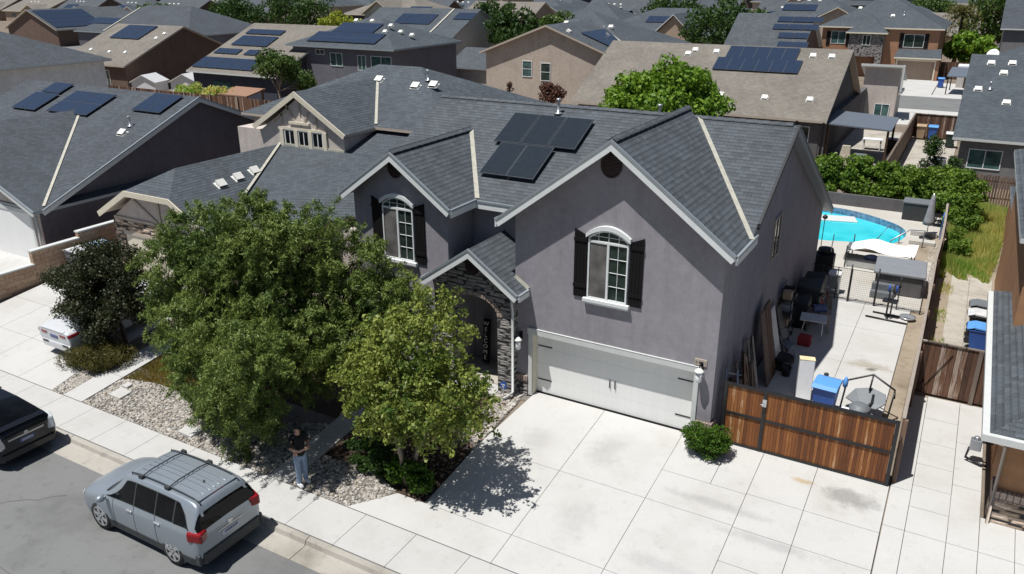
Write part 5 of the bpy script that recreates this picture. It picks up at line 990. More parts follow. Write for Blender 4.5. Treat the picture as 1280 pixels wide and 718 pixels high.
def pri_extra(t, s, body):
    for sd in (1, -1):
        m = MB(); s.patch(m, 2.75, 3.9, 3.1, 3.85, sd, .006); m.build('side_window', 'car_glass', t); m = MB(); s.patch(m, 4.0, 6.4, 3.1, 3.85, sd, .006, vf=lambda u: (3.1, 3.87 if u < 5.2 else 3.87-(u-5.2)*.5)); m.build('side_window', 'car_glass', t)
        m = MB(); m.obox((.13, sd*.735, .9), (.16, sd*.05, .03), (-.05, sd*.10, 0), (.03, 0, .17)); m.build('tail_lamp', 'tail_clear', t, .04)
        m = MB(); s.patch(m, 8.2, 9.3, 1.9, 2.8, sd, .01); m.build('headlight', 'tail_clear', t); m = MB(); m.lathe([(.02, -.09), (.1, -.05), (.1, .05), (.02, .07)], (3.05, sd*.96, 1.0), 10, 0, (1, 0, 0), 1.1, .7); m.build('mirror', 'black_paint', t)
        m = MB(); m.box(-.03, .01, sd*.62-.07, sd*.62+.07, .43, .47); m.build('reflector', 'tail_clear', t)
    m = MB(); cpatch(s, m, 5.3, 6.85, lambda u: 4.1, .006); m.build('windscreen', 'car_glass', t); m = MB(); cpatch(s, m, 2.15, 3.7, lambda u: 4.05, .008); m.build('rear_window', 'car_glass', t)
    m = MB(); m.box(-.012, .03, -.5, .5, .845, .895); m.build('chrome_strip', 'steel', t); m = MB(); m.obox((.14, 0, 1.205), (.09, 0, .02), (0, .66, 0), (-.003, 0, .014)); m.build('spoiler', 'black_paint', t, .01); m = MB(); m.obox((.025, 0, 1.02), (.03, 0, .05), (0, .6, 0), (-.012, 0, .008)); m.build('lower_window', 'car_glass', t)
    m = MB(); m.box(-.012, .03, -.2, .2, .67, .79); pl = m.build('licence_plate', 'plate_blue', t); m = MB()
    for k in range(7): m.box(-.016, -.011, -.15+k*.044, -.122+k*.044, .7, .76)
    m.build('lettering', 'grey_plate', pl); b = MB(); b.obox((.02, 0, .42), (.06, 0, 0), (0, .76, 0), (0, 0, .13)); b.build('rear_bumper', 'black_paint', t, .05); m = MB(); m.lathe([(.06, 0), (.06, .02)], (-.0, 0, .93), 14, 0, (-1, 0, 0), 1, .7); m.build('badge', 'steel', t); m = MB(); m.tube([(1.0, 0, 1.44), (.92, 0, 1.53)], .008, 5); m.build('antenna', 'black', t)
make_car('black_car', 'black car with clear tail lamps parked at the kerb', (-11.35, -8.68, -.985), math.pi, 4.48, pri, 'black_paint', (.85, 3.55), None, pri_extra, .32, .86)
# --- white sedan on the left neighbour's drive, tail towards the street
sed = [sect(.0, (.6, .76, .78, .74, .66, .5, 0), (.46, .56, .84, .94, .99, 1.0, 1.0)), sect(.05, (.76, .86, .86, .8, .7, .5, 0), (.32, .55, .88, 1.0, 1.05, 1.06, 1.06)), sect(.5, (.85, .9, .905, .84, .72, .52, 0), (.25, .55, .89, 1.02, 1.08, 1.1, 1.1)), sect(.85, (.87, .915, .915, .85, .68, .5, 0), (.24, .55, .89, 1.02, 1.14, 1.17, 1.18)),
 sect(1.5, (.88, .92, .92, .86, .6, .45, 0), (.24, .55, .88, 1.0, 1.36, 1.4, 1.41)), sect(2.2, (.88, .92, .92, .86, .6, .45, 0), (.24, .55, .87, .99, 1.4, 1.45, 1.46)), sect(2.8, (.88, .92, .915, .85, .61, .46, 0), (.24, .55, .86, .97, 1.32, 1.37, 1.38)), sect(3.5, (.88, .915, .9, .82, .72, .5, 0), (.24, .54, .84, .94, .99, 1.02, 1.03)), sect(4.3, (.85, .88, .86, .76, .64, .45, 0), (.25, .5, .77, .85, .89, .91, .92)), sect(4.75, (.68, .74, .72, .62, .52, .38, 0), (.3, .46, .64, .7, .72, .73, .74)), sect(4.85, (.5, .56, .55, .48, .4, .3, 0), (.36, .45, .57, .61, .62, .63, .64))]
def sed_extra(t, s, body):
    for sd in (1, -1):
        m = MB(); s.patch(m, 3.4, 4.7, 3.1, 3.85, sd, .006); m.build('side_window', 'car_glass', t); m = MB(); s.patch(m, 4.8, 6.4, 3.1, 3.85, sd, .006, vf=lambda u: (3.1, 3.87 if u < 5.4 else 3.87-(u-5.4)*.55)); m.build('side_window', 'car_glass', t)
        m = MB(); s.patch(m, .1, 1.75, 2.1, 2.8, sd, .012, vf=lambda u: (2.0, 3.0-.25*u)); m.build('tail_lamp', 'tail_red', t); m = MB(); m.box(-.012, .03, sd*.36, sd*.66, .84, .93); m.build('tail_lamp', 'tail_red', t)
        m = MB(); m.lathe([(.02, -.09), (.1, -.05), (.1, .05), (.02, .07)], (3.1, sd*1.0, 1.0), 10, 0, (1, 0, 0), 1.1, .7); m.build('mirror', 'white_paint', t)
        m = MB(); m.obox((-.02, sd*.55, .52), (.02, 0, 0), (0, .16, 0), (0, 0, .05)); m.build('reflector', 'dark_trim', t)
    m = MB(); cpatch(s, m, 5.35, 6.85, lambda u: 4.1, .006); m.build('windscreen', 'car_glass', t); m = MB(); cpatch(s, m, 3.05, 4.0, lambda u: 4.1, .006); m.build('rear_window', 'car_glass', t)
    b = MB(); b.obox((.03, 0, .44), (.07, 0, 0), (0, .8, 0), (0, 0, .15)); b.build('rear_bumper', 'white_paint', t, .06); m = MB(); m.obox((.04, 0, 1.065), (.05, 0, .01), (0, .62, 0), (0, 0, .012)); m.build('spoiler', 'white_paint', t, .008); m = MB(); m.box(-.014, .03, -.2, .2, .74, .86); m.build('licence_plate', 'plate_blue', t)
make_car('white_car', 'white sedan on the driveway beside the dark purple tree', (-16.0, -4.75, -.55), R(90), 4.85, sed, 'white_paint', (.95, 3.75), None, sed_extra, .33, .9)
for o in COL.objects:
    if o.name.startswith('white_car') and not o.parent: o.rotation_euler.y = -math.atan(SL)
# a fourth car, only its nose shows behind the block wall on the far left
make_car('blue_grey_car', 'pale blue grey car behind the block wall at the left edge', (-30.2, -3.9, -.46), R(6), 4.85, sed, 'silver_paint', (.95, 3.75), None, sed_extra, .33, .9)

# ------------------------------------------------------------------ person standing on the walk
def skinned(name, joints, edges, mat, parent, sub=2, rootv=0):
    me = bpy.data.meshes.new('tmp'); me.from_pydata([j[:3] for j in joints], edges, []); o = bpy.data.objects.new('tmp', me); COL.objects.link(o)
    sk = o.modifiers.new('Skin', 'SKIN'); sv = me.skin_vertices[0].data if me.skin_vertices else None
    if sv is None:
        bpy.context.view_layer.objects.active = o; bpy.context.view_layer.update(); sv = me.skin_vertices[0].data if me.skin_vertices else None
    for i, j in enumerate(joints):
        r = j[3] if isinstance(j[3], tuple) else (j[3], j[3]); sv[i].radius = r; sv[i].use_root = (i == rootv)
    o.modifiers.new('Sub', 'SUBSURF').levels = sub; o.modifiers['Sub'].render_levels = sub
    bpy.context.view_layer.update(); m2 = bpy.data.meshes.new_from_object(o.evaluated_get(bpy.context.evaluated_depsgraph_get())); bpy.data.objects.remove(o)
    m2.materials.clear(); m2.materials.append(MATS[mat]); m2.polygons.foreach_set('use_smooth', [True]*len(m2.polygons)); r = bpy.data.objects.new(name, m2); COL.objects.link(r); r.parent = parent; return r
P = proto('person', 'person in black cap, black shirt, blue jeans and white shoes holding a phone', 'person')
# facing +x; y is to the left; heights in metres for a 1.80 m figure
J = [(0, 0, .98, (.15, .11)), (.0, 0, 1.12, (.145, .105)), (-.01, 0, 1.3, (.165, .11)), (-.02, 0, 1.44, (.14, .09)), (.0, 0, 1.53, (.055, .055)), (.03, 0, 1.6, (.07, .07)), (.045, 0, 1.68, (.078, .092)), (.03, 0, 1.76, (.07, .085)),
     (-.02, .19, 1.43, .058), (.0, .26, 1.18, .045), (.2, .17, 1.14, .036), (.31, .09, 1.2, .026), (-.02, -.19, 1.43, .058), (.01, -.25, 1.17, .045), (.2, -.12, 1.12, .036), (.32, -.03, 1.2, .026),
     (0, .095, .9, .092), (.02, .11, .5, .062), (-.03, .12, .1, .042), (.1, .13, .045, .035), (0, -.095, .9, .092), (.05, -.1, .5, .062), (.03, -.11, .1, .042), (.16, -.12, .045, .035)]
Eg = [(0,1),(1,2),(2,3),(3,4),(4,5),(5,6),(6,7),(3,8),(8,9),(9,10),(10,11),(3,12),(12,13),(13,14),(14,15),(0,16),(16,17),(17,18),(18,19),(0,20),(20,21),(21,22),(22,23)]
for side, b in ((1, 11), (-1, 15)):                    # fingers and thumbs, curled round the phone
    bx, by, bz = J[b][:3]; k0 = len(J)
    J.append((bx+.05, by-side*.01, bz+.035, (.035, .018))); Eg.append((b, k0))
    for f in range(4):
        k = len(J); dz = .028-.018*f; l = (.030, .034, .032, .026)[f]
        J.append((bx+.085, by-side*.005, bz+.045+dz, .0095)); J.append((bx+.085+l*.7, by-side*.03, bz+.05+dz, .0088)); J.append((bx+.085+l*.4, by-side*.055, bz+.05+dz, .008)); Eg += [(k0, k), (k, k+1), (k+1, k+2)]
    k = len(J); J.append((bx+.04, by-side*.03, bz+.065, .011)); J.append((bx+.075, by-side*.045, bz+.09, .0095)); Eg += [(k0, k), (k, k+1)]
skinned('body', J, Eg, 'skin', P)
hd = MB(); hd.lathe([(.012, 0), (.02, .015), (.016, .045), (.006, .055)], (.125, 0, 1.655), 8, 0, (0, 0, 1), 1, .8)
for s_ in (1, -1): hd.lathe([(.008, -.012), (.022, 0), (.008, .012)], (.035, s_*.086, 1.665), 8, 0, (0, 1, 0), .7, 1.3)
hd.box(.118, .128, -.026, .026, 1.612, 1.622, 1)
for s_ in (1, -1): hd.lathe([(.004, 0), (.012, .006), (.004, .012)], (.112, s_*.034, 1.69), 8, 1, (1, 0, 0))
hd.build('face', ['skin', 'maroon'], P)
JS = [(0, 0, .84, (.2, .15)), (0, 0, 1.08, (.195, .15)), (-.01, 0, 1.3, (.2, .145)), (-.02, 0, 1.45, (.165, .115)), (-.01, 0, 1.52, (.085, .085)), (-.02, .2, 1.44, .095), (.0, .26, 1.2, .085), (-.02, -.2, 1.44, .095), (.01, -.255, 1.19, .085)]
skinned('shirt', JS, [(0,1),(1,2),(2,3),(3,4),(3,5),(5,6),(3,7),(7,8)], 'black_cloth', P)
JJ = [(0, 0, .98, (.158, .12)), (0, 0, .9, (.16, .125)), (0, .095, .84, .108), (.02, .11, .5, .08), (-.03, .12, .05, .075), (0, -.095, .84, .108), (.05, -.1, .5, .08), (.03, -.11, .05, .075)]
skinned('jeans', JJ, [(0,1),(1,2),(2,3),(3,4),(1,5),(5,6),(6,7)], 'jeans', P)
for s_, x0 in ((1, -.03), (-1, .03)): skinned('shoe', [(x0-.07, s_*.12, .06, (.06, .06)), (x0+.06, s_*.122, .055, (.062, .06)), (x0+.2, s_*.128, .045, (.055, .045))], [(0,1),(1,2)], 'shoe', P)
c = MB(); c.lathe([(.105, -.01), (.107, .04), (.09, .085), (.05, .108), (.005, .115)], (.03, 0, 1.735), 16, 0, (0, 0, 1), .96, 1.12); c.prism([(.1, .075, 1.735), (.21, .05, 1.715), (.225, 0, 1.71), (.21, -.05, 1.715), (.1, -.075, 1.735)], (0, 0, .012)); c.build('cap', 'black_cloth', P)
put(P, (-3.66, -6.02, -.742), R(-14))
ph = proto('phone', 'small dark phone held in both hands by the person in the black cap', 'phone'); m = MB(); m.obox((0, 0, 0), (.075, 0, 0), (0, .036, 0), (0, 0, .004)); m.build('case', 'black', ph, .003); m = MB(); m.box(-.068, .068, -.032, .032, .0042, .005); m.build('screen', 'car_glass', ph)
a = R(-14); ph.location = (-3.66+.4*math.cos(a)-.03*math.sin(a), -6.02+.4*math.sin(a)+.03*math.cos(a), -.742+1.262); ph.rotation_euler = (0, R(-25), a)

# ------------------------------------------------------------------ fences, gates, walls
g = thing('driveway_gate', 'wide orange brown plank gate in a black steel frame closing the side yard', 'gate', (7.85, .27, 0)); gx0, gx1, gy = 5.6, 9.72, .27; gm = 6.62
m = MB(); m.box(gx0+.05, gm-.04, gy-.012, gy+.012, .06, 1.78); m.box(gm+.04, gx1-.05, gy-.012, gy+.012, .06, 1.78); m.build('planks', 'gate_wood', g)
m = MB()
for z in (.03, .93, 1.76): m.box(gx0, gx1, gy-.045, gy+.03, z-.03, z+.035)
for x in (gx0, gm, gx1): m.box(x-.045, x+.045, gy-.05, gy+.035, -.02, 1.8)
m.build('frame', 'dark_metal', g); m = MB(); m.box(gm-.05, gm+.05, gy-.075, gy-.05, 1.35, 1.55); m.tube([(gm, gy-.08, 1.42), (gm+.0, gy-.12, 1.42), (gm-.1, gy-.12, 1.42)], .014, 6); m.build('latch', 'alu', g)
f = thing('side_fence', 'long weathered board fence between the side patio and the right yard', 'fence', (9.78, 9, 0)); m = MB(); pts = [(9.80, .5), (9.79, 4.8), (9.76, 8.3), (9.74, 11), (9.70, 14), (9.74, 17), (9.72, 19.5), (9.66, 22.5)]
tp = [1.78, 1.78, 1.74, 1.72, 1.7, 1.66, 1.72, 1.8]
for (a, za), (b, zb) in zip(zip(pts, tp), zip(pts[1:], tp[1:])):
    m.prism([(a[0], a[1], -.05), (b[0], b[1], -.05), (b[0], b[1], zb), (a[0], a[1], za)], (.03, 0, 0))
m.build('boards', 'fence_wood', f); m = MB()
for (a, za), (b, zb) in zip(zip(pts, tp), zip(pts[1:], tp[1:])):
    A, B = V((a[0]+.015, a[1], za+.015)), V((b[0]+.015, b[1], zb+.015)); d = (B-A); m.obox((A+B)/2, d/2*1.003, (.045, 0, 0), (0, 0, .015))
m.build('top_rail', 'grey_wood', f)
for k, (x, y) in enumerate(pts): 
    m = MB(); m.box(x+.035, x+.12, y-.045, y+.045, -.1, tp[k]-.02); m.build('post', 'fence_wood', f)
for y in (2.2, 4.6): m = MB(); m.box(9.75, 9.8, y-.05, y+.05, .95, 1.1); m.build('bracket', 'dark_metal', f)
g = thing('plank_gate', 'dark weathered plank gate between the side fence and the orange house', 'gate', (10.8, 5.85, 0)); m = MB(); m.box(9.88, 11.55, 5.82, 5.85, .04, 1.68); m.build('boards', 'old_wood', g)
m = MB(); m.box(9.86, 11.95, 5.79, 5.87, 1.68, 1.72); m.build('top_rail', 'grey_wood', g); m = MB(); m.obox((10.35, 5.80, .85), (.32, 0, .62), (-.03, 0, .03), (0, .015, 0)); m.build('brace', 'old_wood', g); m = MB(); m.box(11.33, 11.44, 5.77, 5.86, -.05, 1.7); m.build('post', 'grey_wood', g); m = MB(); m.box(11.55, 11.95, 5.82, 5.85, .04, 1.66); m.build('fixed_panel', 'old_wood', g)
f = thing('picket_fence', 'dark picket fence in front of the grey house at the back of the right yard', 'fence', (12, 30.2, 0)); m = MB()
for k in range(44): m.box(10.0+k*.13, 10.09+k*.13, 30.16, 30.19, 0, 1.75+.04*math.sin(k*2.1))
m.build('pickets', 'fence_wood', f); m = MB(); m.box(9.95, 15.7, 30.2, 30.26, .5, .58); m.box(9.95, 15.7, 30.2, 30.26, 1.4, 1.48); m.build('rails', 'old_wood', f)
f = thing('yard_fence', 'brown board fence round the bin yard behind the hedge, seen as a corner', 'fence', (6.15, 40, 0)); m = MB(); m.box(6.1, 6.16, 29, 50.6, 0, 1.75); m.box(6.16, 9.3, 50.55, 50.6, 0, 1.75); m.build('boards', 'old_wood', f); m = MB(); m.box(6.07, 6.19, 29, 50.65, 1.75, 1.79); m.box(6.19, 9.3, 50.5, 50.65, 1.75, 1.79); m.build('top_rail', 'grey_wood', f)
f = thing('back_fence', 'brown board fence across the yards behind the dark gabled house', 'fence', (-50, 30, 0)); m = MB(); m.box(-75, -37, 30.0, 30.06, 0, 2.0); m.build('boards', 'old_wood', f); m = MB()
for k in range(12): m = MB(); m.box(-74.5+k*3.3, -74.38+k*3.3, 29.9, 30.0, 0, 2.05); m.build('post', 'grey_wood', f)
w = thing('retaining_wall', 'low dark timber wall in front of the hedge behind the pool', 'wall', (4, 27.5, 0)); m = MB(); m.box(-1, 8.0, 27.0, 27.16, -.05, .62); m.build('timbers', 'charcoal_stucco', w)
w = thing('block_wall', 'stepped tan block wall with a pale cap between the two left driveways', 'wall', (-22.6, -2, 0)); m = MB(); steps = [(-6.0, -3.6, .42), (-3.6, -1.5, .62), (-1.5, 0.6, 1.18), (.6, 4.5, 1.45)]
for a, b, z in steps: m.box(-22.72, -22.52, a, b, -.8, z)
m.build('blocks', 'block', w); m = MB()
for a, b, z in steps: m.box(-22.76, -22.48, a-.02, b+.02, z, z+.06)
m.build('cap', 'pale_trim', w)
f = thing('pool_fence', 'black mesh pool fence on thin posts between the patio and the pool deck', 'fence', (8, 12.45, 0)); m = MB()
fx = [6.0, 6.55, 7.05, 7.95, 8.75, 9.55]
for x in fx: m.tube([(x, 12.45, -.05), (x, 12.45, 1.32)], .022, 6)
for z in (.08, 1.3): m.tube([(5.6, 12.45, z), (9.6, 12.45, z)], .012, 5)
m.tube([(7.02, 12.42, .02), (7.02, 12.42, 1.5)], .03, 6); m.tube([(7.98, 12.42, .02), (7.98, 12.42, 1.5)], .03, 6); m.build('posts', 'dark_metal', f); m = MB()
for k in range(67): m.box(5.6+k*.06, 5.604+k*.06, 12.448, 12.452, .08, 1.3)
for k in range(16): m.box(5.6, 9.6, 12.447, 12.453, .1+k*.08, .104+k*.08)
m.build('mesh', 'dark_metal', f)

# ------------------------------------------------------------------ things in the yards
def bin_(label, loc, rz, body, lid, group='wheeled bins'):
    t = proto('wheeled_bin', label, 'bin', group); m = MB(); vs = [(-.24, -.28, .08), (.24, -.28, .08), (.24, .22, .08), (-.24, .22, .08), (-.31, -.38, 1.0), (.31, -.38, 1.0), (.31, .36, 1.0), (-.31, .36, 1.0)]; m.add(vs, [[0,3,2,1],[0,1,5,4],[1,2,6,5],[2,3,7,6],[3,0,4,7],[4,5,6,7]]); m.box(-.33, .33, -.4, .38, .95, 1.0); m.build('body', body, t, .02)
    m = MB(); m.prism([(-.34, -.43, 1.0), (.34, -.43, 1.0), (.34, -.3, 1.07), (.34, .2, 1.1), (.34, .4, 1.03), (-.34, .4, 1.03), (-.34, .2, 1.1), (-.34, -.3, 1.07)][:3]+[(-.34, -.3, 1.07)], (0, 0, -.02)); m.prism([(-.34, -.3, 1.07), (.34, -.3, 1.07), (.34, .2, 1.1), (-.34, .2, 1.1)], (0, 0, -.06)); m.prism([(-.34, .2, 1.1), (.34, .2, 1.1), (.34, .42, 1.02), (-.34, .42, 1.02)], (0, 0, -.03)); m.build('lid', lid, t, .012)
    m = MB(); m.tube([(-.25, .42, 1.0), (.25, .42, 1.0)], .02, 6); m.build('handle', body, t)
    for s_ in (-1, 1): m = MB(); m.lathe([(.12, -.03), (.12, .03)], (s_*.27, .26, .12), 12, 0, (1, 0, 0)); m.build('wheel', 'tyre', t)
    return put(t, loc, rz)
bin_('blue wheeled bin standing just behind the orange brown gate', (7.75, 3.05, 0), R(-4), 'bin_blue', 'bin_blue_lid')
bin_('blue wheeled bin behind the plank gate beside the orange house', (11.45, 9.5, 0), R(90), 'bin_blue', 'bin_blue_lid'); bin_('black wheeled bin with a pale grey lid behind the blue one beside the orange house', (11.42, 10.75, 0), R(90), 'dark_plastic', 'bin_grey_lid'); bin_('dark bin with a dark lid, farthest of the three beside the orange house', (11.45, 11.7, 0), R(90), 'dark_plastic', 'grey_plastic')
bin_('tan wheeled bin in the corner of the fenced bin yard', (6.75, 49.8, 0), 0, 'bin_tan', 'bin_tan'); bin_('blue wheeled bin in the corner of the fenced bin yard', (7.55, 49.8, 0), 0, 'bin_blue', 'bin_blue_lid'); bin_('dark green bin with a pale lid near the grey house', (8.85, 47.3, 0), 0, 'bin_green', 'bin_grey_lid'); bin_('dark green bin with a pale lid against the outside of the bin yard fence', (5.4, 42.8, 0), R(90), 'bin_green', 'bin_grey_lid')
bin_('blue wheeled bin on the driveway of the brown house', (6.25, 83.3, 0), 0, 'bin_blue', 'bin_blue_lid'); bin_('bin with a pale blue lid beside the block wall', (-21.7, .9, 0), R(90), 'grey_plastic', 'lid_pale_blue'); bin_('bin with a grey lid beside the block wall, nearest the street', (-21.75, -.1, 0), R(90), 'grey_plastic', 'bin_grey_lid'); bin_('bin with a white lid by the stone garage corner', (-21.0, 2.2, 0), R(80), 'grey_plastic', 'white_plastic')
# pool side
t = proto('hot_tub', 'grey covered hot tub on the deck behind the pool fence', 'hot tub'); m = MB(); m.box(-.85, .85, -.95, .95, 0, .8); m.build('cabinet', 'charcoal_stucco', t, .04); m = MB(); m.box(-.93, .93, -1.03, .0, .8, .93); m.box(-.93, .93, .015, 1.03, .8, .93); m.build('cover', 'grey_cover', t, .04); put(t, (8.55, 15.0, -.02), R(3)); t = thing('tub_step', 'dark two tread step in front of the hot tub', 'step', (8.0, 13.6, 0)); m = MB(); m.box(7.7, 8.5, 13.35, 13.65, 0, .24); m.box(7.7, 8.5, 13.65, 13.95, 0, .48); m.build('treads', 'grey_plastic', t, .01)
t = thing('canopy_tent', 'low white canopy sheet sagging over loungers beside the pool', 'canopy', (7.2, 17.5, 0)); m = MB(); N_ = 10; vs = []
for i in range(N_+1):
    for j in range(N_+1): a, b = i/N_, j/N_; vs.append((6.25+2.6*a+.1*b, 16.5+1.9*b-.3*a, .62+.28*a+.30*max(0, 1-abs(a-.35)*2.4)*(1-.5*b)-.14*math.sin(math.pi*b)+.05*math.sin(9*a+5*b)))
m.add(vs, [[i*(N_+1)+j, (i+1)*(N_+1)+j, (i+1)*(N_+1)+j+1, i*(N_+1)+j+1] for i in range(N_) for j in range(N_)], 0, True); m.build('canopy', 'white_cloth', t); m = MB()
for x, y in ((6.05, 16.55), (8.85, 16.3), (8.9, 18.4), (6.1, 18.7)): m = MB(); m.tube([(x+(.25 if x < 7 else -.03), y-(.3 if y > 18 else 0), -.05), (x+(.25 if x < 7 else -.03), y-(.3 if y > 18 else 0), .95)], .025, 6); m.build('post', 'dark_metal', t)
m = MB(); vs = [(6.1, 16.5, .3), (8.8, 16.25, .35), (8.8, 16.3, 1.2), (6.1, 16.55, .9)]; m.add([(6.3, 18.4, .2), (8.85, 18.15, .3), (8.83, 18.1, .9), (6.35, 18.36, .6)], [[0,1,2,3]]); m.build('side_sheet', 'tan_cloth', t)
t = thing('lounger', 'dark cushioned lounger under the white canopy', 'lounger', (6.9, 17.2, 0)); m = MB(); m.box(6.2, 7.9, 16.7, 17.4, .25, .38); m.obox((6.3, 17.05, .6), (.05, 0, .3), (0, .34, 0), (.06, 0, -.01)); m.build('cushion', 'grey_plastic', t, .03)
for y in (16.75, 17.3): m = MB(); m.box(6.3, 7.8, y, y+.05, -.02, .25); m.build('side_frame', 'alu', t)
t = thing('towel', 'crumpled purple blue towel on the lounger', 'towel', (7.2, 17, .38)); m = MB(); m.lathe([(.02, 0), (.28, .02), (.22, .12), (.1, .18), (.02, .2)], (7.3, 17.0, .38), 9, 0, (0, 0, 1), 1.3, .8); m.build('cloth', 'plate_blue', t)
t = proto('patio_umbrella', 'closed grey patio umbrella beside the steps at the pool', 'umbrella'); m = MB(); m.tube([(0, 0, 0), (0, 0, 2.2)], .025, 8); m.build('pole', 'alu', t); m = MB(); m.lathe([(.27, .7), (.24, .9), (.17, 1.4), (.11, 1.9), (.06, 2.1), (.02, 2.14)], (0, 0, 0), 8); m.build('canopy', 'grey_cloth', t); m = MB(); m.lathe([(.3, 0), (.3, .06), (.05, .1)], (0, 0, 0), 14); m.build('base', 'dark_metal', t); put(t, (9.05, 22.6, .0), .3)
for nm, pts in (('steps', [(8.0, 21.2, -.0), (8.0, 21.2, .75), (7.5, 20.9, .85), (7.1, 20.7, .2), (7.1, 20.7, -.5)]), ('umbrella', [(9.0, 21.0, 0), (9.0, 21.0, .8), (8.4, 20.7, .85), (7.7, 20.4, .3), (7.7, 20.4, -.4)])):
    t = thing('pool_rail', 'curved steel handrail at the pool edge '+('left of' if nm == 'steps' else 'nearest')+' the closed umbrella', 'handrail', pts[0]); m = MB(); m.tube(pts, .03, 7); m.build('rail', 'steel', t)
t = thing('deck_box', 'black storage box at the far corner of the pool deck', 'box', (8.3, 26, 0)); m = MB(); m.box(7.7, 9.0, 25.6, 26.5, 0, .85); m.build('box', 'dark_plastic', t, .03); m = MB(); m.box(7.65, 9.05, 25.55, 26.55, .85, .95); m.build('lid', 'grey_plastic', t, .03)
t = thing('side_table', 'small dark round table with a pale cloth right of the closed umbrella', 'table', (9.3, 25, 0)); m = MB(); m.lathe([(.35, .5), (.35, .54)], (9.35, 25.2, 0), 16); m.build('tabletop', 'dark_wood', t); m = MB()
for k in range(3): m.tube([(9.35+.05*math.cos(k*2.1), 25.2+.05*math.sin(k*2.1), .5), (9.35+.25*math.cos(k*2.1), 25.2+.25*math.sin(k*2.1), 0)], .02, 5)
m.build('leg', 'dark_wood', t)
t = thing('hanging_towel', 'blue towel hanging over the end of the side fence', 'towel', (9.6, 21, 1)); m = MB(); m.prism([(9.62, 20.2, .7), (9.62, 21.0, .65), (9.62, 21.0, 1.78), (9.62, 20.2, 1.75)], (.03, 0, 0)); m.build('cloth', 'blue_cloth', t)
t = proto('pool_net', 'tall thin pole with a dark round head standing by the house wall at the pool', 'pole'); m = MB(); m.tube([(0, 0, 0), (0, 0, 1.9)], .018, 6); m.build('pole', 'dark_metal', t); m = MB(); m.lathe([(.02, 1.85), (.11, 1.93), (.11, 2.0), (.02, 2.08)], (0, 0, 0), 10); m.build('head', 'black', t); put(t, (5.2, 16.9, 0))
t = proto('fan_umbrella_stand', 'black rack of poles by the rear corner of the house', 'rack'); m = MB(); m.box(-.4, .4, -.3, .3, 0, .8); m.lathe([(.35, .8), (.3, 1.0), (.05, 1.05)], (0, .2, 0), 10); m.build('drum', 'black', t); m = MB(); m.tube([(.2, 0, .5), (.25, 0, 1.7)], .02, 5); m.build('pole', 'alu', t); put(t, (5.6, 15.4, 0)); t['label'] = 'black rounded heater by the rear corner of the house'; t.name = 'patio_heater'; t['category'] = 'heater'
# side patio clutter
t = thing('blue_bottle', 'x', 'x'); bpy.data.objects.remove(t)
t = proto('foam_block', 'tall cream slab of packing foam leaning near the blue bin', 'foam block'); m = MB(); m.prism([(0, -.16, 0), (.0, .16, 0), (0, .16, 1.25), (0, -.16, 1.25)], (.42, 0, 0), 0); m.build('foam', ['white_plastic'], t, .02); m = MB(); m.box(-.005, .425, -.165, .165, 1.25, 1.265); m.build('top_face', 'yellow_foam', t); put(t, (6.85, 3.7, 0), R(14)); t.rotation_euler.x = R(-6)
t = thing('traffic_cone', 'black cone shaped base behind the blue bin', 'cone', (7.5, 4.9, 0)); m = MB(); m.lathe([(.26, 0), (.24, .06), (.12, .2), (.06, .42), (.07, .55), (.03, .58)], (7.52, 4.6, 0), 12); m.build('body', 'black', t)
t = proto('basketball_hoop', 'toppled basketball hoop with a grey backboard on the patio behind the gate', 'hoop'); m = MB(); m.prism([(-.62, 0, .55), (-.1, -.1, .42), (.38, -.05, .45), (.6, .2, .62), (.5, .5, .8), (.0, .62, .85), (-.45, .45, .75)], (0, .02, -.05)); m.build('backboard', 'grey_plastic', t, .02); m = MB(); m.tube([(-.75, .3, .7), (-.72, .35, 1.0), (0, .62, 1.32), (.75, .4, 1.08), (.78, .35, .8)], .035, 7); m.tube([(-.72, .35, 1.0), (-.75, .1, .1)], .03, 6); m.tube([(.76, .38, 1.0), (.7, .2, 0)], .03, 6); m.tube([(0, .62, 1.3), (0, .4, .8)], .03, 6); m.build('frame', 'dark_metal', t)
m = MB(); m.prism([(-.4, -.75, .0), (.35, -.8, .0), (.42, -.45, .0), (.1, -.2, 0), (-.38, -.3, 0)], (0, 0, .45)); m.lathe([(.3, .45), (.34, .6), (.2, .72), (.03, .74)], (-.02, -.52, 0), 12); m.build('water_base', 'grey_plastic', t, .03); m = MB(); m.tube([(.1, -.3, .5), (.2, .1, .55), (.15, .4, .7)], .05, 8); m.build('pole', 'dark_metal', t); put(t, (8.75, 3.45, 0), R(-8), .86)
t = thing('blue_sandal', 'small blue bag hanging on the frame of the toppled hoop', 'bag', (8.2, 3.8, .8)); m = MB(); m.lathe([(.02, 0), (.1, .05), (.11, .2), (.05, .3), (.02, .34)], (8.16, 3.62, .72), 9, 0, (0, 0, 1), .7, 1.1); m.build('cloth', 'bin_blue_lid', t); t.name = 'blue_bag'
t = thing('white_board', 'white folding table top lying on the patio behind the gate', 'table', (8.25, 2.7, .3)); m = MB(); m.prism([(7.95, 2.0, .32), (8.55, 2.1, .36), (8.62, 3.0, .42), (8.2, 3.1, .4)], (0, 0, -.05)); m.build('tabletop', 'white_plastic', t, .01); m = MB()
for x, y in ((8.05, 2.1), (8.5, 2.2), (8.55, 2.9), (8.25, 3.0)): m.tube([(x, y, 0), (x, y, .33)], .02, 5)
m.build('leg', 'alu', t); t.name = 'folding_table'
t = proto('hose_reel', 'coil of black hose on the soil by the gate post', 'hose'); m = MB()
for k in range(3): m.tube([(.28*math.cos(a), .28*math.sin(a), .04+k*.04) for a in np.linspace(0, 6.28, 18)], .03, 6)
m.build('coil', 'black', t); put(t, (9.4, 2.5, -.02))
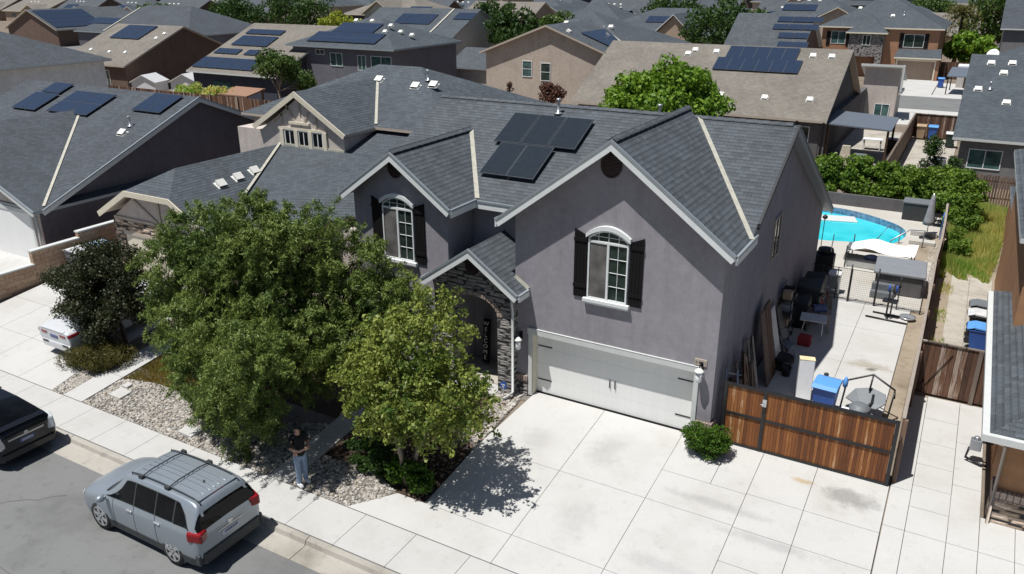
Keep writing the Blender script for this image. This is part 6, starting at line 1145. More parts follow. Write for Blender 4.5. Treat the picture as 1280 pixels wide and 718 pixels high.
t = proto('weight_bench', 'black exercise stand with blue grips in front of the pool fence', 'exercise stand'); m = MB(); m.tube([(-.7, -.25, .04), (.7, -.25, .04)], .03, 6); m.tube([(-.55, .3, .04), (.75, .3, .04)], .03, 6); m.tube([(0, -.25, .04), (0, .3, .04)], .03, 6); m.tube([(-.05, 0, .05), (-.05, .05, 1.0), (.25, .2, 1.25)], .035, 6); m.tube([(.08, 0, .05), (.08, .05, .95)], .03, 6); m.box(-.25, .25, -.05, .3, .62, .68); m.build('frame', 'dark_metal', t); m = MB(); m.tube([(-.1, .1, 1.0), (-.1, .1, 1.25)], .04, 6); m.tube([(.15, .1, 1.02), (.15, .1, 1.27)], .04, 6); m.build('grip', 'bin_blue', t); put(t, (8.55, 11.4, 0), R(-4))
t = thing('dumb_bell', 'pale dish on the patio edge in front of the pool fence', 'dish', (9.2, 11.7, 0)); m = MB(); m.lathe([(.1, 0), (.26, .05), (.28, .1), (.2, .08), (.05, .05)], (9.2, 11.7, 0), 14); m.build('bowl', 'alu', t); t.name = 'metal_dish'
t = thing('folding_table', 'pale folding table top standing in the wall shade by the side patio', 'table', (6.4, 8.2, 0)); m = MB(); m.obox((6.45, 8.3, .75), (.42, .05, 0), (-.03, .3, .02), (0, 0, .02)); m.build('tabletop', 'bin_grey_lid', t, .01); m = MB(); m.tube([(6.1, 8.0, 0), (6.2, 8.2, .74)], .02, 5); m.tube([(6.8, 8.1, 0), (6.75, 8.35, .74)], .02, 5); m.build('leg', 'alu', t)
t = thing('red_crate', 'red crate under the folding table in the shade', 'crate', (6.35, 7.6, 0)); m = MB(); m.box(6.15, 6.55, 7.45, 7.8, 0, .32); m.build('crate', 'red_cloth', t, .01)
gr = random.Random(21)
for k in range(14):
    x = 5.42+.1*(k % 3); y = 1.2+.17*k; l = gr.uniform(1.0, 1.9); t = thing('leaning_board', 'weathered board of the bundle leaning on the side wall behind the gate', 'board', (x, y, 0), 'loose boards leaning on the side wall'); m = MB(); m.obox((5.65+gr.uniform(-.08, .1), y, l/2+.02), (.04, 0, 0), (0, .07, 0), (-.16+gr.uniform(-.06, .06), gr.uniform(-.2, .2), l/2)); m.build('plank', gr.choice(['old_wood', 'grey_wood', 'rust']), t)
for k, (y, l, c, lb) in enumerate(((4.2, 2.3, 'rust', 'tall rusty sheet leaning on the side wall'), (4.75, 2.4, 'old_wood', 'tall brown board leaning on the side wall beside the rusty sheet'), (5.6, 1.9, 'bin_grey_lid', 'pale flat panel leaning on the side wall under the window'), (6.6, 1.6, 'dark_plastic', 'dark flat panel leaning on the side wall past the pale one'))):
    t = thing(('rusty_sheet', 'tall_plank', 'pale_plywood', 'dark_plywood')[k], lb, 'sheet', (5.7, y, 0)); m = MB(); m.obox((5.75, y, l/2), (.02, 0, 0), (0, .3, 0), (-.22, 0, l/2)); m.build('sheet', c, t)
t = thing('step_ladder', 'blue grey step ladder frame standing against the side wall just behind the gate', 'ladder', (5.55, .9, 0)); m = MB(); m.tube([(5.5, .75, 0), (5.42, .85, 1.9)], .03, 6); m.tube([(5.85, .75, 0), (5.72, .85, 1.9)], .03, 6); m.build('rail', 'steel', t); m = MB()
for k in range(5): m.box(5.46, 5.82, .74+.02*k, .8+.02*k, .35+.35*k, .38+.35*k)
m.build('rung', 'steel', t)
for k, (y, z, w, h, c, lb) in enumerate(((9.3, 0, .7, 1.1, 'black', 'black covered barbecue in the wall shade'), (10.4, 0, .9, 1.35, 'dark_plastic', 'tall dark storage cabinet in the wall shade'), (11.6, 0, .8, 1.2, 'black', 'black tarped pile at the pool end of the wall shade'))):
    t = thing('covered_pile' if k == 2 else ('barbecue' if k == 0 else 'storage_cabinet'), lb, 'pile' if k == 2 else ('barbecue' if k == 0 else 'cabinet'), (5.9, y, 0)); m = MB(); vs = [(5.45, y-.45, 0), (5.5+w, y-.45, 0), (5.5+w, y+.45, 0), (5.45, y+.45, 0), (5.5, y-.38, h*.9), (5.42+w, y-.36, h*.85), (5.4+w, y+.4, h), (5.5, y+.38, h*.95)]; m.add(vs, [[0,3,2,1],[0,1,5,4],[1,2,6,5],[2,3,7,6],[3,0,4,7],[4,5,6,7]]); m.build('cover', c, t, .06)
    m = MB(); m.tube([(5.5+w, y-.3, h*.6), (5.56+w, y-.3, h*.62), (5.56+w, y+.2, h*.62), (5.5+w, y+.2, h*.6)], .015, 5); m.build('handle', 'steel', t)
def item(name, label, cat, loc, rz=0): return proto(name, label, cat), loc, rz
t = proto('folding_chair', 'grey folding chair standing in the wall shade near the pale table top', 'chair'); m = MB(); m.obox((0, 0, .45), (.22, 0, 0), (0, .2, .02), (0, 0, .015)); m.build('seat', 'grey_plastic', t); m = MB(); m.obox((0, .22, .72), (.22, 0, 0), (0, .015, 0), (0, .04, .16)); m.build('backrest', 'grey_plastic', t)
for s_ in (-1, 1): m = MB(); m.tube([(s_*.2, -.22, 0), (s_*.2, .24, .88)], .014, 6); m.build('leg', 'steel', t); m = MB(); m.tube([(s_*.17, .25, 0), (s_*.17, -.18, .46)], .014, 6); m.build('leg', 'steel', t)
put(t, (6.0, 6.4, 0), R(60))
t = proto('bucket', 'dark bucket with a wire handle in the wall shade behind the cream foam slab', 'bucket'); m = MB(); m.lathe([(.12, 0), (.16, .3), (.17, .3), (.15, .28), (.11, .03)], (0, 0, 0), 16); m.build('pail', 'dark_plastic', t); m = MB(); m.tube([(-.16, 0, .3), (-.12, 0, .42), (.12, 0, .42), (.16, 0, .3)], .008, 5); m.build('handle', 'steel', t); put(t, (6.3, 5.0, 0), 0)
for k, (x, y, lb) in enumerate(((6.05, 5.5, 'black tyre lying on the shaded patio, lower of two'), (6.1, 5.52, 'black tyre lying on the shaded patio, upper of two'))):
    t = proto('tyre', lb, 'tyre'); m = MB(); m.lathe([(.18, .02), (.3, 0), (.33, .05), (.33, .15), (.3, .2), (.18, .18)], (0, 0, 0), 22); m.build('tread', 'tyre', t); m = MB(); m.lathe([(.18, .06), (.17, .1), (.18, .14), (.05, .12), (.02, .1)], (0, 0, 0), 18); m.build('rim', 'dark_metal', t); put(t, (x, y, .0+.2*k), 0)
t = proto('shelf_rack', 'dark metal shelf rack loaded with boxes against the side wall', 'rack')
for x in (-.2, .2):
    for y in (-.45, .45): m = MB(); m.box(x-.015, x+.015, y-.015, y+.015, 0, 1.6); m.build('post', 'dark_metal', t)
for k in range(4): m = MB(); m.box(-.22, .22, -.46, .46, .1+.48*k, .13+.48*k); m.build('shelf', 'dark_metal', t)
put(t, (5.62, 7.75, 0), 0)
for k, (x, y, z, w, h, mt, lb) in enumerate(((5.6, 7.5, .61, .16, .25, 'bin_tan', 'brown box on the second shelf of the dark rack'), (5.62, 7.95, .61, .15, .3, 'grey_plastic', 'grey box on the second shelf of the dark rack'), (5.62, 7.7, 1.09, .17, .22, 'alu', 'pale box on the third shelf of the dark rack'), (5.6, 8.0, 1.57, .16, .2, 'dark_wood', 'dark box on top of the dark rack'), (5.64, 7.5, 1.57, .14, .26, 'bin_tan', 'tan box on top of the dark rack'))):
    t = thing('storage_box', lb, 'box', (x, y, z)); m = MB(); m.box(x-w, x+w, y-w, y+w, z, z+h); m.build('carton', mt, t, .008); m = MB(); m.box(x-w-.006, x+w+.006, y-w-.006, y+w+.006, z+h, z+h+.03); m.build('lid', mt, t, .008)
t = proto('bicycle', 'dark bicycle leaning in the shade among the clutter by the pool fence', 'bicycle'); 
for x in (-.5, .5): m = MB(); m.lathe([(.31, -.015), (.335, -.015), (.345, 0), (.335, .015), (.31, .015)], (x, 0, .345), 26, 0, (0, 1, 0)); m.build('wheel', 'tyre', t)
m = MB(); m.tube([(-.5, 0, .345), (-.18, 0, .85), (.38, 0, .88), (-.05, 0, .33), (-.5, 0, .345)], .018, 6); m.tube([(-.05, 0, .33), (-.2, 0, .95)], .016, 6); m.tube([(.5, 0, .345), (.36, 0, 1.0)], .018, 6); m.build('frame', 'red_cloth', t); m = MB(); m.obox((-.22, 0, .97), (.13, 0, .01), (0, .06, 0), (0, 0, .025)); m.build('saddle', 'black', t, .01); m = MB(); m.tube([(.3, -.28, 1.02), (.38, 0, 1.02), (.3, .28, 1.02)], .014, 6); m.build('handlebar', 'steel', t); put(t, (6.55, 10.3, 0), R(80)); t.rotation_euler.x = R(-9)
t = proto('garden_table', 'small weathered table in the shade beside the barbecue', 'table'); m = MB(); m.box(-.4, .4, -.3, .3, .68, .72); m.build('tabletop', 'grey_wood', t)
for x in (-.35, .35):
    for y in (-.25, .25): m = MB(); m.box(x-.025, x+.025, y-.025, y+.025, 0, .68); m.build('leg', 'grey_wood', t)
put(t, (6.5, 9.1, 0), R(8))
t = proto('tool_box', 'dark blue tool box on the weathered table in the shade', 'tool box'); m = MB(); m.box(-.22, .22, -.12, .12, 0, .2); m.build('box', 'plate_blue', t, .01); m = MB(); m.tube([(-.12, 0, .2), (-.1, 0, .27), (.1, 0, .27), (.12, 0, .2)], .012, 6); m.build('handle', 'black', t); put(t, (6.5, 9.1, .72), R(25))
t = thing('white_cooler', 'white cooler box by the pool gate', 'cooler', (6.35, 13.2, 0)); m = MB(); m.box(6.15, 6.6, 13.0, 13.4, 0, .75); m.build('box', 'alu', t, .03); m = MB(); m.box(6.13, 6.62, 12.98, 13.42, .75, .84); m.build('lid', 'white_plastic', t, .03)
t = thing('gas_meter', 'grey gas meter on a black pipe beside the orange house', 'meter', (11.55, 2.5, 0)); m = MB(); m.box(11.4, 11.66, 2.4, 2.6, .35, .65); m.lathe([(.09, .65), (.07, .72), (.02, .74)], (11.53, 2.5, 0), 10); m.build('meter', 'steel', t, .02); m = MB(); m.tube([(11.4, 2.45, .4), (11.36, 2.45, .1), (11.7, 2.3, .06), (11.85, 2.3, .06)], .035, 6); m.tube([(11.62, 2.5, .6), (11.9, 2.5, .62)], .03, 6); m.build('pipe', 'black', t)
t = thing('ac_unit', 'grey air conditioner box standing by the left corner of the grey house', 'air conditioner', (8.6, 38.4, 0)); m = MB(); m.box(8.2, 9.0, 38, 38.8, 0, .85); m.build('case', 'grey_plastic', t, .03); m = MB(); m.lathe([(.34, .86), (.34, .9), (.05, .91)], (8.6, 38.4, 0), 16); m.build('fan_grille', 'dark_metal', t)
t = thing('junk_stack', 'stack of pale grey machine parts in front of the grey house corner', 'machine', (9.0, 36.6, 0)); m = MB(); m.box(8.5, 9.0, 36.3, 36.8, 0, .6); m.lathe([(.3, 0), (.3, .5), (.1, .6)], (9.2, 36.4, 0), 10); m.build('casing', 'alu', t, .04); t.name = 'garden_machine'
# behind the hedge: awning, tables
t = proto('patio_awning', 'flat dark grey awning on brown posts beside the long tan roofed house', 'awning'); m = MB(); m.prism([(1.5, 38.2, 2.5), (5.6, 38.2, 2.35), (5.6, 42.6, 2.55), (1.55, 42.6, 2.75)], (0, 0, -.09)); m.build('sheet', 'awning', t); 
for x, y in ((1.7, 38.4), (5.4, 38.4), (5.4, 42.3)): m = MB(); m.box(x-.07, x+.07, y-.07, y+.07, 0, 2.35); m.build('post', 'old_wood', t)
t = thing('garden_sofa', 'boxy tan garden seat under the front edge of the awning', 'seat', (3.2, 36.8, 0)); m = MB(); m.box(2.7, 3.5, 36.3, 37.2, 0, .5); m.prism([(2.7, 37.2, 0), (3.5, 37.2, 0), (3.4, 37.3, 1.3), (2.9, 37.3, 1.3)], (0, .2, 0)); m.build('seat', 'tan_furniture', t, .03); m = MB(); m.box(3.6, 4.5, 36.4, 37.3, .0, .9); m.build('cushion', 'grey_plastic', t, .08)
t = thing('round_table', 'low pale blue round table beside the tan garden seat', 'table', (4.3, 35.8, 0)); m = MB(); m.lathe([(.5, .42), (.5, .47)], (4.25, 35.9, 0), 18); m.build('tabletop', 'lid_pale_blue', t); m = MB(); m.tube([(4.25, 35.9, 0), (4.25, 35.9, .42)], .06, 8); m.build('leg', 'alu', t)
t = thing('white_table', 'white table standing in the sun behind the awning', 'table', (4.0, 43.8, 0)); m = MB(); m.box(3.4, 4.7, 43.4, 44.2, .7, .75); m.build('tabletop', 'white_plastic', t); m = MB()
for x, y in ((3.5, 43.5), (4.6, 43.5), (3.5, 44.1), (4.6, 44.1)): m.box(x-.03, x+.03, y-.03, y+.03, 0, .7)
m.build('leg', 'white_plastic', t)
for k, (x, y, s_, lb) in enumerate(((-66, 37.5, 1.0, 'left of two small white sheds behind the back fence'), (-61.5, 39, 1.1, 'right of two small white sheds behind the back fence'))):
    t = proto('garden_shed', lb, 'shed'); m = MB(); gwall_y(m, -1.7, 1.7, -1.5, 1.5, 0, 1.8, 2.6); m.build('wall', 'white_plastic', t); m = MB(); gable_y(m, -1.9, 1.9, -1.7, 1.7, 1.75, .5, .08); m.build('roof', ['bin_grey_lid', 'white_plastic'], t); put(t, (x, y, 0), R(20), s_*.78)
t = thing('tiled_shelter', 'small orange tiled garden shelter half hidden by the bushy hedge', 'shelter', (-48, 33, 0)); m = MB(); m.prism([(-49.5, 32, 1.8), (-45.8, 32, 1.8), (-45.8, 34.3, 2.2), (-49.5, 34.3, 2.2)], (0, 0, -.12)); m.build('roof', 'orange_tile', t); m = MB()
for x in (-49.3, -46.0):
    for y, z in ((32.1, 1.72), (34.0, 2.05)): m = MB(); m.box(x-.08, x+.08, y, y+.16, 0, z); m.build('post', 'old_wood', t)
t = proto('satellite_dish', 'white satellite dish on the roof edge near the grey house', 'dish'); m = MB(); m.lathe([(.05, 0), (.3, .06), (.5, .18), (.48, .19), (.28, .08), (.03, .03)], (0, 0, .6), 18, 0, (-.3, -.8, .5)); m.build('dish', 'white_plastic', t); m = MB(); m.tube([(0, 0, 0), (0, .1, .55)], .03, 6); m.build('arm', 'alu', t); put(t, (10.7, 83.9, 2.85), 0, 1.25); t['label'] = 'white satellite dish on the low roof edge behind the grey roofed house'
t = thing('carport', 'low shed with a flat white roof between the brown house and the grey roofed house', 'carport', (8, 72, 0)); m = MB(); m.box(7.6, 9.6, 84, 86.5, 2.2, 2.35); m.build('roof', 'white_plastic', t); m = MB(); m.box(7.7, 9.5, 84.2, 86.4, 0, 2.2); m.build('wall', 'light_stucco', t); t.name = 'flat_shed'
t = thing('grey_awning', 'blue grey lean-to roof beside the driveway of the brown house', 'lean-to', (7.6, 78, 0)); m = MB(); m.prism([(6.9, 77.5, 1.9), (10, 77.5, 1.9), (10, 82, 2.4), (7.1, 82, 2.4)], (0, 0, -.1)); m.build('roof', 'awning', t); m = MB(); m.box(7.0, 7.1, 77.6, 77.7, 0, 1.85); m.build('post', 'dark_wood', t); m = MB(); m.box(7.2, 7.3, 81.6, 81.7, 0, 2.2); m.build('post', 'dark_wood', t); t.name = 'lean_to'
f = thing('side_yard_fence', 'brown board fence right of the brown house', 'fence', (8, 92, 0)); m = MB(); m.box(5.5, 14, 93, 93.1, 0, 1.9); m.box(8.4, 8.5, 84, 93, 0, 1.9); m.build('boards', 'old_wood', f)

# ------------------------------------------------------------------ trees and plants
T = tree
LOBES = [(-9.1,-4.8,4.0,1.2),(-9.4,-4.8,2.4,1.1),(-8.5,-5.0,1.0,.95),(-7.7,-5.3,.2,.75),(-7.4,-4.6,4.6,1.2),(-5.7,-3.9,4.3,1.3),(-4.6,-3.5,3.5,1.2),(-8.3,-4.6,3.2,1.3),(-6.0,-4.5,5.0,1.1),(-4.8,-3.6,4.8,1.0),(-5.6,-4.6,3.6,1.2),(-4.4,-4.4,2.6,1.0),(-8.0,-4.6,5.0,1.2),(-6.4,-4.4,5.5,1.15),(-5.2,-4.0,5.3,1.0),(-4.1,-3.6,5.8,.55),(-3.7,-3.2,4.5,1.1),(-3.0,-3.0,3.8,.95),(-3.7,-3.6,2.4,1.15),(-7.5,-5.6,2.8,1.3),(-7.6,-5.7,1.2,.95),(-6.4,-5.9,.9,.95),(-6.0,-5.6,.0,.75),(-5.6,-5.4,2.6,1.2),(-5.0,-5.9,1.0,.75),(-4.6,-6.2,3.0,.85),(-6.8,-4.6,3.9,1.5),(-5.0,-4.2,1.3,1.0),(-7.2,-4.4,1.4,1.3)]
def sprigs(lobes, per, leaves, ln, spread, seed, droop=.35, up=.25, lo=.4):
    g = np.random.default_rng(seed); P_, N_ = [], []
    for (x, y, z, r) in lobes:
        n = int(per*r*r); d = g.normal(size=(n, 3)); d /= np.linalg.norm(d, axis=1)[:, None]
        s = np.array([x, y, z])+d*r*(lo+.3*g.random((n, 1))); v = d+g.normal(size=(n, 3))*.45; v[:, 2] += up; v /= np.linalg.norm(v, axis=1)[:, None]; L_ = ln*(.5+g.random((n, 1)))
        t = np.sort(g.random((n, leaves, 1))**.8, axis=1); pts = s[:, None]+v[:, None]*L_[:, None]*t; pts[..., 2] -= droop*(L_[:, None]*t)[..., 0]**2*1.2
        pts += g.normal(size=pts.shape)*spread*(1.15-.7*t); P_.append(pts.reshape(-1, 3)); N_.append(np.repeat(d, leaves, 0))
    return np.concatenate(P_), np.concatenate(N_)
LOBES += [(-3.0, -3.0, 3.3, 1.2), (-2.2, -2.9, 3.2, .9), (-3.2, -3.3, 1.6, 1.1), (-4.4, -3.9, 2.9, 1.2), (-6.9, -5.0, 2.6, 1.3), (-5.6, -4.0, 1.6, 1.2), (-4.4, -6.8, 3.3, .8), (-5.3, -6.6, 2.2, .8), (-3.9, -6.5, 2.9, .6)]
TB = (-6.4, -4.4, gz(-4.4)); t = thing('big_tree', 'large dense feathery evergreen tree in front of the porch, largest of all', 'tree', TB); ORG[t.name] = V(TB)
pts, nor = sprigs([(x, y, z, r_*.84) for x, y, z, r_ in LOBES], 125, 84, .46, .07, 32, .5, .3, .5); keep = pts[:, 2] > -.75; pts, nor = pts[keep], nor[keep]; foliage_obj('crown', leafmesh('crown', pts-np.array(TB), nor, .115, .027, 'willow_leaf', .55, 1.0, 33), t)
m = MB()
for k, (bx, by) in enumerate(((-.2, .1), (.2, .0), (.0, -.2))):
    m.tube([(TB[0]+bx, TB[1]+by, TB[2]-.1), (TB[0]+bx*2, TB[1]+by*2, .6), (TB[0]+bx*5, TB[1]+by*4, 2.2)], [.15, .12, .09], 8)
    for l in LOBES[k::3]: m.tube([(TB[0]+bx*4, TB[1]+by*3.5, 1.6), ((TB[0]+bx*4+l[0])/2, (TB[1]+l[1])/2, (1.9+l[2])/2), l[:3]], [.06, .045, .015], 6)
m.build('trunk', 'bark', t)
SMT = (-1.15, -4.75, gz(-4.75)); t = thing('small_tree', 'small round leafed tree with yellow green young leaves beside the walkway', 'tree', SMT); ORG[t.name] = V(SMT)
SL_ = [(-.9, -4.9, 2.3, 1.25), (-1.9, -4.8, 2.2, 1.1), (-2.7, -4.5, 2.0, .8), (.2, -4.9, 2.4, 1.1), (.85, -4.8, 2.2, .8), (-.7, -5.1, 1.9, .95), (-1.8, -5.0, 1.7, .85), (.3, -5.0, 1.9, .8), (-2.3, -4.6, 1.2, .7), (-1.2, -4.9, 1.3, .7), (-1.2, -4.6, 3.2, 1.0), (-.3, -4.4, 3.5, .9), (-.6, -4.2, 4.3, .6), (-2.0, -4.6, 3.1, .75)]
pts, nor = sprigs(SL_, 56, 38, .46, .085, 42, .25, .3); foliage_obj('crown', leafmesh('crown', pts-np.array(SMT), nor, .10, .07, 'redbud_leaf', .3, .9, 43), t); m = MB()
for k, (bx, by) in enumerate(((-.12, .05), (.12, 0), (0, -.1), (.05, .1))):
    m.tube([(SMT[0]+bx, SMT[1]+by, SMT[2]-.1), (SMT[0]+bx*2.5, SMT[1]+by*2.5, .3), (SMT[0]+bx*6, SMT[1]+by*5, 1.3)], [.06, .05, .035], 7)
    for l in SL_[k::4]: m.tube([(SMT[0]+bx*5.5, SMT[1]+by*4.6, 1.1), ((SMT[0]+bx*5+l[0])/2, (SMT[1]+l[1])/2, (1.2+l[2])/2+.1), l[:3]], [.03, .022, .008], 5)
m.build('trunk', 'pale_bark', t)
PU = [(-.6, 0, 2.3, 1.5, 1.2, 1.3), (-.2, .1, 3.2, 1.0, .9, .8), (-1.7, -.1, 2.1, 1.1, .9, .8), (.6, .1, 2.2, 1.0, .9, 1.0), (-2.6, -.1, 2.2, .7, .5, .4), (-1.5, -.5, 1.5, 1.0, .7, .7), (-.4, -.5, 1.3, 1.0, .7, .8)]
t = T('purple_tree', 'dark purple brown leafed tree between the white sedan and the big tree', (-14.35, -3.3, -.45), PU, 150, 46000, .09, .055, 'plum_leaf', 1.2, .08, 'bark', .25, .5, .2, 51, stems=2, fill=.5)
def shrub(name, label, loc, env, n, L, Wd, mat, k=30, rmin=.12, rmax=.28, seed=1, droop=.2, cat='shrub', group=None, jitter=.8):
    t = thing(name, label, cat, loc, group); ORG[t.name] = V(); cl = subclumps(env, k, rmin, rmax, seed, .55); pts, nor = clumped(cl, n, seed+1, .4); pts = pts[pts[:, 2] > .02]; nor = nor[:len(pts)]
    foliage_obj('foliage', leafmesh('foliage', pts, nor, L, Wd, mat, droop, jitter, seed+2), t); m = MB()
    for i in range(5): e = cl[i % len(cl)]; m.tube([(0.05*i-.1, .03*i-.06, -.1), (e[0]*.5, e[1]*.5, e[2]*.5), (e[0], e[1], e[2])], [.025, .018, .008], 5)
    m.build('stem', 'bark', t); return t
shrub('clipped_bush', 'rounded bright green bush on the driveway between the garage and the gate', (5.42, -.45, -.07), [(0, 0, .42, .55, .42, .42), (.25, 0, .38, .4, .36, .36), (-.28, .02, .36, .36, .36, .34)], 9000, .06, .04, 'box_leaf', 40, .12, .24, 61)
shrub('juniper_bush', 'sprawling olive green bush at the foot of the purple tree', (-14.25, -4.6, -.56), [(0, 0, .3, .95, .8, .4), (-.4, -.3, .25, .7, .5, .3), (.4, .3, .3, .6, .6, .35)], 14000, .13, .02, 'olive_leaf', 45, .2, .36, 62, .5)
shrub('bed_shrub', 'bright green rounded shrub at the driveway corner of the planting bed', (-.72, -4.95, -.6), [(0, 0, .36, .40, .36, .38), (-.1, .05, .5, .3, .3, .3)], 5200, .07, .055, 'box_leaf', 20, .1, .2, 63)
shrub('bed_shrub', 'small bright green shrub left of the corner shrub in the planting bed', (-1.35, -4.95, -.6), [(0, 0, .42, .28, .26, .32)], 2600, .07, .055, 'box_leaf', 14, .1, .18, 64)
shrub('bed_shrub', 'dark green low shrub under the small tree by the walkway', (-2.3, -4.75, -.57), [(0, 0, .38, .62, .45, .42), (-.5, .2, .3, .4, .4, .3), (.4, -.1, .25, .35, .3, .3)], 7600, .08, .05, 'dark_leaf', 26, .12, .25, 65)
shrub('bed_shrub', 'dark green leafy shrub beside the porch pillar behind the small tree', (-2.6, -1.6, -.2), [(0, 0, .7, .6, .5, .7), (.3, .1, 1.4, .4, .4, .5)], 6500, .1, .06, 'dark_leaf', 30, .15, .3, 66)
for k, (x, y, r_) in enumerate(((1.6, 28.2, .8), (3.2, 28.4, .95), (4.9, 28.6, 1.0), (6.5, 28.7, 1.05), (8.0, 28.9, 1.0), (9.2, 28.6, 1.1))):
    lb = ['leafy hedge shrub behind the pool, leftmost beside the grey house', 'leafy hedge shrub behind the pool, second from the grey house', 'leafy hedge shrub behind the pool, third from the grey house', 'leafy hedge shrub behind the pool, third from the right end', 'leafy hedge shrub behind the pool, second from the right end', 'leafy hedge shrub at the right end of the row behind the pool'][k]
    shrub('hedge_shrub', lb, (x, y, .0), [(0, 0, 1.2, r_*1.05, .9, 1.05), (.2, -.3, 1.75, .8, .7, .5), (0, -.6, .85, .9, .6, .65)], 7000, .17, .12, 'hedge_leaf', 55, .22, .45, 70+k, group='hedge shrubs behind the pool')
shrub('fence_shrub', 'spreading green shrub at the far end of the side fence', (10.3, 26.0, 0), [(0, 0, 1.2, 1.1, 1.4, 1.2), (.2, -1.8, .8, .8, 1.2, .8), (-.2, 1.0, 1.9, .8, .8, .7)], 9000, .15, .10, 'hedge_leaf', 60, .22, .42, 81)
shrub('fence_shrub', 'low green shrub along the fence in the dry yard', (10.3, 20.5, 0), [(0, 0, .5, .5, 1.6, .5)], 3600, .13, .07, 'hedge_leaf', 34, .18, .35, 82)
shrub('potted_cypress', 'thin dark upright shrub behind the right half of the hedge', (8.3, 33, 0), [(0, 0, 1.6, .5, .5, 1.3), (.1, 0, 2.6, .35, .35, .8), (1.2, .3, 1.2, .7, .6, .8)], 4500, .13, .07, 'dark_leaf', 40, .18, .35, 83)
T('green_tree', 'bright leafy green tree in front of the long tan roof, behind the grey house', (-6.3, 29, 0), [(0, 0, 4.6, 3.2, 2.8, 2.0), (-1.8, 0, 4.2, 2.0, 2.0, 1.5), (1.8, 0, 4.2, 2.0, 2.0, 1.5), (.3, 0, 6.0, 1.6, 1.6, 1.0)], 130, 19000, .28, .2, 'bright_leaf', 2.6, .16, 'bark', .5, .95, .3, 91, fill=.55)
T('red_leaf_tree', 'small rusty red tree against the beige house', (-18.6, 37.5, 0), [(0, 0, 3.3, .75, .7, .8), (.5, 0, 3.1, .5, .6, .5), (-.5, 0, 3.0, .5, .6, .5)], 26, 1500, .22, .13, 'red_leaf', 2.2, .09, 'bark', .3, .55, .1, 92)
T('small_cypress', 'narrow rusty spike of a tree beside the red leafed tree', (-22.6, 38, 0), [(0, 0, 3.0, .18, .18, 1.1)], 14, 700, .16, .06, 'red_leaf', 2.0, .05, 'bark', .12, .22, .1, 93)
T('thin_tree', 'thin spreading tree with visible pale limbs left of the slate house', (-43.9, 34.5, 0), [(0, 0, 4.4, 2.4, 1.8, 1.2), (-1.2, 0, 4.0, 1.5, 1.3, 1.0), (1.4, 0, 3.8, 1.6, 1.3, 1.0), (2.6, .3, 3.0, .8, .8, .7)], 60, 5600, .26, .15, 'mid_leaf', 2.2, .12, 'pale_bark', .4, .8, .4, 94, stems=3, fill=.4)
shrub('garden_hedge', 'long bushy yellow green hedge below the rows of blue panels', (-52, 32.5, 0), [(0, 0, 1.2, 3.4, 1.2, 1.2), (-2.2, 0, 1.0, 1.6, 1.2, 1.1), (2.4, .4, 1.3, 1.4, 1.0, 1.0)], 9000, .24, .14, 'weed_leaf', 90, .3, .6, 95, cat='hedge')
FAR = [('round_tree', 'dark dense round tree, left of the pair behind the slate house', (-124, 104, 0), 6.0, 8.0, 'dark_leaf', 101), ('round_tree', 'dark dense round tree, right of the pair behind the slate house', (-109, 105, 0), 6.8, 9.5, 'dark_leaf', 102), ('yellow_tree', 'low yellow green tree beside the timbered gable far away', (-98, 104, 0), 4.6, 4.8, 'yellow_leaf', 103), ('round_tree', 'mid green round tree behind the tan roof house at the far left', (-150, 104, 0), 5.0, 6.0, 'mid_leaf', 104),
 ('round_tree', 'dark tree rising behind the left roof edge of the beige house', (-52.5, 92, 0), 4.2, 6.6, 'dark_leaf', 105), ('round_tree', 'bushy tree right of the pale valley strip behind the beige house', (-52, 106, 0), 4.2, 5.6, 'mid_leaf', 106), ('round_tree', 'large round dark tree between the white gable and the striped panels', (-20, 92, 0), 6.0, 8.6, 'dark_leaf', 107), ('round_tree', 'dark round tree far behind the beige house ridge', (-41, 131, 0), 5.6, 8.6, 'dark_leaf', 108), ('round_tree', 'wide dark tree on the horizon above the dark hip roofed house', (-205, 150, 0), 9, 10, 'dark_leaf', 109),
 ('round_tree', 'big leafy green tree right of the brown house', (12.6, 117, 0), 6.0, 11.5, 'mid_leaf', 110), ('bushy_tree', 'low bright green tree in front of the palm right of the brown house', (8.2, 106, 0), 3.2, 4.6, 'bright_leaf', 111), ('round_tree', 'dark wide tree far beyond the long tan roof', (-34, 205, 0), 8, 9, 'dark_leaf', 112), ('round_tree', 'small mid green tree behind the left end of the brown house', (-13.5, 122, 0), 3.6, 6.5, 'mid_leaf', 113), ('round_tree', 'mid green tree above the roof of the brown house at its right', (-1, 168, 0), 5, 8, 'mid_leaf', 114), ('round_tree', 'dark tree beside the grey gable house far in the middle', (-72, 118, 0), 4.5, 7, 'dark_leaf', 115), ('round_tree', 'tall green tree at the top right corner', (16.5, 140, 0), 6, 11, 'bright_leaf', 116)]
for nm, lb, loc, r_, h_, mt, sd in FAR:
    T(nm, lb, loc, [(0, 0, h_*.58, r_, r_, h_*.42), (r_*.4, 0, h_*.5, r_*.6, r_*.6, h_*.3), (-r_*.4, 0, h_*.52, r_*.6, r_*.6, h_*.3)], 80, 5200, .5, .34, mt, h_*.3, .25, 'bark', r_*.14, r_*.27, .2, sd, group='trees in the streets beyond', fill=.6)
t = thing('palm_tree', 'shaggy palm with a skirt of dead fronds between the brown house and the green tree', 'palm', (6.3, 112, 0)); ORG[t.name] = V(); gg = np.random.default_rng(5); pts = []
for k in range(60):
    a = gg.random()*6.28; e = gg.uniform(-1.1, 1.0)
    for j in range(26): q = j/25; pts.append((2.6*q*math.cos(a)*math.cos(e*.7), 2.6*q*math.sin(a)*math.cos(e*.7), 7.2+2.4*q*math.sin(e)-2.2*q*q))
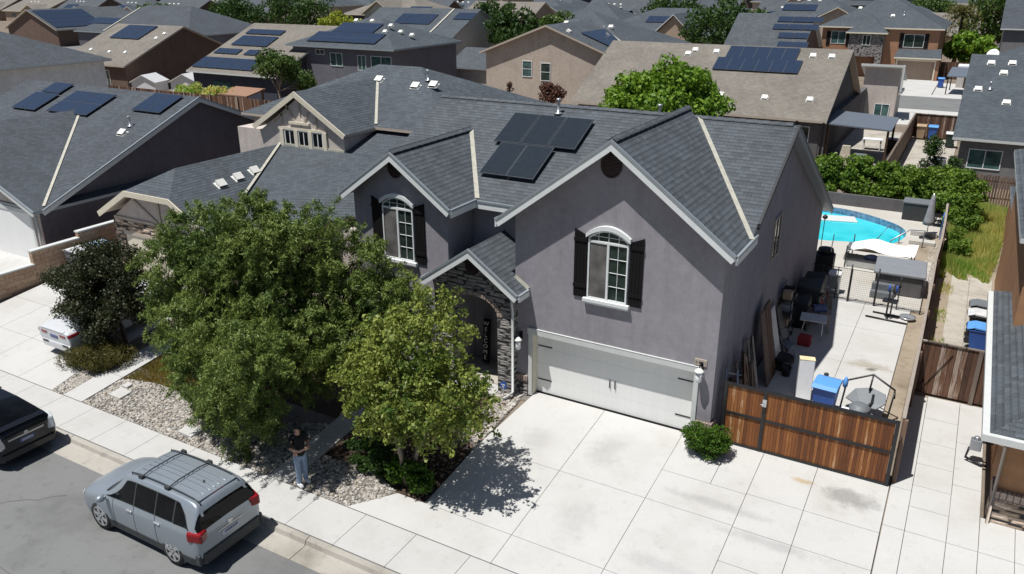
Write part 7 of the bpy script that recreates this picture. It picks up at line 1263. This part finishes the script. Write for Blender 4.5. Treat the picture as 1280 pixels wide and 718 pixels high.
pts = np.array(pts)+gg.normal(size=(len(pts), 3))*.12; foliage_obj('fronds', leafmesh('fronds', pts, np.tile([[0, 0, 1.]], (len(pts), 1)), .7, .14, 'palm_leaf', .5, .5, 3), t); m = MB(); m.tube([(0, 0, -.1), (.1, 0, 4), (0, 0, 7.2)], [.3, .24, .22], 9); m.build('trunk', 'bark', t)
# ------------------------------------------------------------------ camera, sun, sky, air
cam = bpy.data.cameras.new('camera'); co = bpy.data.objects.new('camera', cam); COL.objects.link(co); S.camera = co
Rm = [[0.8689981784485302, 0.49481255637843075, -0.001643138271309799], [0.17849834368398537, -0.3165754711932196, -0.9316213352756928], [-0.4614981117569281, 0.809283945898492, -0.36342672955598154]]
r, d, f = (V(k) for k in Rm); u = -d; b = -f
co.matrix_world = Matrix(((r.x, u.x, b.x, 9.954432), (r.y, u.y, b.y, -18.742440), (r.z, u.z, b.z, 11.744669), (0, 0, 0, 1)))
cam.sensor_width = 36; cam.lens = 1001.7127*36/1280; cam.clip_end = 3000; cam.clip_start = .1
sd = V((.20, .31, -1)).normalized(); elev = math.asin(-sd.z); az = math.atan2(-sd.x, -sd.y)
L = bpy.data.lights.new('sun', 'SUN'); L.energy = 5.0; L.angle = R(.53); L.color = (1, .97, .925); lo = bpy.data.objects.new('sun', L); COL.objects.link(lo); lo.rotation_euler = sd.to_track_quat('-Z', 'Y').to_euler(); lo.location = (-20, -30, 60)
W = bpy.data.worlds.new('World'); S.world = W; W.use_nodes = True; nt = W.node_tree; bg = nt.nodes['Background']; sky = nt.nodes.new('ShaderNodeTexSky'); sky.sky_type = 'NISHITA'; sky.sun_disc = False; sky.sun_elevation = elev; sky.sun_rotation = az % (2*math.pi); sky.air_density = 1.0; sky.dust_density = 1.2; sky.ozone_density = 3.0
nt.links.new(sky.outputs[0], bg.inputs[0]); bg.inputs[1].default_value = .05
S.view_settings.view_transform = 'Standard'; S.view_settings.look = 'None'; S.view_settings.gamma = 1; S.view_settings.use_curve_mapping = False; S.view_settings.exposure = 0.15
S.render.engine = 'CYCLES'; S.cycles.max_bounces = 6; S.cycles.transparent_max_bounces = 4
